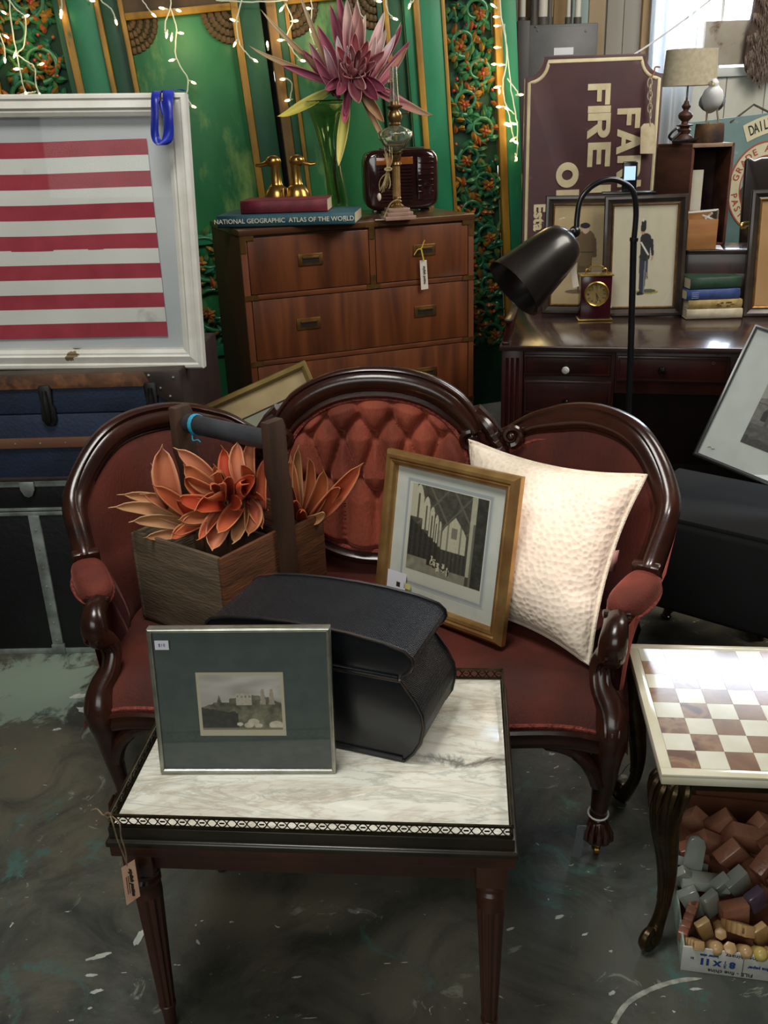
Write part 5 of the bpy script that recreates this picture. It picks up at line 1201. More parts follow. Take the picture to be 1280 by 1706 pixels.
a0 = PZ(363, 380, 1.203); a1 = PZ(592, 373.5, 1.203); ya = math.atan2(a1.y-a0.y, a1.x-a0.x); aw = (a1-a0).length
book('wide blue-green atlas lying flat on the dresser with pale spine lettering', a0, ya, aw, .30, .046, '2f5662', title='NATIONAL GEOGRAPHIC  ATLAS OF THE WORLD  ▯'.replace('▯', ''), tsize=.0248, c2='28505a')
MA = Matrix.Translation(a0) @ Matrix.Rotation(ya, 4, 'Z')
bm_ = bpy.data.objects['book']
b = B()
for q in ((0, .001, 0, .02), (.010, .011, 0, .02), (0, .011, 0, .001), (0, .011, .019, .02)): b.box(aw-.045+q[0], aw-.045+q[1], -.0076, -.0066, .013+q[2], .013+q[3])
b.obj('publisher_mark', mat('foil_d8d2bc', 'd8d2bc', rough=.5), bm_, kind='stuff')
book('thick dark red cloth book lying on top of the atlas', MA @ V((.062+.03, .035, .047)), ya+D(1.5), .350, .20, .050, '6e2430', c2='5c1c28')
# brass duck bookends
BD_ = mat('duck_brass', 'b08b48', '8a6430', 9, .25, metal=.9)
def duck(label, x, sg):
    t = thing('duck_bookend', label, 'bookend', MA @ V((x, .262, .047)), ya)
    t.scale = (1.12,)*3
    B().lathe([(.056, 0), (.056, .006), (.054, .012), (.052, .035), (.044, .062), (.030, .080), (.024, .084), (.0245, .086), (.021, .092), (.019, .12), (.018, .142), (.020, .155)], 24, Matrix.Diagonal((1, .8, 1, 1))).obj('neck', BD_, t)
    B().ball((sg*.006, 0, .168), .025, 16, sc=(1.2, .82, .85)).obj('head', BD_, t)
    b = B().tube([V((sg*.024, 0, .166)), V((sg*.040, 0, .160)), V((sg*.058, 0, .156)), V((sg*.074, 0, .157))], [.015, .0105, .009, .006], 12, flat=.6); b.obj('bill', BD_, t)
    for y in (-1, 1): B().ball((sg*.014, y*.0205, .174), .0042, 8).obj('eye', mat('eye_dark', '3a2a18', rough=.3, metal=.5), t)
    B().box(-sg*.046-.004, -sg*.046+.004, -.04, .04, 0, .075).obj('bookend_plate', BD_, t, bevel=.002)
for nm, px, sg in (('brass duck-head bookend facing left on the atlas', 462, -1), ('brass duck-head bookend facing right, beside the green vase', 496, 1)):
    p = MA.inverted() @ PY(px, 330, (MA @ V((.3, .262, 0))).y); duck(nm, p.x, sg)
# green glass vase
vz = PZ(565, 351, 1.2); va = thing('glass_vase', 'tall green glass vase with flared mouth on the dresser', 'vase', vz+V((0, .05, 0)))
GG = mat('green_glass', 'd6e2ba', rough=.02, trans=1, ior=1.45)
prof = [(.0, 0), (.046, 0), (.050, .008), (.048, .05), (.043, .13), (.041, .20), (.043, .27), (.052, .34), (.070, .41), (.098, .47), (.104, .475), (.101, .476), (.094, .466), (.066, .405), (.048, .34), (.039, .27), (.037, .20), (.039, .13), (.044, .05), (.045, .02), (0, .015)]
vb = B().lathe(prof, 32); vb.v = [(v[0]-.030*sin(min(1, v[2]/.475)*pi/2*1.1)**1.5*1.3, v[1], v[2]) for v in vb.v]; vb.obj('vase_body', GG, va, angle=80)
# protea flower
pf = thing('protea_flower', 'huge mauve and cream artificial protea with pointed leaves in the green vase', 'flower', PY(588, 140, vz.y+.03))
po = pf.location.copy()
am = attr_mat('protea_petal', .6, bump=.15, bscale=90)
MA1 = ('6e2a44', '8c3f58', 'a8606c'); MA2 = ('7c3448', 'a25a66', 'c89a98'); PKW = ('8a4450', 'b87078', 'e2c8c4'); YL = ('6f7a34', 'a8a24a', 'c9bd66'); TN = ('6e5238', '93714c', 'b09470')
Yc = po.y
def pp(x, y, dy): return PY(x, y, Yc+dy)-po
def ptl(x, y, w, dy, bx, by, pal, c4=None, hint=(0, -1, .3), cup=.7, bow=.08, curl=.3, pw=.75): petal('petal', pf, pp(588+bx, 140+by, -.01), pp(x, y, dy), w, hint, pal, cup=cup, bow=bow, curl=curl, m=am, pw=pw, c4=c4)
outer = [(505, 85, .026, .04, -26, 10, MA1, None), (530, 45, .026, .08, -20, -16, MA1, None), (551, 10, .026, .10, -10, -22, MA1, None), (562, -20, .022, .12, -6, -30, MA1, None), (578, 0, .03, .05, -4, -20, MA2, 'dcc8bc'), (596, 5, .032, .04, 2, -22, MA2, 'cfa8a0'), (603, 25, .03, 0, 6, -10, MA2, 'c9968c'),
 (516, 70, .024, 0, -30, 20, MA1, 'b48890'), (523, 95, .024, -.03, -22, 24, MA1, None), (640, 22, .026, .06, 20, -14, PKW, 'e6d4cc'), (671, 45, .026, .07, 30, -6, MA1, None), (660, 60, .024, .04, 26, -2, PKW, 'dcd0d8'), (683, 70, .024, .05, 34, 12, MA1, None), (679, 82, .022, .02, 34, 16, MA2, 'a88a60'),
 (645, 50, .024, 0, 20, 0, PKW, 'e8dcd4'), (608, 26, .022, .05, 4, -18, PKW, 'eadfce'), (560, 60, .024, -.03, -10, 6, MA2, 'e0d4da'), (540, 75, .022, -.02, -20, 16, MA2, 'd9c4cc'), (580, 75, .024, -.07, -8, 16, PKW, 'd8d4e0'), (565, 95, .024, -.08, -8, 22, MA2, None), (612, 66, .026, -.06, 6, 14, PKW, None), (628, 60, .022, -.04, 14, 10, PKW, 'f0e6da')]
for x, y, w, dy, bx, by, pal, c4 in outer: ptl(x, y, w, dy, bx, by, pal, c4, hint=(random.uniform(-.4, .4), -1, .5))
for k in range(16):    # inner rosette, tight and overlapping
    a = k*2.4; r = 12+k*2.3
    ptl(598+cos(a)*r*1.1, 98+sin(a)*r*.9-4, .018+.0006*k, -.13+.004*k, 6+cos(a)*6-2, -28+sin(a)*5+12, random.choice([PKW, MA2, ('94485a', 'b8646c', 'cf8f8c')]), hint=(cos(a)*-.4, -1, sin(a)*.4+.2), cup=1.0, bow=.15)
for x, y, w, dy, bx, by, pal, c4 in ((470, 108, .020, -.02, -30, 0, MA1, 'a4506a'), (560, 160, .026, -.11, -14, -6, MA1, None), (575, 195, .020, -.10, -8, 8, MA1, None), (600, 175, .034, -.13, 0, -10, MA2, None), (632, 168, .032, -.11, 14, -10, MA1, None), (645, 150, .028, -.08, 20, -10, MA1, 'a85a74'), (612, 150, .028, -.16, 4, -16, MA2, None), (540, 150, .024, -.07, -22, -8, MA1, None)):
    ptl(x, y, w, dy, bx, by, pal, c4, hint=(0, -1, -.3), cup=.8)
ptl(463, 199, .030, -.10, -30, 8, YL, 'c4b84a', hint=(-.2, -1, .6)); ptl(563, 279, .026, -.13, -8, 16, YL, 'd2c878', hint=(.1, -1, 0)); ptl(573, 210, .020, -.14, -8, 10, MA1, 'b45a6a', hint=(.1, -1, 0))
ptl(722, 197, .026, -.06, 20, 2, MA2, 'a4936a', hint=(.1, -1, .5)); ptl(682, 172, .018, -.02, 30, 0, MA1, None, hint=(.1, -1, .5))
ptl(415, 80, .014, .02, -26, 0, TN, 'b8a27c', cup=.4); ptl(435, 20, .012, .06, -30, 0, TN, 'c8b894', cup=.4); ptl(498, -12, .012, .10, -34, -10, TN, 'b8a894', cup=.4)
ptl(667, 95, .014, .04, 26, 10, TN, '9a8a5c', cup=.4); ptl(668, 40, .012, .08, 30, 10, ('7a7448', '9a9460', 'bcb68a'), 'c9c6a0', cup=.4); ptl(660, 268, .014, -.02, 8, 8, TN, None, cup=.4)
ptl(640, 205, .026, -.04, 10, 8, TN, '9c6c4a', cup=.8)
B().tube(crom([V((0, .02, 0)), V((-.03, .03, -.12)), (vz+V((-.01, .05, .22)))-po, (vz+V((.0, .05, .03)))-po], 8), .007, 8).obj('stem', mat('flower_stem', '2c3a1c', rough=.7), pf)
# brown glazed radio
rz0 = PZ(672, 358, 1.2); rd_ = thing('ceramic_radio', 'dark brown glazed ceramic radio shape behind the oil lamp', 'radio', rz0+V((.0, .07, .003)), D(6))
CER = mat('brown_glaze', '2c1515', '1c0c0b', 9, .10, coat=.8, bump=.05)
rw, rh, rdp = .325, .250, .15
def se(n, a, b2, pw_=4):
    return [(a*math.copysign(abs(cos(2*pi*i/n))**(2/pw_), cos(2*pi*i/n)), b2*math.copysign(abs(sin(2*pi*i/n))**(2/pw_), sin(2*pi*i/n))) for i in range(n)]
prf = [(x, z+rh/2+.012) for x, z in se(48, rw/2, rh/2, 6)]
b = B()
for i, (sc_, y) in enumerate(((.86, 0), (.95, .006), (1, .02), (1, rdp-.02), (.95, rdp-.005), (.88, rdp))):
    b.v += [(x*sc_, y, (z-rh/2-.012)*sc_+rh/2+.012) for x, z in prf]
b.c = [(1, 1, 1)]*len(b.v)
for r in range(5):
    for i in range(48): b.f.append((r*48+i, r*48+(i+1) % 48, (r+1)*48+(i+1) % 48, (r+1)*48+i))
b.f += [tuple(range(48)), tuple(range(6*48-1, 5*48-1, -1))]
b.obj('radio_body', CER, rd_, angle=50)
for k in range(11): B().tube([V((-.10, -.001, .05+k*.0135)), V((.045, -.001, .05+k*.0135))], .0042, 8).obj('louvre', CER, rd_)
B().cbox((-.03, -.002, .215), (.16, .006, .030)).obj('dial_panel', mat('amber_glaze', 'a0602c', '7a431e', 9, .1, coat=.8), rd_, bevel=.002)
B().cbox((.105, -.003, .14), (.075, .008, .175)).obj('dial_column', CER, rd_, bevel=.004)
for k in range(6): B().cbox((.105, -.008, .085+k*.024), (.066, .004, .007)).obj('column_rib', CER, rd_, bevel=.001)
for sx in (-1, 1): B().cbox((sx*.10, rdp/2, .006), (.05, .08, .014)).obj('foot', CER, rd_, bevel=.002)
B().cbox((.01, .06, rh+.014), (.19, .07, .007)).obj('carry_handle', mat('handle_dark', '2a1c14', rough=.4), rd_, bevel=.003)
# oil lamp
oz = PZ(663, 367, 1.2); ol = thing('oil_lamp', 'column oil lamp with clear glass font and stepped pink stone base on the dresser', 'oil lamp', oz+V((0, .055, .0)), D(12)); ol.scale = (1.04,)*3
PST = mat('pink_stone', 'a98c7c', '8e7264', 9, .2, coat=.3); LBR = mat('lamp_brass', '9a7c50', '6c5436', 20, .3, metal=.85)
for a, z0, z1 in ((.062, 0, .016), (.053, .016, .030), (.043, .030, .044)): B().box(-a, a, -a, a, z0, z1).obj('base_step', PST, ol, bevel=.003)
B().lathe([(.026, .044), (.028, .05), (.016, .06), (.020, .068), (.014, .074), (.018, .080), (.014, .086)], 24).obj('lower_collar', LBR, ol)
B().lathe([(.0165, .086), (.0155, .20)], 36, flute=.14, fn=12).obj('column', mat('column_ochre', 'a08252', '86683c', 30, .4, metal=.3), ol, angle=30)
B().lathe([(.016, .20), (.022, .204), (.020, .212), (.014, .216), (.020, .225), (.020, .240), (.026, .245), (.03, .248)], 24).obj('capital', LBR, ol)
GC = mat('clear_glass', 'dfe8dc', rough=.03, trans=.96, ior=1.45)
B().lathe([(.0, .248), (.020, .249), (.030, .256), (.048, .275), (.064, .300), (.068, .318), (.066, .322), (.054, .330), (.030, .340), (.022, .345), (.020, .343), (.05, .326), (.062, .315), (.058, .300), (.042, .276), (.02, .262), (0, .258)], 32, flute=.06, fn=10).obj('glass_font', GC, ol, angle=60)
B().lathe([(.021, .343), (.024, .350), (.019, .356), (.026, .366), (.029, .378), (.024, .392), (.017, .40), (.028, .408), (.033, .413), (.020, .418), (.018, .430)], 24).obj('burner', LBR, ol)
B().tube([V((.02, 0, .385)), V((.05, -.005, .387))], .0028, 6).obj('wick_key', LBR, ol); B().lathe([(.0, -.0015), (.008, -.0015), (.008, .0015), (0, .0015)], 12, Matrix.Translation((.052, -.005, .387)) @ Matrix.Rotation(pi/2, 4, 'Y')).obj('wick_wheel', LBR, ol)
B().lathe([(.0185, .43), (.017, .45), (.0145, .50), (.013, .55), (.0118, .55), (.0133, .50), (.0155, .45), (.017, .43)], 20, cap=False).obj('chimney', GC, ol, angle=80)
# raffia bundle tied to the lamp
rf = thing('raffia_bundle', 'knotted raffia string with a small pale tassel hanging from the oil lamp', 'string', PY(648, 290, oz.y-.02))
rfo = rf.location.copy(); b = B(); Yr = rfo.y
for k in range(9):
    dx = random.uniform(-7, 7)
    b.tube(crom([PY(646+dx*1.2, 248+random.uniform(-8, 14), Yr)-rfo, PY(648+dx*.8, 268, Yr-.004)-rfo, PY(646+dx*.35, 284, Yr-.008)-rfo, PY(644+dx, 305, Yr-.008)-rfo, PY(640+dx*1.3, 318+random.uniform(-6, 4), Yr-.004)-rfo], 5), .0015, 4)
b.tube(spiral(PY(647, 282, Yr-.012)-rfo, .016, 3, 0, (1, 0, 0), (0, .3, .4), 36, .3), .002, 5)
b.tube(crom([PY(x, y, Yr-.012)-rfo for x, y in ((645, 288), (636, 296), (632, 306), (633, 318))], 5), .0018, 5)
b.tube(crom([PY(x, y, Yr-.01)-rfo for x, y in ((664, 332), (652, 338), (645, 350), (640, 362))], 5), .003, 5)
b.obj('raffia', mat('raffia', 'a89468', '86744c', 60, .85), rf, kind='stuff')
B().lathe([(.0, -.022), (.006, -.016), (.0085, -.006), (.007, .004), (.003, .009), (0, .01)], 12, Matrix.Translation(PY(632, 326, Yr-.012)-rfo)).obj('tassel', mat('pale_tassel', 'cdbfae', rough=.7), rf)
pt = PZ(636, 366, 1.2025); tag(B().cbox((pt.x, pt.y, pt.z), (.052, .035, .0012), None).obj('price_card', mat('tag_white', 'd2c6b8', rough=.8)), 'tiny white price card lying beside the oil lamp base', 'card')

# ============================================================ DESK
KFL = PZ(836, 575, .76); KM = Matrix.Translation((KFL.x, KFL.y, 0)) @ Matrix.Rotation(D(-13), 4, 'Z'); KI = KM.inverted()
dk = thing('writing_desk', 'dark mahogany kneehole desk with small round knobs behind the settee', 'desk', (KFL.x, KFL.y, 0), D(-13))
DM1 = mat('desk_mahogany', '34110c', '220b08', 4, .33, stretch=(3, 1, 1), coat=.25, rvar=1); DMT = mat('desk_top', '3a2823', '2a1c1a', 5, .22, stretch=(.5, 3, 1), coat=.45, spot=('4a3a34', 9, .55, .7))
kw, kd, kh = 1.42, .90, .76
B().box(-.008, kw, -.008, kd, kh-.022, kh).obj('desk_top', DMT, dk, bevel=.005)
def KX(px, py, y=0): # local x,z on the plane local y=y
    n = KM.to_3x3() @ V((0, 1, 0)); o_ = KM @ V((0, y, 0)); q = KI @ PP(px, py, o_, n); return q.x, q.z
B().box(0, .085, .008, kd, .0, kh-.022).obj('pilaster', DM1, dk, bevel=.004)
for k in range(3): B().tube([V((.022+k*.02, .008, .03)), V((.022+k*.02, .008, kh-.05))], .006, 8).obj('reed', DM1, dk)
xe = KX(1020, 610)[0]
B().box(.085, xe+.012, .02, kd, .0, kh-.022).obj('pedestal', DM1, dk, bevel=.003)
B().box(xe+.012, kw, .02, kd, kh-.185, kh-.022).obj('apron', DM1, dk, bevel=.003)
B().box(kw-.34, kw, .02, kd, 0, kh-.185).obj('pedestal', DM1, dk, bevel=.003); B().box(xe, kw-.3, kd-.03, kd-.01, 0, kh-.18).obj('back_board', DM1, dk)
BKB = mat('black_knob', '0d0b0b', rough=.15, coat=.5); WKB = mat('white_knob', 'dedad2', rough=.25)
def kdr(x0, x1, z0, z1, knobs, holes):
    d = B().box(x0, x1, .008, .03, z0, z1).obj('drawer', DM1, dk, bevel=.003)
    fr_ = B().frame(x1-x0-.012, z1-z0-.012, [(0, .006), (0, .003), (.004, .003), (.004, .006)], z0=z0+.006); fr_.v = [(v[0]+(x0+x1)/2, v[1], v[2]) for v in fr_.v]; fr_.obj('drawer_bead', DM1, d)
    for (x, z, m_) in knobs:
        k_ = B().lathe([(.006, 0), (.005, .008), (.013, .012), (.015, .018), (.011, .024), (0, .026)], 16, Matrix.Translation((x, .008, z)) @ Matrix.Rotation(pi/2, 4, 'X')).obj('knob', m_, d)
    for (x, z) in holes: B().lathe([(.003, 0), (.006, .0), (.006, .002), (.003, .002)], 12, cap=False, M=Matrix.Translation((x, .0078, z)) @ Matrix.Rotation(pi/2, 4, 'X')).obj('keyhole', BRA, d)
a = KX(873, 592); b2 = KX(1017, 629); k1_ = KX(942.5, 616); kdr(a[0], b2[0], b2[1], a[1], [(*k1_, WKB)], [KX(944, 601)])
a = KX(873, 634); b2 = KX(1017, 693); kdr(a[0], b2[0], b2[1], a[1], [(*KX(942, 671), BKB)], [KX(943, 646)])
z_ = b2[1]; kdr(a[0], b2[0], z_-.19, z_-.01, [((a[0]+b2[0])/2, z_-.10, BKB)], []); kdr(a[0], b2[0], .05, z_-.20, [((a[0]+b2[0])/2, .14, BKB)], [])
a = KX(1029, 594); b2 = KX(1214, 640); kdr(a[0], b2[0], b2[1], a[1], [(*KX(1103, 617), BKB)], [KX(1190, 606), KX(1197, 590)])
kdr(b2[0]+.02, kw-.02, b2[1], a[1], [((b2[0]+kw)/2, (a[1]+b2[1])/2, BKB)], [])
# reeded end bracket on the desk's left edge
q0 = KX(846, 570, .02); b = B(); 
for k in range(7):
    y0 = .03+k*.045
    B().tube(crom([V((.010, y0, kh)), V((.014, y0, kh+.03)), V((.022, y0, kh+.062)), V((.024, y0, kh+.09))], 4), .0115, 8).obj('reeded_gallery', DM1, dk)
B().box(0, .03, .0, .35, kh, kh+.012).obj('gallery_base', DM1, dk, bevel=.003); B().box(.008, .042, .0, .35, kh+.085, kh+.10).obj('gallery_rail', DM1, dk, bevel=.004)
# raised back shelf on the right
hx0 = KI @ PZ(1128, 520, .76); hx = hx0.x; hy = .68
hz = (KI @ PP(1190, 415, KM @ V((0, hy, 0)), KM.to_3x3() @ V((0, 1, 0)))).z
B().box(hx, kw, hy+.006, kd, kh, hz-.02).obj('shelf_cabinet', DM1, dk, bevel=.003); B().box(hx-.008, kw, hy-.006, kd, hz-.02, hz).obj('shelf_top', DMT, dk, bevel=.004)
B().box(hx+.03, kw-.03, hy, hy+.01, kh+.04, hz-.10).obj('shelf_panel', DM1, dk, bevel=.003)

# soldier prints
FRD = mat('dark_frame', '3a2f28', '241d19', 9, .35, coat=.3, bump=.05); LIN = mat('gold_liner', '8e6a3a', '6a4a28', 30, .4, metal=.7)
def soldier(kind):
    def fn(u, v):
        n2 = nz(u*9, v*9, 1); bg = (.76+.02*n2, .73+.02*n2, .64+.02*n2) if kind == 2 else (.70+.02*n2, .62+.02*n2, .47+.02*n2)
        c = bg
        def ell(cx, cy, rx, ry): return ((u-cx)/rx)**2+((v-cy)/ry)**2 < 1
        def seg(x0, y0, x1, y1, w0, w1=None):
            dx, dy = x1-x0, y1-y0; t = max(0, min(1, ((u-x0)*dx+(v-y0)*dy*2.2)/(dx*dx+dy*dy*2.2+1e-9))); ww = w0+((w1 or w0)-w0)*t
            return ((u-x0-dx*t)/ww)**2+((v-y0-dy*t)*1.7/ww)**2 < 1
        if kind == 2:
            if ell(.56, .145, .2, .022) and u > .36: c = (.60, .57, .26)
            if ell(.60, .158, .12, .018) and u > .5: c = (.35, .34, .28)
            if seg(.49, .14, .50, .50, .042, .07): c = (.18, .20, .26)
            if seg(.52, .14, .53, .45, .012): c = (.45, .46, .5)
            if seg(.47, .135, .44, .13, .03): c = (.08, .08, .08)
            if seg(.52, .50, .52, .68, .075, .085): c = (.13, .13, .15)
            if seg(.61, .66, .64, .52, .03, .02): c = (.14, .14, .16)
            if seg(.64, .50, .63, .47, .014): c = (.7, .55, .45)
            if seg(.45, .64, .57, .52, .013): c = (.85, .84, .8)
            if seg(.56, .50, .57, .28, .008): c = (.25, .25, .25)
            if ell(.47, .745, .035, .028): c = (.72, .55, .45)
            if seg(.475, .77, .48, .84, .042, .036): c = (.12, .11, .10)
            if ell(.47, .86, .02, .018): c = (.8, .78, .74)
        else:
            if ell(.46, .13, .26, .025): c = (.42, .36, .26)
            if seg(.50, .14, .49, .45, .06, .10): c = (.36, .29, .19)
            if seg(.44, .14, .43, .40, .05, .06): c = (.33, .27, .18)
            if seg(.47, .46, .48, .68, .12, .13): c = (.40, .32, .21)
            if seg(.60, .66, .62, .50, .035): c = (.38, .30, .2)
            if seg(.35, .66, .28, .58, .03): c = (.38, .30, .2)
            if seg(.28, .58, .36, .50, .028): c = (.36, .29, .19)
            if seg(.37, .535, .60, .535, .006): c = (.2, .15, .1)
            if ell(.47, .755, .05, .035): c = (.78, .66, .58)
            if ell(.46, .80, .075, .028): c = (.10, .10, .12)
        return c
    return fn
for (loc, yaw, lean, tilt, w_, h_, k, lab) in (((.912, 4.104, .762), -12.3, 4.2, .5, .367, .497, 1, 'dark framed print of a soldier in khaki uniform and cap, partly covered'), ((1.140, 4.021, .762), -12.8, 4.7, -1.0, .339, .497, 2, 'dark framed print of a soldier in tall shako and dark blue uniform')):
    t = thing('framed_print', lab, 'picture', V(loc)+V((0, .0 if k == 2 else .02, 0)), rot=pose(D(yaw), D(lean), D(tilt)))
    B().frame(w_, h_, [(0, .018), (0, 0), (.004, -.004), (.014, -.006), (.024, .000), (.030, .003), (.034, .001), (.036, .018)]).obj('frame', FRD, t, angle=25)
    B().frame(w_-.068, h_-.068, [(0, .012), (0, .002), (.003, .000), (.006, .004), (.008, .012)], z0=.034).obj('gold_liner', LIN, t)
    picture_grid('print', w_-.082, h_-.082, 130, 190, soldier(k), t, y=.010, z0=.041)
    B().box(-w_/2+.04, w_/2-.04, .006, .007, .04, h_-.04).obj('pane', glass_pane(), t, smooth=False)
pr0 = PZ(1241, 528, .76)
t = thing('framed_print', 'dark frame with gold liner standing at the right edge of the desk beyond the books', 'picture', pr0+V((.17, -.03, .002)), rot=pose(D(-13), D(6), D(-1)))
B().frame(.36, .51, [(0, .018), (0, 0), (.004, -.004), (.014, -.006), (.024, .000), (.030, .003), (.034, .001), (.036, .018)]).obj('frame', FRD, t, angle=25)
B().frame(.292, .442, [(0, .012), (0, .002), (.003, .000), (.009, .004), (.012, .012)], z0=.034).obj('gold_liner', LIN, t)
B().box(-.14, .14, .010, .014, .04, .47).obj('print', mat('ochre_print', 'b08d62', 'a07c52', 4, .8), t); B().box(-.14, .14, .006, .007, .04, .47).obj('pane', glass_pane(), t, smooth=False)

# clock
c0 = PZ(991, 534, .762); ck = thing('carriage_clock', 'small burgundy carriage clock with gold dial and loop handle on the desk', 'clock', c0+V((.004, .035, 0)), D(-4))
BUR = mat('burgundy_lacquer', '3a0f18', '2c0a12', 6, .2, coat=.5); GO = mat('bright_brass', 'c9a95c', 'a98a44', 20, .28, metal=.85)
B().box(-.073, .073, -.04, .045, 0, .006).obj('base_plate', GO, ck, bevel=.001); B().box(-.064, .064, -.033, .04, .006, .185).obj('case', BUR, ck, bevel=.003); B().box(-.070, .070, -.038, .043, .185, .191).obj('top_plate', GO, ck, bevel=.001)
for sx in (-1, 1): B().ball((sx*.06, -.03, -.000), .0045, 8).obj('foot', GO, ck)
MD = Matrix.Translation((0, -.034, .112)) @ Matrix.Rotation(pi/2, 4, 'X')
B().lathe([(.042, 0), (.052, .0), (.052, .006), (.048, .009), (.044, .006)], 40, MD, cap=False).obj('bezel', GO, ck)
B().lathe([(0, .002), (.044, .002)], 40, MD).obj('dial', mat('gold_dial', 'b9a26a', 'a48c54', 14, .4, metal=.3), ck)
b = B()
for k in range(12):
    a = k*pi/6; b.box(-.0012, .0012, -.0006, .0006, .030, .038, Matrix.Translation((0, -.0372, .112)) @ Matrix.Rotation(a, 4, 'Y'))
b.obj('hour_marks', INK, ck, kind='stuff')
for a, l in ((D(150), .022), (D(165), .030)): B().box(-.0012, .0012, -.0005, .0005, -.004, l, Matrix.Translation((0, -.0385, .112)) @ Matrix.Rotation(a, 4, 'Y')).obj('clock_hand', INK, ck)
B().tube(crom([V((-.042, 0, .191)), V((-.044, 0, .205)), V((-.036, 0, .212)), V((-.026, 0, .205)), V((-.03, 0, .212)), V((-.02, 0, .222)), V((.02, 0, .222)), V((.03, 0, .212)), V((.026, 0, .205)), V((.036, 0, .212)), V((.044, 0, .205)), V((.042, 0, .191))], 5), .003, 8).obj('handle', GO, ck)
tcl = thing('clock_tag', 'thin white price tag leaning at the right side of the carriage clock', 'tag', c0+V((.078, .02, 0))); B().box(-.004, .004, 0, .0012, .0, .145, Matrix.Rotation(D(-10), 4, 'Y') @ Matrix.Translation((0, 0, .045))).obj('tag_card', mat('label_white', 'e2e2ea', rough=.6), tcl)
tcl.location.z = .725+.04
# stack of four books
z = .762
for k, (xl, xr, yb_, hh, col, c2, lab) in enumerate(((1143, 1234, 532, .040, 'b8ad98', 'a89c86', 'off-white book at the bottom of the stack on the desk'), (1146, 1234.5, 518, .036, 'a38c58', '857042', 'tan book with a brown spine pattern, second from the bottom of the desk stack'), (1143, 1232, 504, .042, '33467c', '2a3a6c', 'blue book, third in the desk stack'), (1149, 1235, 487, .048, '25412f', '1e3628', 'dark green book topping the desk stack'))):
    p0 = PZ(xl, 532-(k*1.0), .762); 
    p0 = PY(xl, yb_, PZ(1143, 532, .762).y+.004*k); p1 = PY(xr, yb_, p0.y)
    t = book(lab, (p0.x, p0.y, z), D(-3+2*k), (p1-p0).length*1.0, .17, hh, col, 'books stacked on the desk', c2=c2)
    if k == 1:
        b = B(); rr = random.Random(3)
        for q in range(9): b.cbox((.10+rr.uniform(0, .10), -.0066, hh/2+rr.uniform(-.009, .009)), (rr.uniform(.006, .02), .001, rr.uniform(.003, .006)))
        b.obj('spine_pattern', mat('book_brown', '5a4020', rough=.7), t, kind='stuff')
    if k == 2:
        b = B()
        for q in range(4): b.cbox((.035, -.0072, .010+q*.007), (.03, .001, .002))
        b.obj('spine_marks', mat('foil_b0', '8a98c0', rough=.6), t, kind='stuff')
    z += hh+.0006

# floor lamp
fl = thing('floor_lamp', 'black gooseneck floor lamp with bell shade in front of the desk', 'floor lamp', (0, 0, 0))
Yl = 3.32; base = PY(1046, 700, Yl); fl.location = (base.x, Yl, 0); f0 = V((base.x, Yl, 0))
BM = mat('black_metal', '15151a', '0f0f12', 20, .32, coat=.2)
B().lathe([(0, 0), (.13, 0), (.13, .012), (.12, .02), (.02, .026), (.012, .04)], 40).obj('base', BM, fl)
pole = [V((0, 0, .03)), PY(1048, 680, Yl)-f0, PY(1052, 560, Yl)-f0, PY(1056, 400, Yl)-f0]
B().tube(pole, .0115, 12).obj('pole', BM, fl); B().tube([PY(1056, 402, Yl)-f0, PY(1057, 396, Yl)-f0], .0145, 12).obj('collar', BM, fl)
gs = crom([PY(x, y, Y)-f0 for x, y, Y in ((1056, 405, Yl), (1060, 350, Yl), (1052, 315, Yl-.005), (1022, 299, Yl-.01), (990, 308, Yl-.02), (968, 332, Yl-.03), (962, 362, Yl-.035), (961, 378, Yl-.04))], 7)
B().tube(gs, .0095, 12).obj('gooseneck', BM, fl)
jn = PY(958, 386, Yl-.04)-f0; B().ball(jn, .02, 12).obj('joint', BM, fl); B().ball(jn+V((-.012, -.01, .004)), .010, 8).obj('joint_knob', BM, fl)
s0 = PY(952, 394, Yl-.05)-f0; s1 = PY(856, 481, Yl-.13)-f0; ax = (s1-s0).normalized(); L_ = (s1-s0).length
Q = Matrix.Translation(s0) @ ax.to_track_quat('Z', 'Y').to_matrix().to_4x4()
R0 = .112
B().lathe([(.012, -.004), (.018, .0), (.045, .008), (.068, .026), (.080, .055), (.090, .11), (R0, L_), (R0+.003, L_), (R0-.002, L_-.002), (.086, .11), (.075, .058), (.062, .032), (.04, .014), (0, .008)], 40, Q).obj('shade', mat('shade_black', '1d1816', '141110', 9, .3, coat=.3), fl, angle=60)
B().ball(s0+ax*.07, .03, 12).obj('bulb', mat('bulb_off', 'c8ccd0', rough=.2), fl)
lt_ = thing('lamp_tag', 'white price tag with lime green ribbon tied at the neck of the floor lamp', 'tag', PY(948, 408, Yl-.09)); lo = lt_.location.copy(); Yg = lo.y-.01
GRN = mat('lime_ribbon', '7fd83a', rough=.5)
for pts in (((940, 402), (944, 398), (950, 401), (953, 407)), ((953, 403), (948, 410), (944, 412), (940, 408)), ((946, 404), (952, 412), (955, 420), (950, 424))): B().tube(crom([PY(x, y, Yg)-lo for x, y in pts], 4), .0055, 6, flat=.5).obj('ribbon', GRN, lt_)
ql = [PY(x, y, Yg)-lo for x, y in ((947, 425), (957, 426), (965, 477), (955, 480))]
B().add(ql+[q+V((0, .001, 0)) for q in ql], [(0, 1, 2, 3), (4, 7, 6, 5), (0, 4, 5, 1), (1, 5, 6, 2), (2, 6, 7, 3), (3, 7, 4, 0)]).obj('tag_card', mat('tag_bone', 'cfc2b4', rough=.8), lt_, smooth=False)

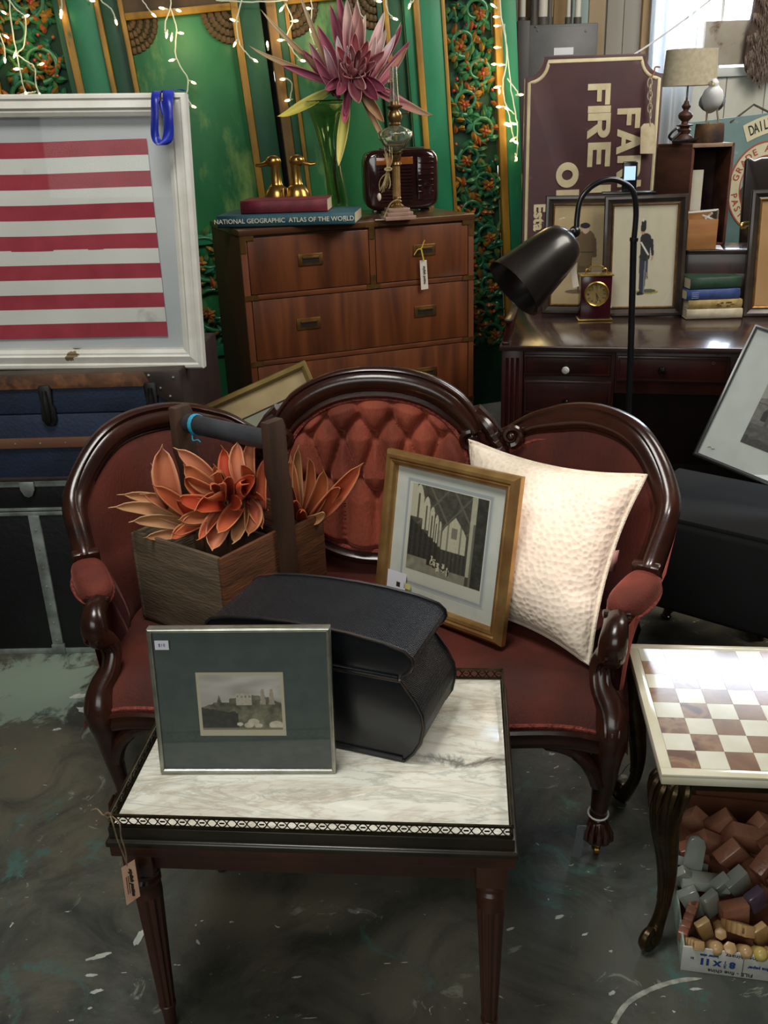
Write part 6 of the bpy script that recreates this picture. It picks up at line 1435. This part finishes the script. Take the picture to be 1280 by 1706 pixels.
# ============================================================ FARM SIGN AND NEIGHBOURS
Ys = 4.66; sA = PY(872, 300, Ys); sB = PY(1093, 300, Ys); sw = (sB-sA).length; szt = PY(980, 92, Ys).z
sg_ = thing('painted_sign', 'maroon painted board with cream letters and notched corners, turned on its end', 'sign', ((sA.x+sB.x)/2, Ys, 0), rot=pose(D(0), D(0), D(0)))
MARO = mat('maroon_paint', '4a2a2c', '3c2224', 5, .55, bump=.08, spot=('5a3a38', 12, .6, .7)); CRM = mat('cream_letter', 'cfc3a0', 'b9ac88', 12, .6)
hw = sw/2; nr = .085
def notch(w, t, r): 
    pts = [(-w, 0)]
    pts += [(-w, t-r-.02)]+[(-w+.012+r*(1-cos(a)) * 1.0, t-r+.0+r*sin(a)*1.0-.012) for a in [D(5+80*i/8) for i in range(9)]]
    left = [(-w, 0), (-w, t-r)]+[(-w+r-r*cos(a), t-r*1+r*(sin(a))*0+0) for a in ()]
    arcp = [(-w-.0+r*sin(a), t-r*cos(a)) for a in [D(0+90*i/10) for i in range(11)]]   # concave bite around the corner
    P_ = [(-w, 0)]+arcp+[(-x, z) for x, z in reversed(arcp)]+[(w, 0)]
    return P_
B().prism(notch(hw, szt, nr), 0, .03).obj('board', MARO, sg_, bevel=.003)
lp = notch(hw-.018, szt-.02, nr)
# cream line following the edge
pts = [V((x, -.001, z)) for x, z in lp[1:-1]]
line = [V((-hw+.018, -.001, .05))]+pts+[V((hw-.018, -.001, .05))]
bb = B(); k = len(line); wl = .0075
vs_ = []
for i in range(k):
    a, c = line[max(0, i-1)], line[min(k-1, i+1)]; d = (c-a).normalized(); n = V((-d.z, 0, d.x))*wl; vs_ += [line[i]-n, line[i]+n]
bb.add(vs_, [(2*i, 2*i+1, 2*i+3, 2*i+2) for i in range(k-1)])
bb.obj('border_line', CRM, sg_, solid=.0015, kind='stuff')
SI = Matrix.Translation(-sg_.location)
def sgp(px, py): q = PY(px, py, Ys)-sg_.location; return q.x, q.z
def letters(word, px_l, px_r, spans, bold=1):
    # each letter drawn in its own box: top of the letter towards +x, reading downwards
    G_ = {'F': [(0, 0, .30, 1), (0, .78, 1, 1), (0, .42, .85, .62)], 'I': [(0, 0, 1, 1)], 'E': [(0, 0, .30, 1), (0, .78, 1, 1), (0, .40, .9, .60), (0, 0, 1, .22)], 'L': [(0, 0, .3, 1), (0, 0, 1, .22)]}
    for chh, (ya_, yb__) in zip(word, spans):
        x0, z0 = sgp(px_l, ya_); x1_, z1 = sgp(px_r, yb__); x1_ = sgp(px_r, ya_)[0]
        W_ = z0-z1; Hh = x1_-x0
        def mp(u, v): return (x0+Hh*v, z0-W_*u)    # u along reading direction, v up the letter
        b = B()
        if chh in G_:
            for q_, (u0, v0, u1, v1) in enumerate(G_[chh]): b.prism([mp(u0, v0), mp(u1, v0), mp(u1, v1), mp(u0, v1)], -.003-.0004*q_, 0)
        elif chh == 'A':
            b.prism([mp(0, 0), mp(.27, 0), mp(.62, 1), mp(.36, 1)], -.003-.0003*1, 0); b.prism([mp(1, 0), mp(.73, 0), mp(.38, 1), mp(.64, 1)], -.003-.0003*2, 0); b.prism([mp(.2, .2), mp(.8, .2), mp(.74, .38), mp(.26, .38)], -.003-.0003*3, 0)
        elif chh == 'R':
            b.prism([mp(0, 0), mp(.30, 0), mp(.30, 1), mp(0, 1)], -.003-.0003*4, 0)
            o_ = [(.3+.36+.34*sin(a)-.0, .72+.28*cos(a)) for a in [pi*i/10 for i in range(11)]]; i_ = [(.3+.30+.12*sin(a), .72+.09*cos(a)) for a in [pi*i/10 for i in range(11)]]
            for k in range(10): b.prism([mp(*o_[k]), mp(*o_[k+1]), mp(*i_[k+1]), mp(*i_[k])], -.003-.0003*5, 0)
            b.prism([mp(.3, .81), mp(.6, .81), mp(.66, 1), mp(.3, 1)], -.003-.0003*6, 0); b.prism([mp(.3, .44), mp(.66, .44), mp(.6, .63), mp(.3, .63)], -.003-.0003*0, 0)
            b.prism([mp(.42, .46), mp(.72, .50), mp(1.04, 0), mp(.72, 0)], -.003-.0003*1, 0)
        elif chh == 'M':
            b.prism([mp(0, 0), mp(.24, 0), mp(.24, 1), mp(0, 1)], -.003-.0003*2, 0); b.prism([mp(.76, 0), mp(1, 0), mp(1, 1), mp(.76, 1)], -.003-.0003*3, 0); b.prism([mp(.2, 1), mp(.5, .25), mp(.5, .0), mp(.42, 0), mp(.0, 1)], -.003-.0003*4, 0); b.prism([mp(.8, 1), mp(1, 1), mp(.58, 0), mp(.5, 0), mp(.5, .25)], -.003-.0003*5, 0)
        elif chh == 'O':
            for k in range(24):
                a0_, a1_ = 2*pi*k/24, 2*pi*(k+1)/24
                b.prism([mp(.5+.5*cos(a0_), .5+.5*sin(a0_)), mp(.5+.5*cos(a1_), .5+.5*sin(a1_)), mp(.5+.2*cos(a1_), .5+.24*sin(a1_)), mp(.5+.2*cos(a0_), .5+.24*sin(a0_))], -.003-.0003*6, 0)
        b.obj('letter', CRM, sg_, smooth=False)
letters('FIRE', 980, 1018, [(140, 174), (177, 187), (189, 229), (238, 277)]); letters('I', 980, 1018, [(309, 320)])
letters('FARM', 1029, 1068, [(181, 213), (215, 256), (260, 297), (301, 345)])
letters('OF', 927, 965, [(271, 312), (317, 350)])
text('Esta', .075, CRM, sg_, (*[sgp(898, 360)[0]], -.002, sgp(898, 362)[1]), RY(pi/2), .001, .003)
# chain with a luggage tag
cn = thing('chain_tag', 'cream luggage tag hanging on a chain over the right edge of the maroon sign', 'tag', PY(1084, 110, Ys-.03)); co = cn.location.copy(); Yn = Ys-.03
ML = mat('chain_cream', 'b9ac90', rough=.45, metal=.3)
for k in range(6):
    y0 = 138+k*10.5; c_ = PY(1083+(k % 2)*1.0, y0, Yn)-co; 
    B().tube([c_+V((.010*cos(a*pi/8)*(1 if k % 2 == 0 else .55), .008*cos(a*pi/8)*(0 if k % 2 == 0 else 1), .020*sin(a*pi/8))) for a in range(16)], .0025, 6, closed=True).obj('chain_link', ML, cn)
B().tube(crom([PY(x, y, Yn)-co for x, y in ((1100, 112), (1092, 112), (1090, 122), (1084, 130))], 4), .0035, 6).obj('cord', mat('copper_cord', '9a5c3c', rough=.5), cn)
B().tube([PY(1083, 196, Yn)-co, PY(1084, 210, Yn)-co], .003, 5).obj('cord', ML, cn)
ql = [(1073, 206), (1088, 205), (1092, 211), (1091, 256), (1067, 256), (1068, 212)]; ql = [PY(x, y, Yn)-co for x, y in ql]
n_q = len(ql); B().add(ql+[q+V((0, .002, 0)) for q in ql], [tuple(range(n_q)), tuple(range(2*n_q-1, n_q-1, -1))]+[(i, i+n_q, (i+1) % n_q+n_q, (i+1) % n_q) for i in range(n_q)]).obj('tag_card', mat('tag_cream', 'cfc0a2', 'bfae8c', 30, .8), cn, smooth=False)
# cable running from the sign to the window
tag(B().tube(crom([PY(1042, 100, 5.6), PY(1080, 76, 5.8), PY(1120, 48, 5.95), PY(1158, 20, 6.1), PY(1196, -10, 6.13)], 6), .0055, 6).obj('cable', mat('cable_white', 'c4bfb4', rough=.5)), 'white cable slanting up across the curtain to the window', 'cable')
# electrical box and conduits
Ye = Yb-.19
eb = thing('electrical_box', 'grey steel electrical box with conduits on the board wall above the sign', 'electrical box', (0, Ye, 0)); q = lambda x, y: (PY(x, y, Ye).x, PY(x, y, Ye).z)
x0, z1 = q(880, 42); x1_, z0 = q(992, 150)
EB = mat('grey_enamel', '5f5f60', '545556', 8, .45); B().box(x0, x1_, 0, .18, z0-.2, z1).obj('box_body', EB, eb, bevel=.006); B().box(x0+.01, x1_-.01, -.006, 0, z0-.19, z1-.012).obj('cover', EB, eb, bevel=.003)
a = q(923, 80); b2 = q(955, 91); B().box(a[0], b2[0], -.008, -.006, b2[1], a[1]).obj('rating_label', mat('label_white', 'e2e2ea', rough=.6), eb)
for px, py in ((893, 45), (896, 51), (976, 52)): c_ = q(px, py); B().ball((c_[0], -.006, c_[1]), .007, 8).obj('screw', STEEL, eb)
x0, z1 = q(862, 35); x1_, z0 = q(880, 170); B().box(x0, x1_, -.02, .18, z0-.4, z1).obj('side_box', mat('dark_conduit_box', '3c3835', rough=.5), eb, bevel=.004)
for px, r_, m_ in ((874, .018, 'c8c4b8'), (893, .022, '4a4640'), (908, .028, 'cfcabd'), (920, .014, '57524b'), (951, .013, 'c2bdb0'), (967, .017, 'd2cec2')):
    c_ = q(px, 36); B().tube([V((c_[0], .08, z1-.02)), V((c_[0], .08, c_[1]+.25)), V((c_[0], .08, 4.15))], r_, 12).obj('conduit', mat('pipe_'+m_, m_, rough=.5), eb)
    B().tube([V((c_[0], .08, c_[1]-.03)), V((c_[0], .08, c_[1]+.03))], r_*1.35, 12).obj('conduit_collar', mat('pipe_4a4640', '4a4640', rough=.5), eb)

# open wooden box on the desk shelf, with lamp and gull on top
hzW = hz; Yx = (KM @ V((hx+.1, kd-.10, 0))).y
cn0 = PY(1155, 400, 4.12); 
OB = mat('old_box_red', '5c3426', '3f241b', 5, .6, stretch=(1, 1, 3), bump=.1); OB2 = mat('box_inside', '3c2018', '2a1611', 6, .7)
c_n = PY(1155, 240, 4.15); zt_ = c_n.z
xb = thing('wooden_box', 'upright open-fronted wooden box standing on the desk shelf under the lamp', 'box', (c_n.x, 4.15, hz+.001), D(-2))
hB = zt_-hz
wB = PY(1224, 245, 4.15).x-c_n.x
# left side face turned to the camera: modelled as a splayed side
lx = PY(1095, 240, 4.35).x-c_n.x; lzx = .2
B().prism([(0, 0), (lx, .20), (lx+.02, .22), (.014, .012)], 0, hB, plane='xy').obj('side_panel', OB, xb, bevel=.002)
B().prism([(wB-.012, 0), (wB, 0), (wB+lx*.0, .22), (wB-.012, .22)], 0, hB, plane='xy').obj('side_panel', OB, xb, bevel=.002)
B().prism([(0, 0), (wB, 0), (wB, .22), (lx, .22), (lx, .20)], hB-.016, hB, plane='xy').obj('top_panel', mat('box_edge', '8a7258', '6e5844', 8, .6), xb, bevel=.002)
B().prism([(0, 0), (wB, 0), (wB, .22), (lx, .22), (lx, .20)], 0, .012, plane='xy').obj('bottom_panel', OB, xb, bevel=.002)
B().prism([(lx, .205), (wB, .205), (wB, .22), (lx, .22)], .012, hB-.016, plane='xy').obj('back_panel', OB2, xb)
wc = thing('white_card', 'tall blank white card standing inside the open wooden box', 'card', (c_n.x+.035, 4.20, hz+.016), D(-8))
cz0 = PY(1165, 341, 4.20).z-hz-.016; cz1 = PY(1165, 283, 4.20).z-hz-.016
B().box(-.03, .036, 0, .003, .0, cz1).obj('card_sheet', mat('card_grey_white', 'b4b0a0', 'a8a494', 10, .8), wc)
sbx = thing('small_crate', 'small pale pine crate of white sticks on the desk shelf beside the soldier print', 'box', (PY(1148, 408, 4.06).x-.02, 4.03, hz+.001), D(-6))
sw_ = PY(1188, 400, 4.03).x-PY(1140, 400, 4.03).x; sh_ = PY(1170, 366, 4.03).z-hz
PIN = mat('pine_crate', '9a6a3c', '80542c', 8, .6, stretch=(.4, 1, 3))
B().box(0, sw_, 0, .006, 0, sh_).obj('crate_side', PIN, sbx, bevel=.001); B().box(0, .006, .006, .08, 0, sh_).obj('crate_side', PIN, sbx); B().box(sw_-.006, sw_, .006, .08, 0, sh_+.035).obj('crate_side', mat('crate_grey', '6a6258', rough=.7), sbx); B().box(0, sw_, .08, .086, 0, sh_+.03).obj('crate_side', PIN, sbx); B().box(0, sw_, 0, .086, 0, .004).obj('crate_base', PIN, sbx)
for q_ in (((.0, .02, sh_+.028), (sw_, .02, sh_+.036)), ((sw_*.5, .03, sh_+.016), (sw_*.95, .03, sh_-.006)), ((sw_*.6, .03, sh_-.0), (sw_*.85, .04, sh_+.022))):
    B().tube([V(q_[0]), V(q_[1])], .005, 4).obj('white_stick', mat('stick_white', 'c9c8c2', rough=.6), sbx)
pps = PZ(1195, 411, hz+.0015); tag(B().add([V(PZ(x, y, hz+.0015)) for x, y in ((1184, 414), (1187, 402), (1200, 408), (1206, 416))]+[V(PZ(x, y, hz+.003)) for x, y in ((1184, 414), (1187, 402), (1200, 408), (1206, 416))], [(0, 3, 2, 1), (4, 5, 6, 7), (0, 1, 5, 4), (1, 2, 6, 5), (2, 3, 7, 6), (3, 0, 4, 7)]).obj('paper_slip', mat('label_white', 'e2e2ea', rough=.6), smooth=False), 'small white paper slip lying on the desk shelf', 'paper')
# table lamp
lb_ = PZ(1140, 233, zt_+.001); tl = thing('table_lamp', 'table lamp with grey-beige drum shade and turned wooden base on the wooden box', 'lamp', (PY(1139, 235, 4.255).x, 4.255, zt_+.001))
tlo = tl.location.copy(); Yq = tlo.y
sc_ = (PY(1140, 100, Yq).z-PY(1140, 200, Yq).z)/100      # metres per pixel there
TB = mat('turned_wood', '4a2b20', '34201a', 8, .5)
B().lathe([(.055, 0), (.055, .012), (.045, .02), (.04, .034), (.026, .044), (.03, .056), (.034, .062), (.022, .072), (.024, .078), (.040, .082), (.040, .087), (.018, .092), (.016, .102), (.033, .118), (.036, .130), (.030, .142), (.014, .152), (.014, .158), (.020, .165), (.022, .173), (.013, .185), (.010, .196), (.005, .20), (.004, .215)], 24, Matrix.Scale(sc_/.0027*1.0, 4)).obj('base', TB, tl)
cs_ = PY(1150, 143, Yq)-tlo; ct_ = PY(1152, 82, Yq)-tlo
rw_ = (PY(1197, 110, Yq).x-PY(1106, 110, Yq).x)/2
cx_ = PY(1151.5, 110, Yq).x-tlo.x
B().lathe([(rw_*1.0, cs_.z), (rw_*.93, ct_.z), (rw_*.93-.002, ct_.z), (rw_*1.0-.002, cs_.z)], 40, Matrix.Translation((cx_, 0, 0)), sy=.6, cap=False).obj('shade', mat('linen_shade', 'a39a84', '958c76', 60, .85, bump=.1, bscale=300), tl, angle=60)
for k in range(2): B().tube([V((0, 0, cs_.z+.03)), V((cx_+(1 if k else -1)*rw_*.9, 0, cs_.z+.03))], .0018, 5).obj('shade_spider', STEEL, tl)
B().tube([V((0, 0, .18)), V((0, 0, cs_.z+.04))], .004, 8).obj('stem', STEEL, tl)
B().tube(crom([V((-.045, -.03, .01)), V((-.075, -.04, .03)), V((-.05, -.05, .06)), V((-.03, -.045, .045)), V((-.06, -.05, .012)), V((.05, -.05, .02)), V((.07, -.04, .045)), V((.05, -.03, .05))], 6), .0055, 6).obj('cord_coil', BM, tl)
# gull on a log
gl0 = PZ(1183, 236, zt_+.001); gy = 4.15+.08
st_ = thing('log_stump', 'short cut log with flaking bark under the gull', 'log', (PY(1182, 220, gy).x, gy, zt_+.001)); hS = PY(1182, 206, gy).z-zt_
B().lathe([(.060, 0), (.063, .01), (.060, hS-.006), (.058, hS), (0, hS)], 20, flute=.05, fn=7).obj('log_body', mat('bark', '6a4a2c', '1e1612', 9, .8, bump=.3, c3='4a3422'), st_)
gu = thing('gull_figure', 'white and grey carved gull standing on the log', 'bird figure', (PY(1187, 180, gy).x, gy, zt_+.001+hS)); gz0 = gu.location.z; go = gu.location.copy()
GW = attr_mat('gull_paint', .6)
def gp(x, y, dy=0): return PY(x, y, gy+dy)-go
path = crom([gp(1181, 184, .05), gp(1184, 177, .02), gp(1187, 165, -.01), gp(1189, 152, -.035), gp(1190, 143, -.04), gp(1190, 137, -.045), gp(1190, 131, -.045)], 5)
rr_ = [.012, .030, .044, .036, .020, .019, .008]
b = B().tube(path, [crom_scalar(rr_, i/5) for i in range(len(path))], 18)
b.c = [mixc(srgb('c9cbcc'), srgb('8d9498'), 1 if (v[1] > .012 and v[2] < gp(1190, 152).z) else 0) for v in b.v]; b.obj('body', GW, gu, angle=80)
for s_ in (-1, 1):
    p = [gp(1187+s_*15, 158, 0), gp(1187+s_*17, 172, .02), gp(1187+s_*9, 184, .06)]
    w = B().tube(crom(p, 4), [.004, .010, .015, .018, .019, .016, .013, .009, .004], 8, flat=.6); w.c = [srgb('6c7478')]*len(w.v); w.obj('wing', GW, gu)
    l = B().tube([gp(1187+s_*8, 180, 0), gp(1187+s_*9, 193, .0), V((gp(1187+s_*10, 206, 0).x, 0, .006))], .004, 6); l.c = [srgb('7c7258')]*len(l.v); l.obj('leg', GW, gu)
    f_ = B()
    for a in (-.5, 0, .5): f_.tube([V((gp(1187+s_*10, 206, 0).x, 0, .004)), V((gp(1187+s_*10, 206, 0).x+.018*sin(a), -.018*cos(a), .002))], .0025, 5)
    f_.c = [srgb('7c7258')]*len(f_.v); f_.obj('foot', GW, gu)
bk = B().tube([gp(1189, 139, -.058), gp(1188, 142, -.085)], [.007, .002], 8); bk.c = [srgb('b09a5c')]*len(bk.v); bk.obj('beak', GW, gu)
for s_ in (-1, 1): e = B().ball(gp(1190+s_*3.6, 136, -.058), .003, 6); e.c = [srgb('141414')]*len(e.v); e.obj('eye', GW, gu)

# teal dairy sign
Yd = 5.3; ds = thing('dairy_sign', 'blue-green painted tin sign with arched lettering and a red ring, hung behind the desk', 'sign', (0, Yd, 0)); q = lambda x, y: (PY(x, y, Yd).x, PY(x, y, Yd).z)
x0, z1 = q(1150, 204); x1_, z0 = q(1395, 430)
TEAL = mat('teal_paint', '5f7c7a', '4e6a6a', 5, .55, spot=('8a9a90', 9, .6, .7)); CRS = mat('sign_cream', 'c9c3a4', 'b9b294', 14, .6)
B().prism([(x0, z0), (x1_, z0), (x1_, z1+.07), (x0, z1)], 0, .02).obj('board', TEAL, ds, bevel=.002)
ccx, ccz = q(1274, 312); m_px = PY(1263, 300, Yd).x-PY(1262, 300, Yd).x
Rr = 58*m_px
def ring(ro_, ri_, y, m, name, a0_=0, a1_=2*pi, n=64):
    b = B()
    for k in range(n):
        p_, r_ = a0_+(a1_-a0_)*k/n, a0_+(a1_-a0_)*(k+1)/n
        b.prism([(ccx+ro_*cos(p_), ccz+ro_*sin(p_)*1.18), (ccx+ro_*cos(r_), ccz+ro_*sin(r_)*1.18), (ccx+ri_*cos(r_), ccz+ri_*sin(r_)*1.18), (ccx+ri_*cos(p_), ccz+ri_*sin(p_)*1.18)], y, 0)
    return b.obj(name, m, ds, smooth=False)
RDS = mat('sign_red', '9a4a3c', rough=.6)
ring(Rr*1.02, Rr*.74, -.003, CRS, 'ring_band'); ring(Rr*1.06, Rr*1.02, -.004, RDS, 'ring_line'); ring(Rr*.74, Rr*.71, -.004, RDS, 'ring_line'); ring(Rr*.71, 0.0, -.0015, mat('sign_sky', '8fa09a', '7c8f8a', 6, .6), 'ring_centre')
ccx0, ccz0 = ccx, ccz; ccx, ccz = q(1295, 441); ring(Rr*3.56, Rr*3.16, -.003, CRS, 'banner', D(70), D(114), 30)
SK = mat('sign_black', '1e2220', rough=.6)
def arc_text(s_, R_, size, a_mid, da, m, off=.001, sx=1, flip=0):
    n = len(s_)
    for k, c in enumerate(s_):
        if c == ' ': continue
        a = a_mid-(k-(n-1)/2)*da
        text(c, size, m, ds, (ccx+R_*cos(a), -.004, ccz+R_*sin(a)*1.18), RY(pi/2-a+(pi if flip else 0)), .0006, off, name='letter', sx=sx)
arc_text('DAILY FRESH', Rr*3.36, 17*m_px*1.3, D(99.5), D(2.25), SK, .001, .55); ccx, ccz = ccx0, ccz0
arc_text('GRADE A QUALITY', Rr*.88, 11*m_px*1.3, D(80), D(12), RDS, .001); arc_text('PASTEURIZED', Rr*.88, 11*m_px*1.3, D(246), -D(11), RDS, .001, 1, 1)
B().prism([(ccx-.10, ccz-.16), (ccx-.14, ccz-.02), (ccx-.08, ccz+.06), (ccx-.10, ccz+.13), (ccx-.05, ccz+.10), (ccx+.05, ccz+.10), (ccx+.10, ccz+.13), (ccx+.08, ccz+.06), (ccx+.12, ccz-.02), (ccx+.08, ccz-.16)], -.003, 0).obj('cow_head', mat('cow_brown', '5a4438', '453228', 8, .6), ds)
a = q(1197, 208); b = B(); 
for k in range(3): b.box(a[0]+k*.012, a[0]+k*.012+.009, -.003, 0, a[1]-.045, a[1])
b.obj('carton_emblem', mat('sign_peach', 'c08e70', rough=.6), ds, kind='stuff')
hp = [(1217, 204), (1260, 174), (1300, 196)]; B().tube([V((q(*hp[0])[0], 0, q(*hp[0])[1])), V((q(*hp[1])[0], .03, q(*hp[1])[1])), V((q(*hp[2])[0], 0, q(*hp[2])[1]))], .006, 6).obj('hanging_rope', mat('rope_dark', '4a4436', rough=.8), ds)
# dark dressing-mirror frame at far right
Ym = 4.45; q = lambda x, y: (PY(x, y, Ym).x, PY(x, y, Ym).z)
mr = thing('dark_cabinet', 'black-brown cabinet with curved cresting at the right edge behind the framed print', 'cabinet', (0, Ym, 0))
pl = [q(1244, 430), q(1244, 268), q(1250, 262), q(1258, 268), q(1270, 263), q(1285, 262), q(1310, 270), q(1420, 290), q(1420, 430)]
fz = .0; pl[0] = (pl[0][0], 0.0); pl[-1] = (pl[-1][0], 0.0)
B().prism(pl, 0, .03).obj('cabinet_body', mat('black_brown', '1c1412', '120d0c', 5, .3, coat=.3), mr, bevel=.006)
hk = thing('brass_hook', 'curly brass hook sticking out beside the dark cabinet', 'hook', PY(1243, 378, 4.2)); ho = hk.location.copy()
B().tube(crom([PY(x, y, Y)-ho for x, y, Y in ((1252, 372, 4.43), (1246, 371, 4.3), (1238, 372, 4.2), (1235, 377, 4.18), (1239, 381, 4.2), (1246, 377, 4.3), (1251, 384, 4.35), (1250, 396, 4.40))], 6), .006, 8).obj('hook_curl', GO, hk)
# plaque and hide on the white wall
Yp = Yb-.03; q = lambda x, y: (PY(x, y, Yp).x, PY(x, y, Yp).z)
a = q(1175, 36); b2 = q(1241, 107)
tag(B().box(a[0], b2[0], Yp-.02, Yp+.02, b2[1], a[1]).obj('wall_plaque', mat('stained_plaque', 'a8a092', '948a7a', 5, .7, spot=('6a5340', 4, .58, .66)), bevel=.004), 'square pale stained board mounted on the wall below the window', 'board')
hd = thing('animal_hide', 'shaggy brown-grey animal hide hanging at the upper right edge', 'animal hide', (0, Yp-.08, 0)); q = lambda x, y: (PY(x, y, Yp-.08).x, PY(x, y, Yp-.08).z)
pl = [q(*p) for p in ((1262, -20), (1256, 20), (1246, 60), (1241, 95), (1245, 118), (1256, 130), (1264, 138), (1276, 128), (1290, 122), (1330, 130), (1360, 90), (1370, -20))]
B().prism(pl, .0, .05).obj('hide_skin', mat('hide_brown', '5c4a40', '463830', 9, .95, bump=.6, bscale=60), hd, bevel=.015)
b = B(); rr = random.Random(4); cx, cz = q(1300, 50)
for k in range(1500):
    t = rr.random(); i = rr.randrange(len(pl)); e = pl[i]; u = sqrt(rr.random())
    x = cx+(e[0]-cx)*u+rr.uniform(-.06, .06)*(1-u); z = cz+(e[1]-cz)*u+rr.uniform(-.06, .06)*(1-u)
    b.add([V((x-.0035, -.001, z)), V((x+.0035, -.001, z)), V((x+rr.uniform(-.015, .015), -.022, z-rr.uniform(.03, .06)))], [(0, 1, 2)], [srgb(rr.choice(['5c4a40', '75655a', '463830', '8a7c70']))]*3)
b.obj('hide_fur', attr_mat('fur', .9), hd, kind='stuff')

# player on a dock behind the prints
dkz = PY(1048, 320, 4.28).z
dc = thing('speaker_dock', 'slim black dock with a lit music player, standing on the desk behind the soldier prints', 'dock', (PY(1050, 320, 4.28).x, 4.30, .762), D(-10))
B().box(-.05, .05, 0, .05, 0, dkz-.775).obj('dock_body', BM, dc, bevel=.004); B().box(-.115, .115, -.02, .06, dkz-.775, dkz-.762).obj('dock_tray', BM, dc, bevel=.003)
B().box(-.032, .032, .005, .018, dkz-.762, dkz-.762+.125).obj('music_player', mat('player_black', '14161a', rough=.2), dc, bevel=.006)
B().box(-.024, .024, .0035, .005, dkz-.762+.048, dkz-.762+.105).obj('screen', mat('player_screen', '9fb8d8', emit='8fb0e0', estr=.9), dc)

# ============================================================ RIGHT: BENCH, LEANING PHOTOGRAPH
lgp = PZ(1262, 1066, 0); bn = thing('black_bench', 'black upholstered bench on mahogany legs behind the chess table', 'bench', (0, 0, 0))
BLU = mat('black_cloth', '07080a', '050608', 6, .9, bump=.1)
bc = PZ(1128, 782, .50)          # far left top corner
ba = D(-40); bn.location = (bc.x, bc.y, 0); bn.rotation_euler = (0, 0, ba)
B().box(0, 1.1, -.42, .0, .22, .50).obj('seat_box', BLU, bn, bevel=.02, segs=3); B().box(0.01, 1.09, -.41, -.01, .495, .512).obj('cushion_welt', BLU, bn, bevel=.006)
for lx_, ly_ in ((.05, -.37), (.05, -.05), (1.04, -.37), (1.04, -.05)):
    B().tube(crom([V((lx_, ly_, .24)), V((lx_-.012, ly_-.012, .17)), V((lx_+.004, ly_, .08)), V((lx_-.01, ly_-.02, .025)), V((lx_-.012, ly_-.024, .006))], 5), [.030]*5+[.026]*5+[.018]*5+[.014]*3+[.018]*3, 12).obj('leg', MAH, bn)
fo = thing('carved_foot_stool', 'mahogany scroll foot of a dark stool just behind the chess table', 'stool', (lgp.x+.02, lgp.y+.03, 0))
B().tube(crom([V((0, -.02, .016)), V((-.018, -.02, .045)), V((.0, 0, .09)), V((.03, .02, .14)), V((.05, .03, .20))], 5), [.020]*5+[.024]*5+[.026]*6+[.03]*5, 14).obj('leg', MAH, fo)
B().box(.0, .30, .0, .30, .19, .26).obj('stool_seat', BLU, fo, bevel=.02, segs=3)
for lx_, ly_ in ((.27, .03), (.27, .27), (.03, .27)): B().tube([V((lx_, ly_, .0)), V((lx_, ly_, .1)), V((lx_, ly_, .2))], [.014, .018, .026], 10).obj('leg', MAH, fo)
ab = thing('framed_photograph', 'black framed black-and-white photograph of a ruined abbey leaning on the bench', 'picture', (1.10, 2.45, .575), rot=pose(D(-25), D(25), D(17)))
w_, h_ = .47, .412
B().frame(w_, h_, [(0, .02), (0, 0), (.011, 0), (.011, .02)]).obj('frame', mat('black_frame', '0f0f10', rough=.3, coat=.3), ab, bevel=.001)
B().box(-w_/2+.009, w_/2-.009, .008, .014, .009, h_-.009).obj('mat_board', mat('white_mat', 'c9cfc9', 'c2c8c2', 20, .8), ab)
def abbey(u, v):
    n1 = nz(u*6, v*6, 1); n2 = nz(u*18, v*18, 3); n3 = nz(u*50, v*50, 5)
    sky = .66-.05*v+.02*n1; g = sky
    top_ = .62+.08*sin(u*5)+(.10 if .10 < u < .16 else 0)+(.16 if .30 < u < .34 else 0)+(.12 if .55 < u < .60 else 0)
    if v < top_ and v > .25:
        g = .46+.07*n2+.05*n3
        for cx in (.09, .2, .29, .42, .52, .64, .76, .88):
            if abs(u-cx) < .022 and .34 < v < .52-abs(u-cx)*3: g = .22
            if abs(u-cx-.04) < .014 and .28 < v < top_-.04: g = .34+.03*n3
        if abs(v-.56) < .008: g = .32
        for cx in (.36, .44, .70): 
            if abs(u-cx) < .03 and v > .56 and v < .66-abs(u-cx): g = .75
    if v < .28+.03*n1: g = .36+.08*n2+.04*n3
    if v < .10+.04*n2: g = .28+.06*n3
    if .2 < u < .5 and abs(v-.15) < .015: g = .55
    return (g, g*.99, g*.94)
picture_grid('photograph', .34, .22, 110, 80, abbey, ab, y=.007, x0=.04, z0=.085)
B().box(-w_/2+.011, w_/2-.011, .003, .004, .011, h_-.011).obj('pane', glass_pane(), ab, smooth=False)
B().tube([V((-w_/2+.03, .0065, .036)), V((-w_/2+.036, .0065, .041)), V((-w_/2+.042, .0065, .035)), V((-w_/2+.05, .0065, .039))], .0007, 4).obj('signature', INK, ab)
bpy.context.view_layer.update()
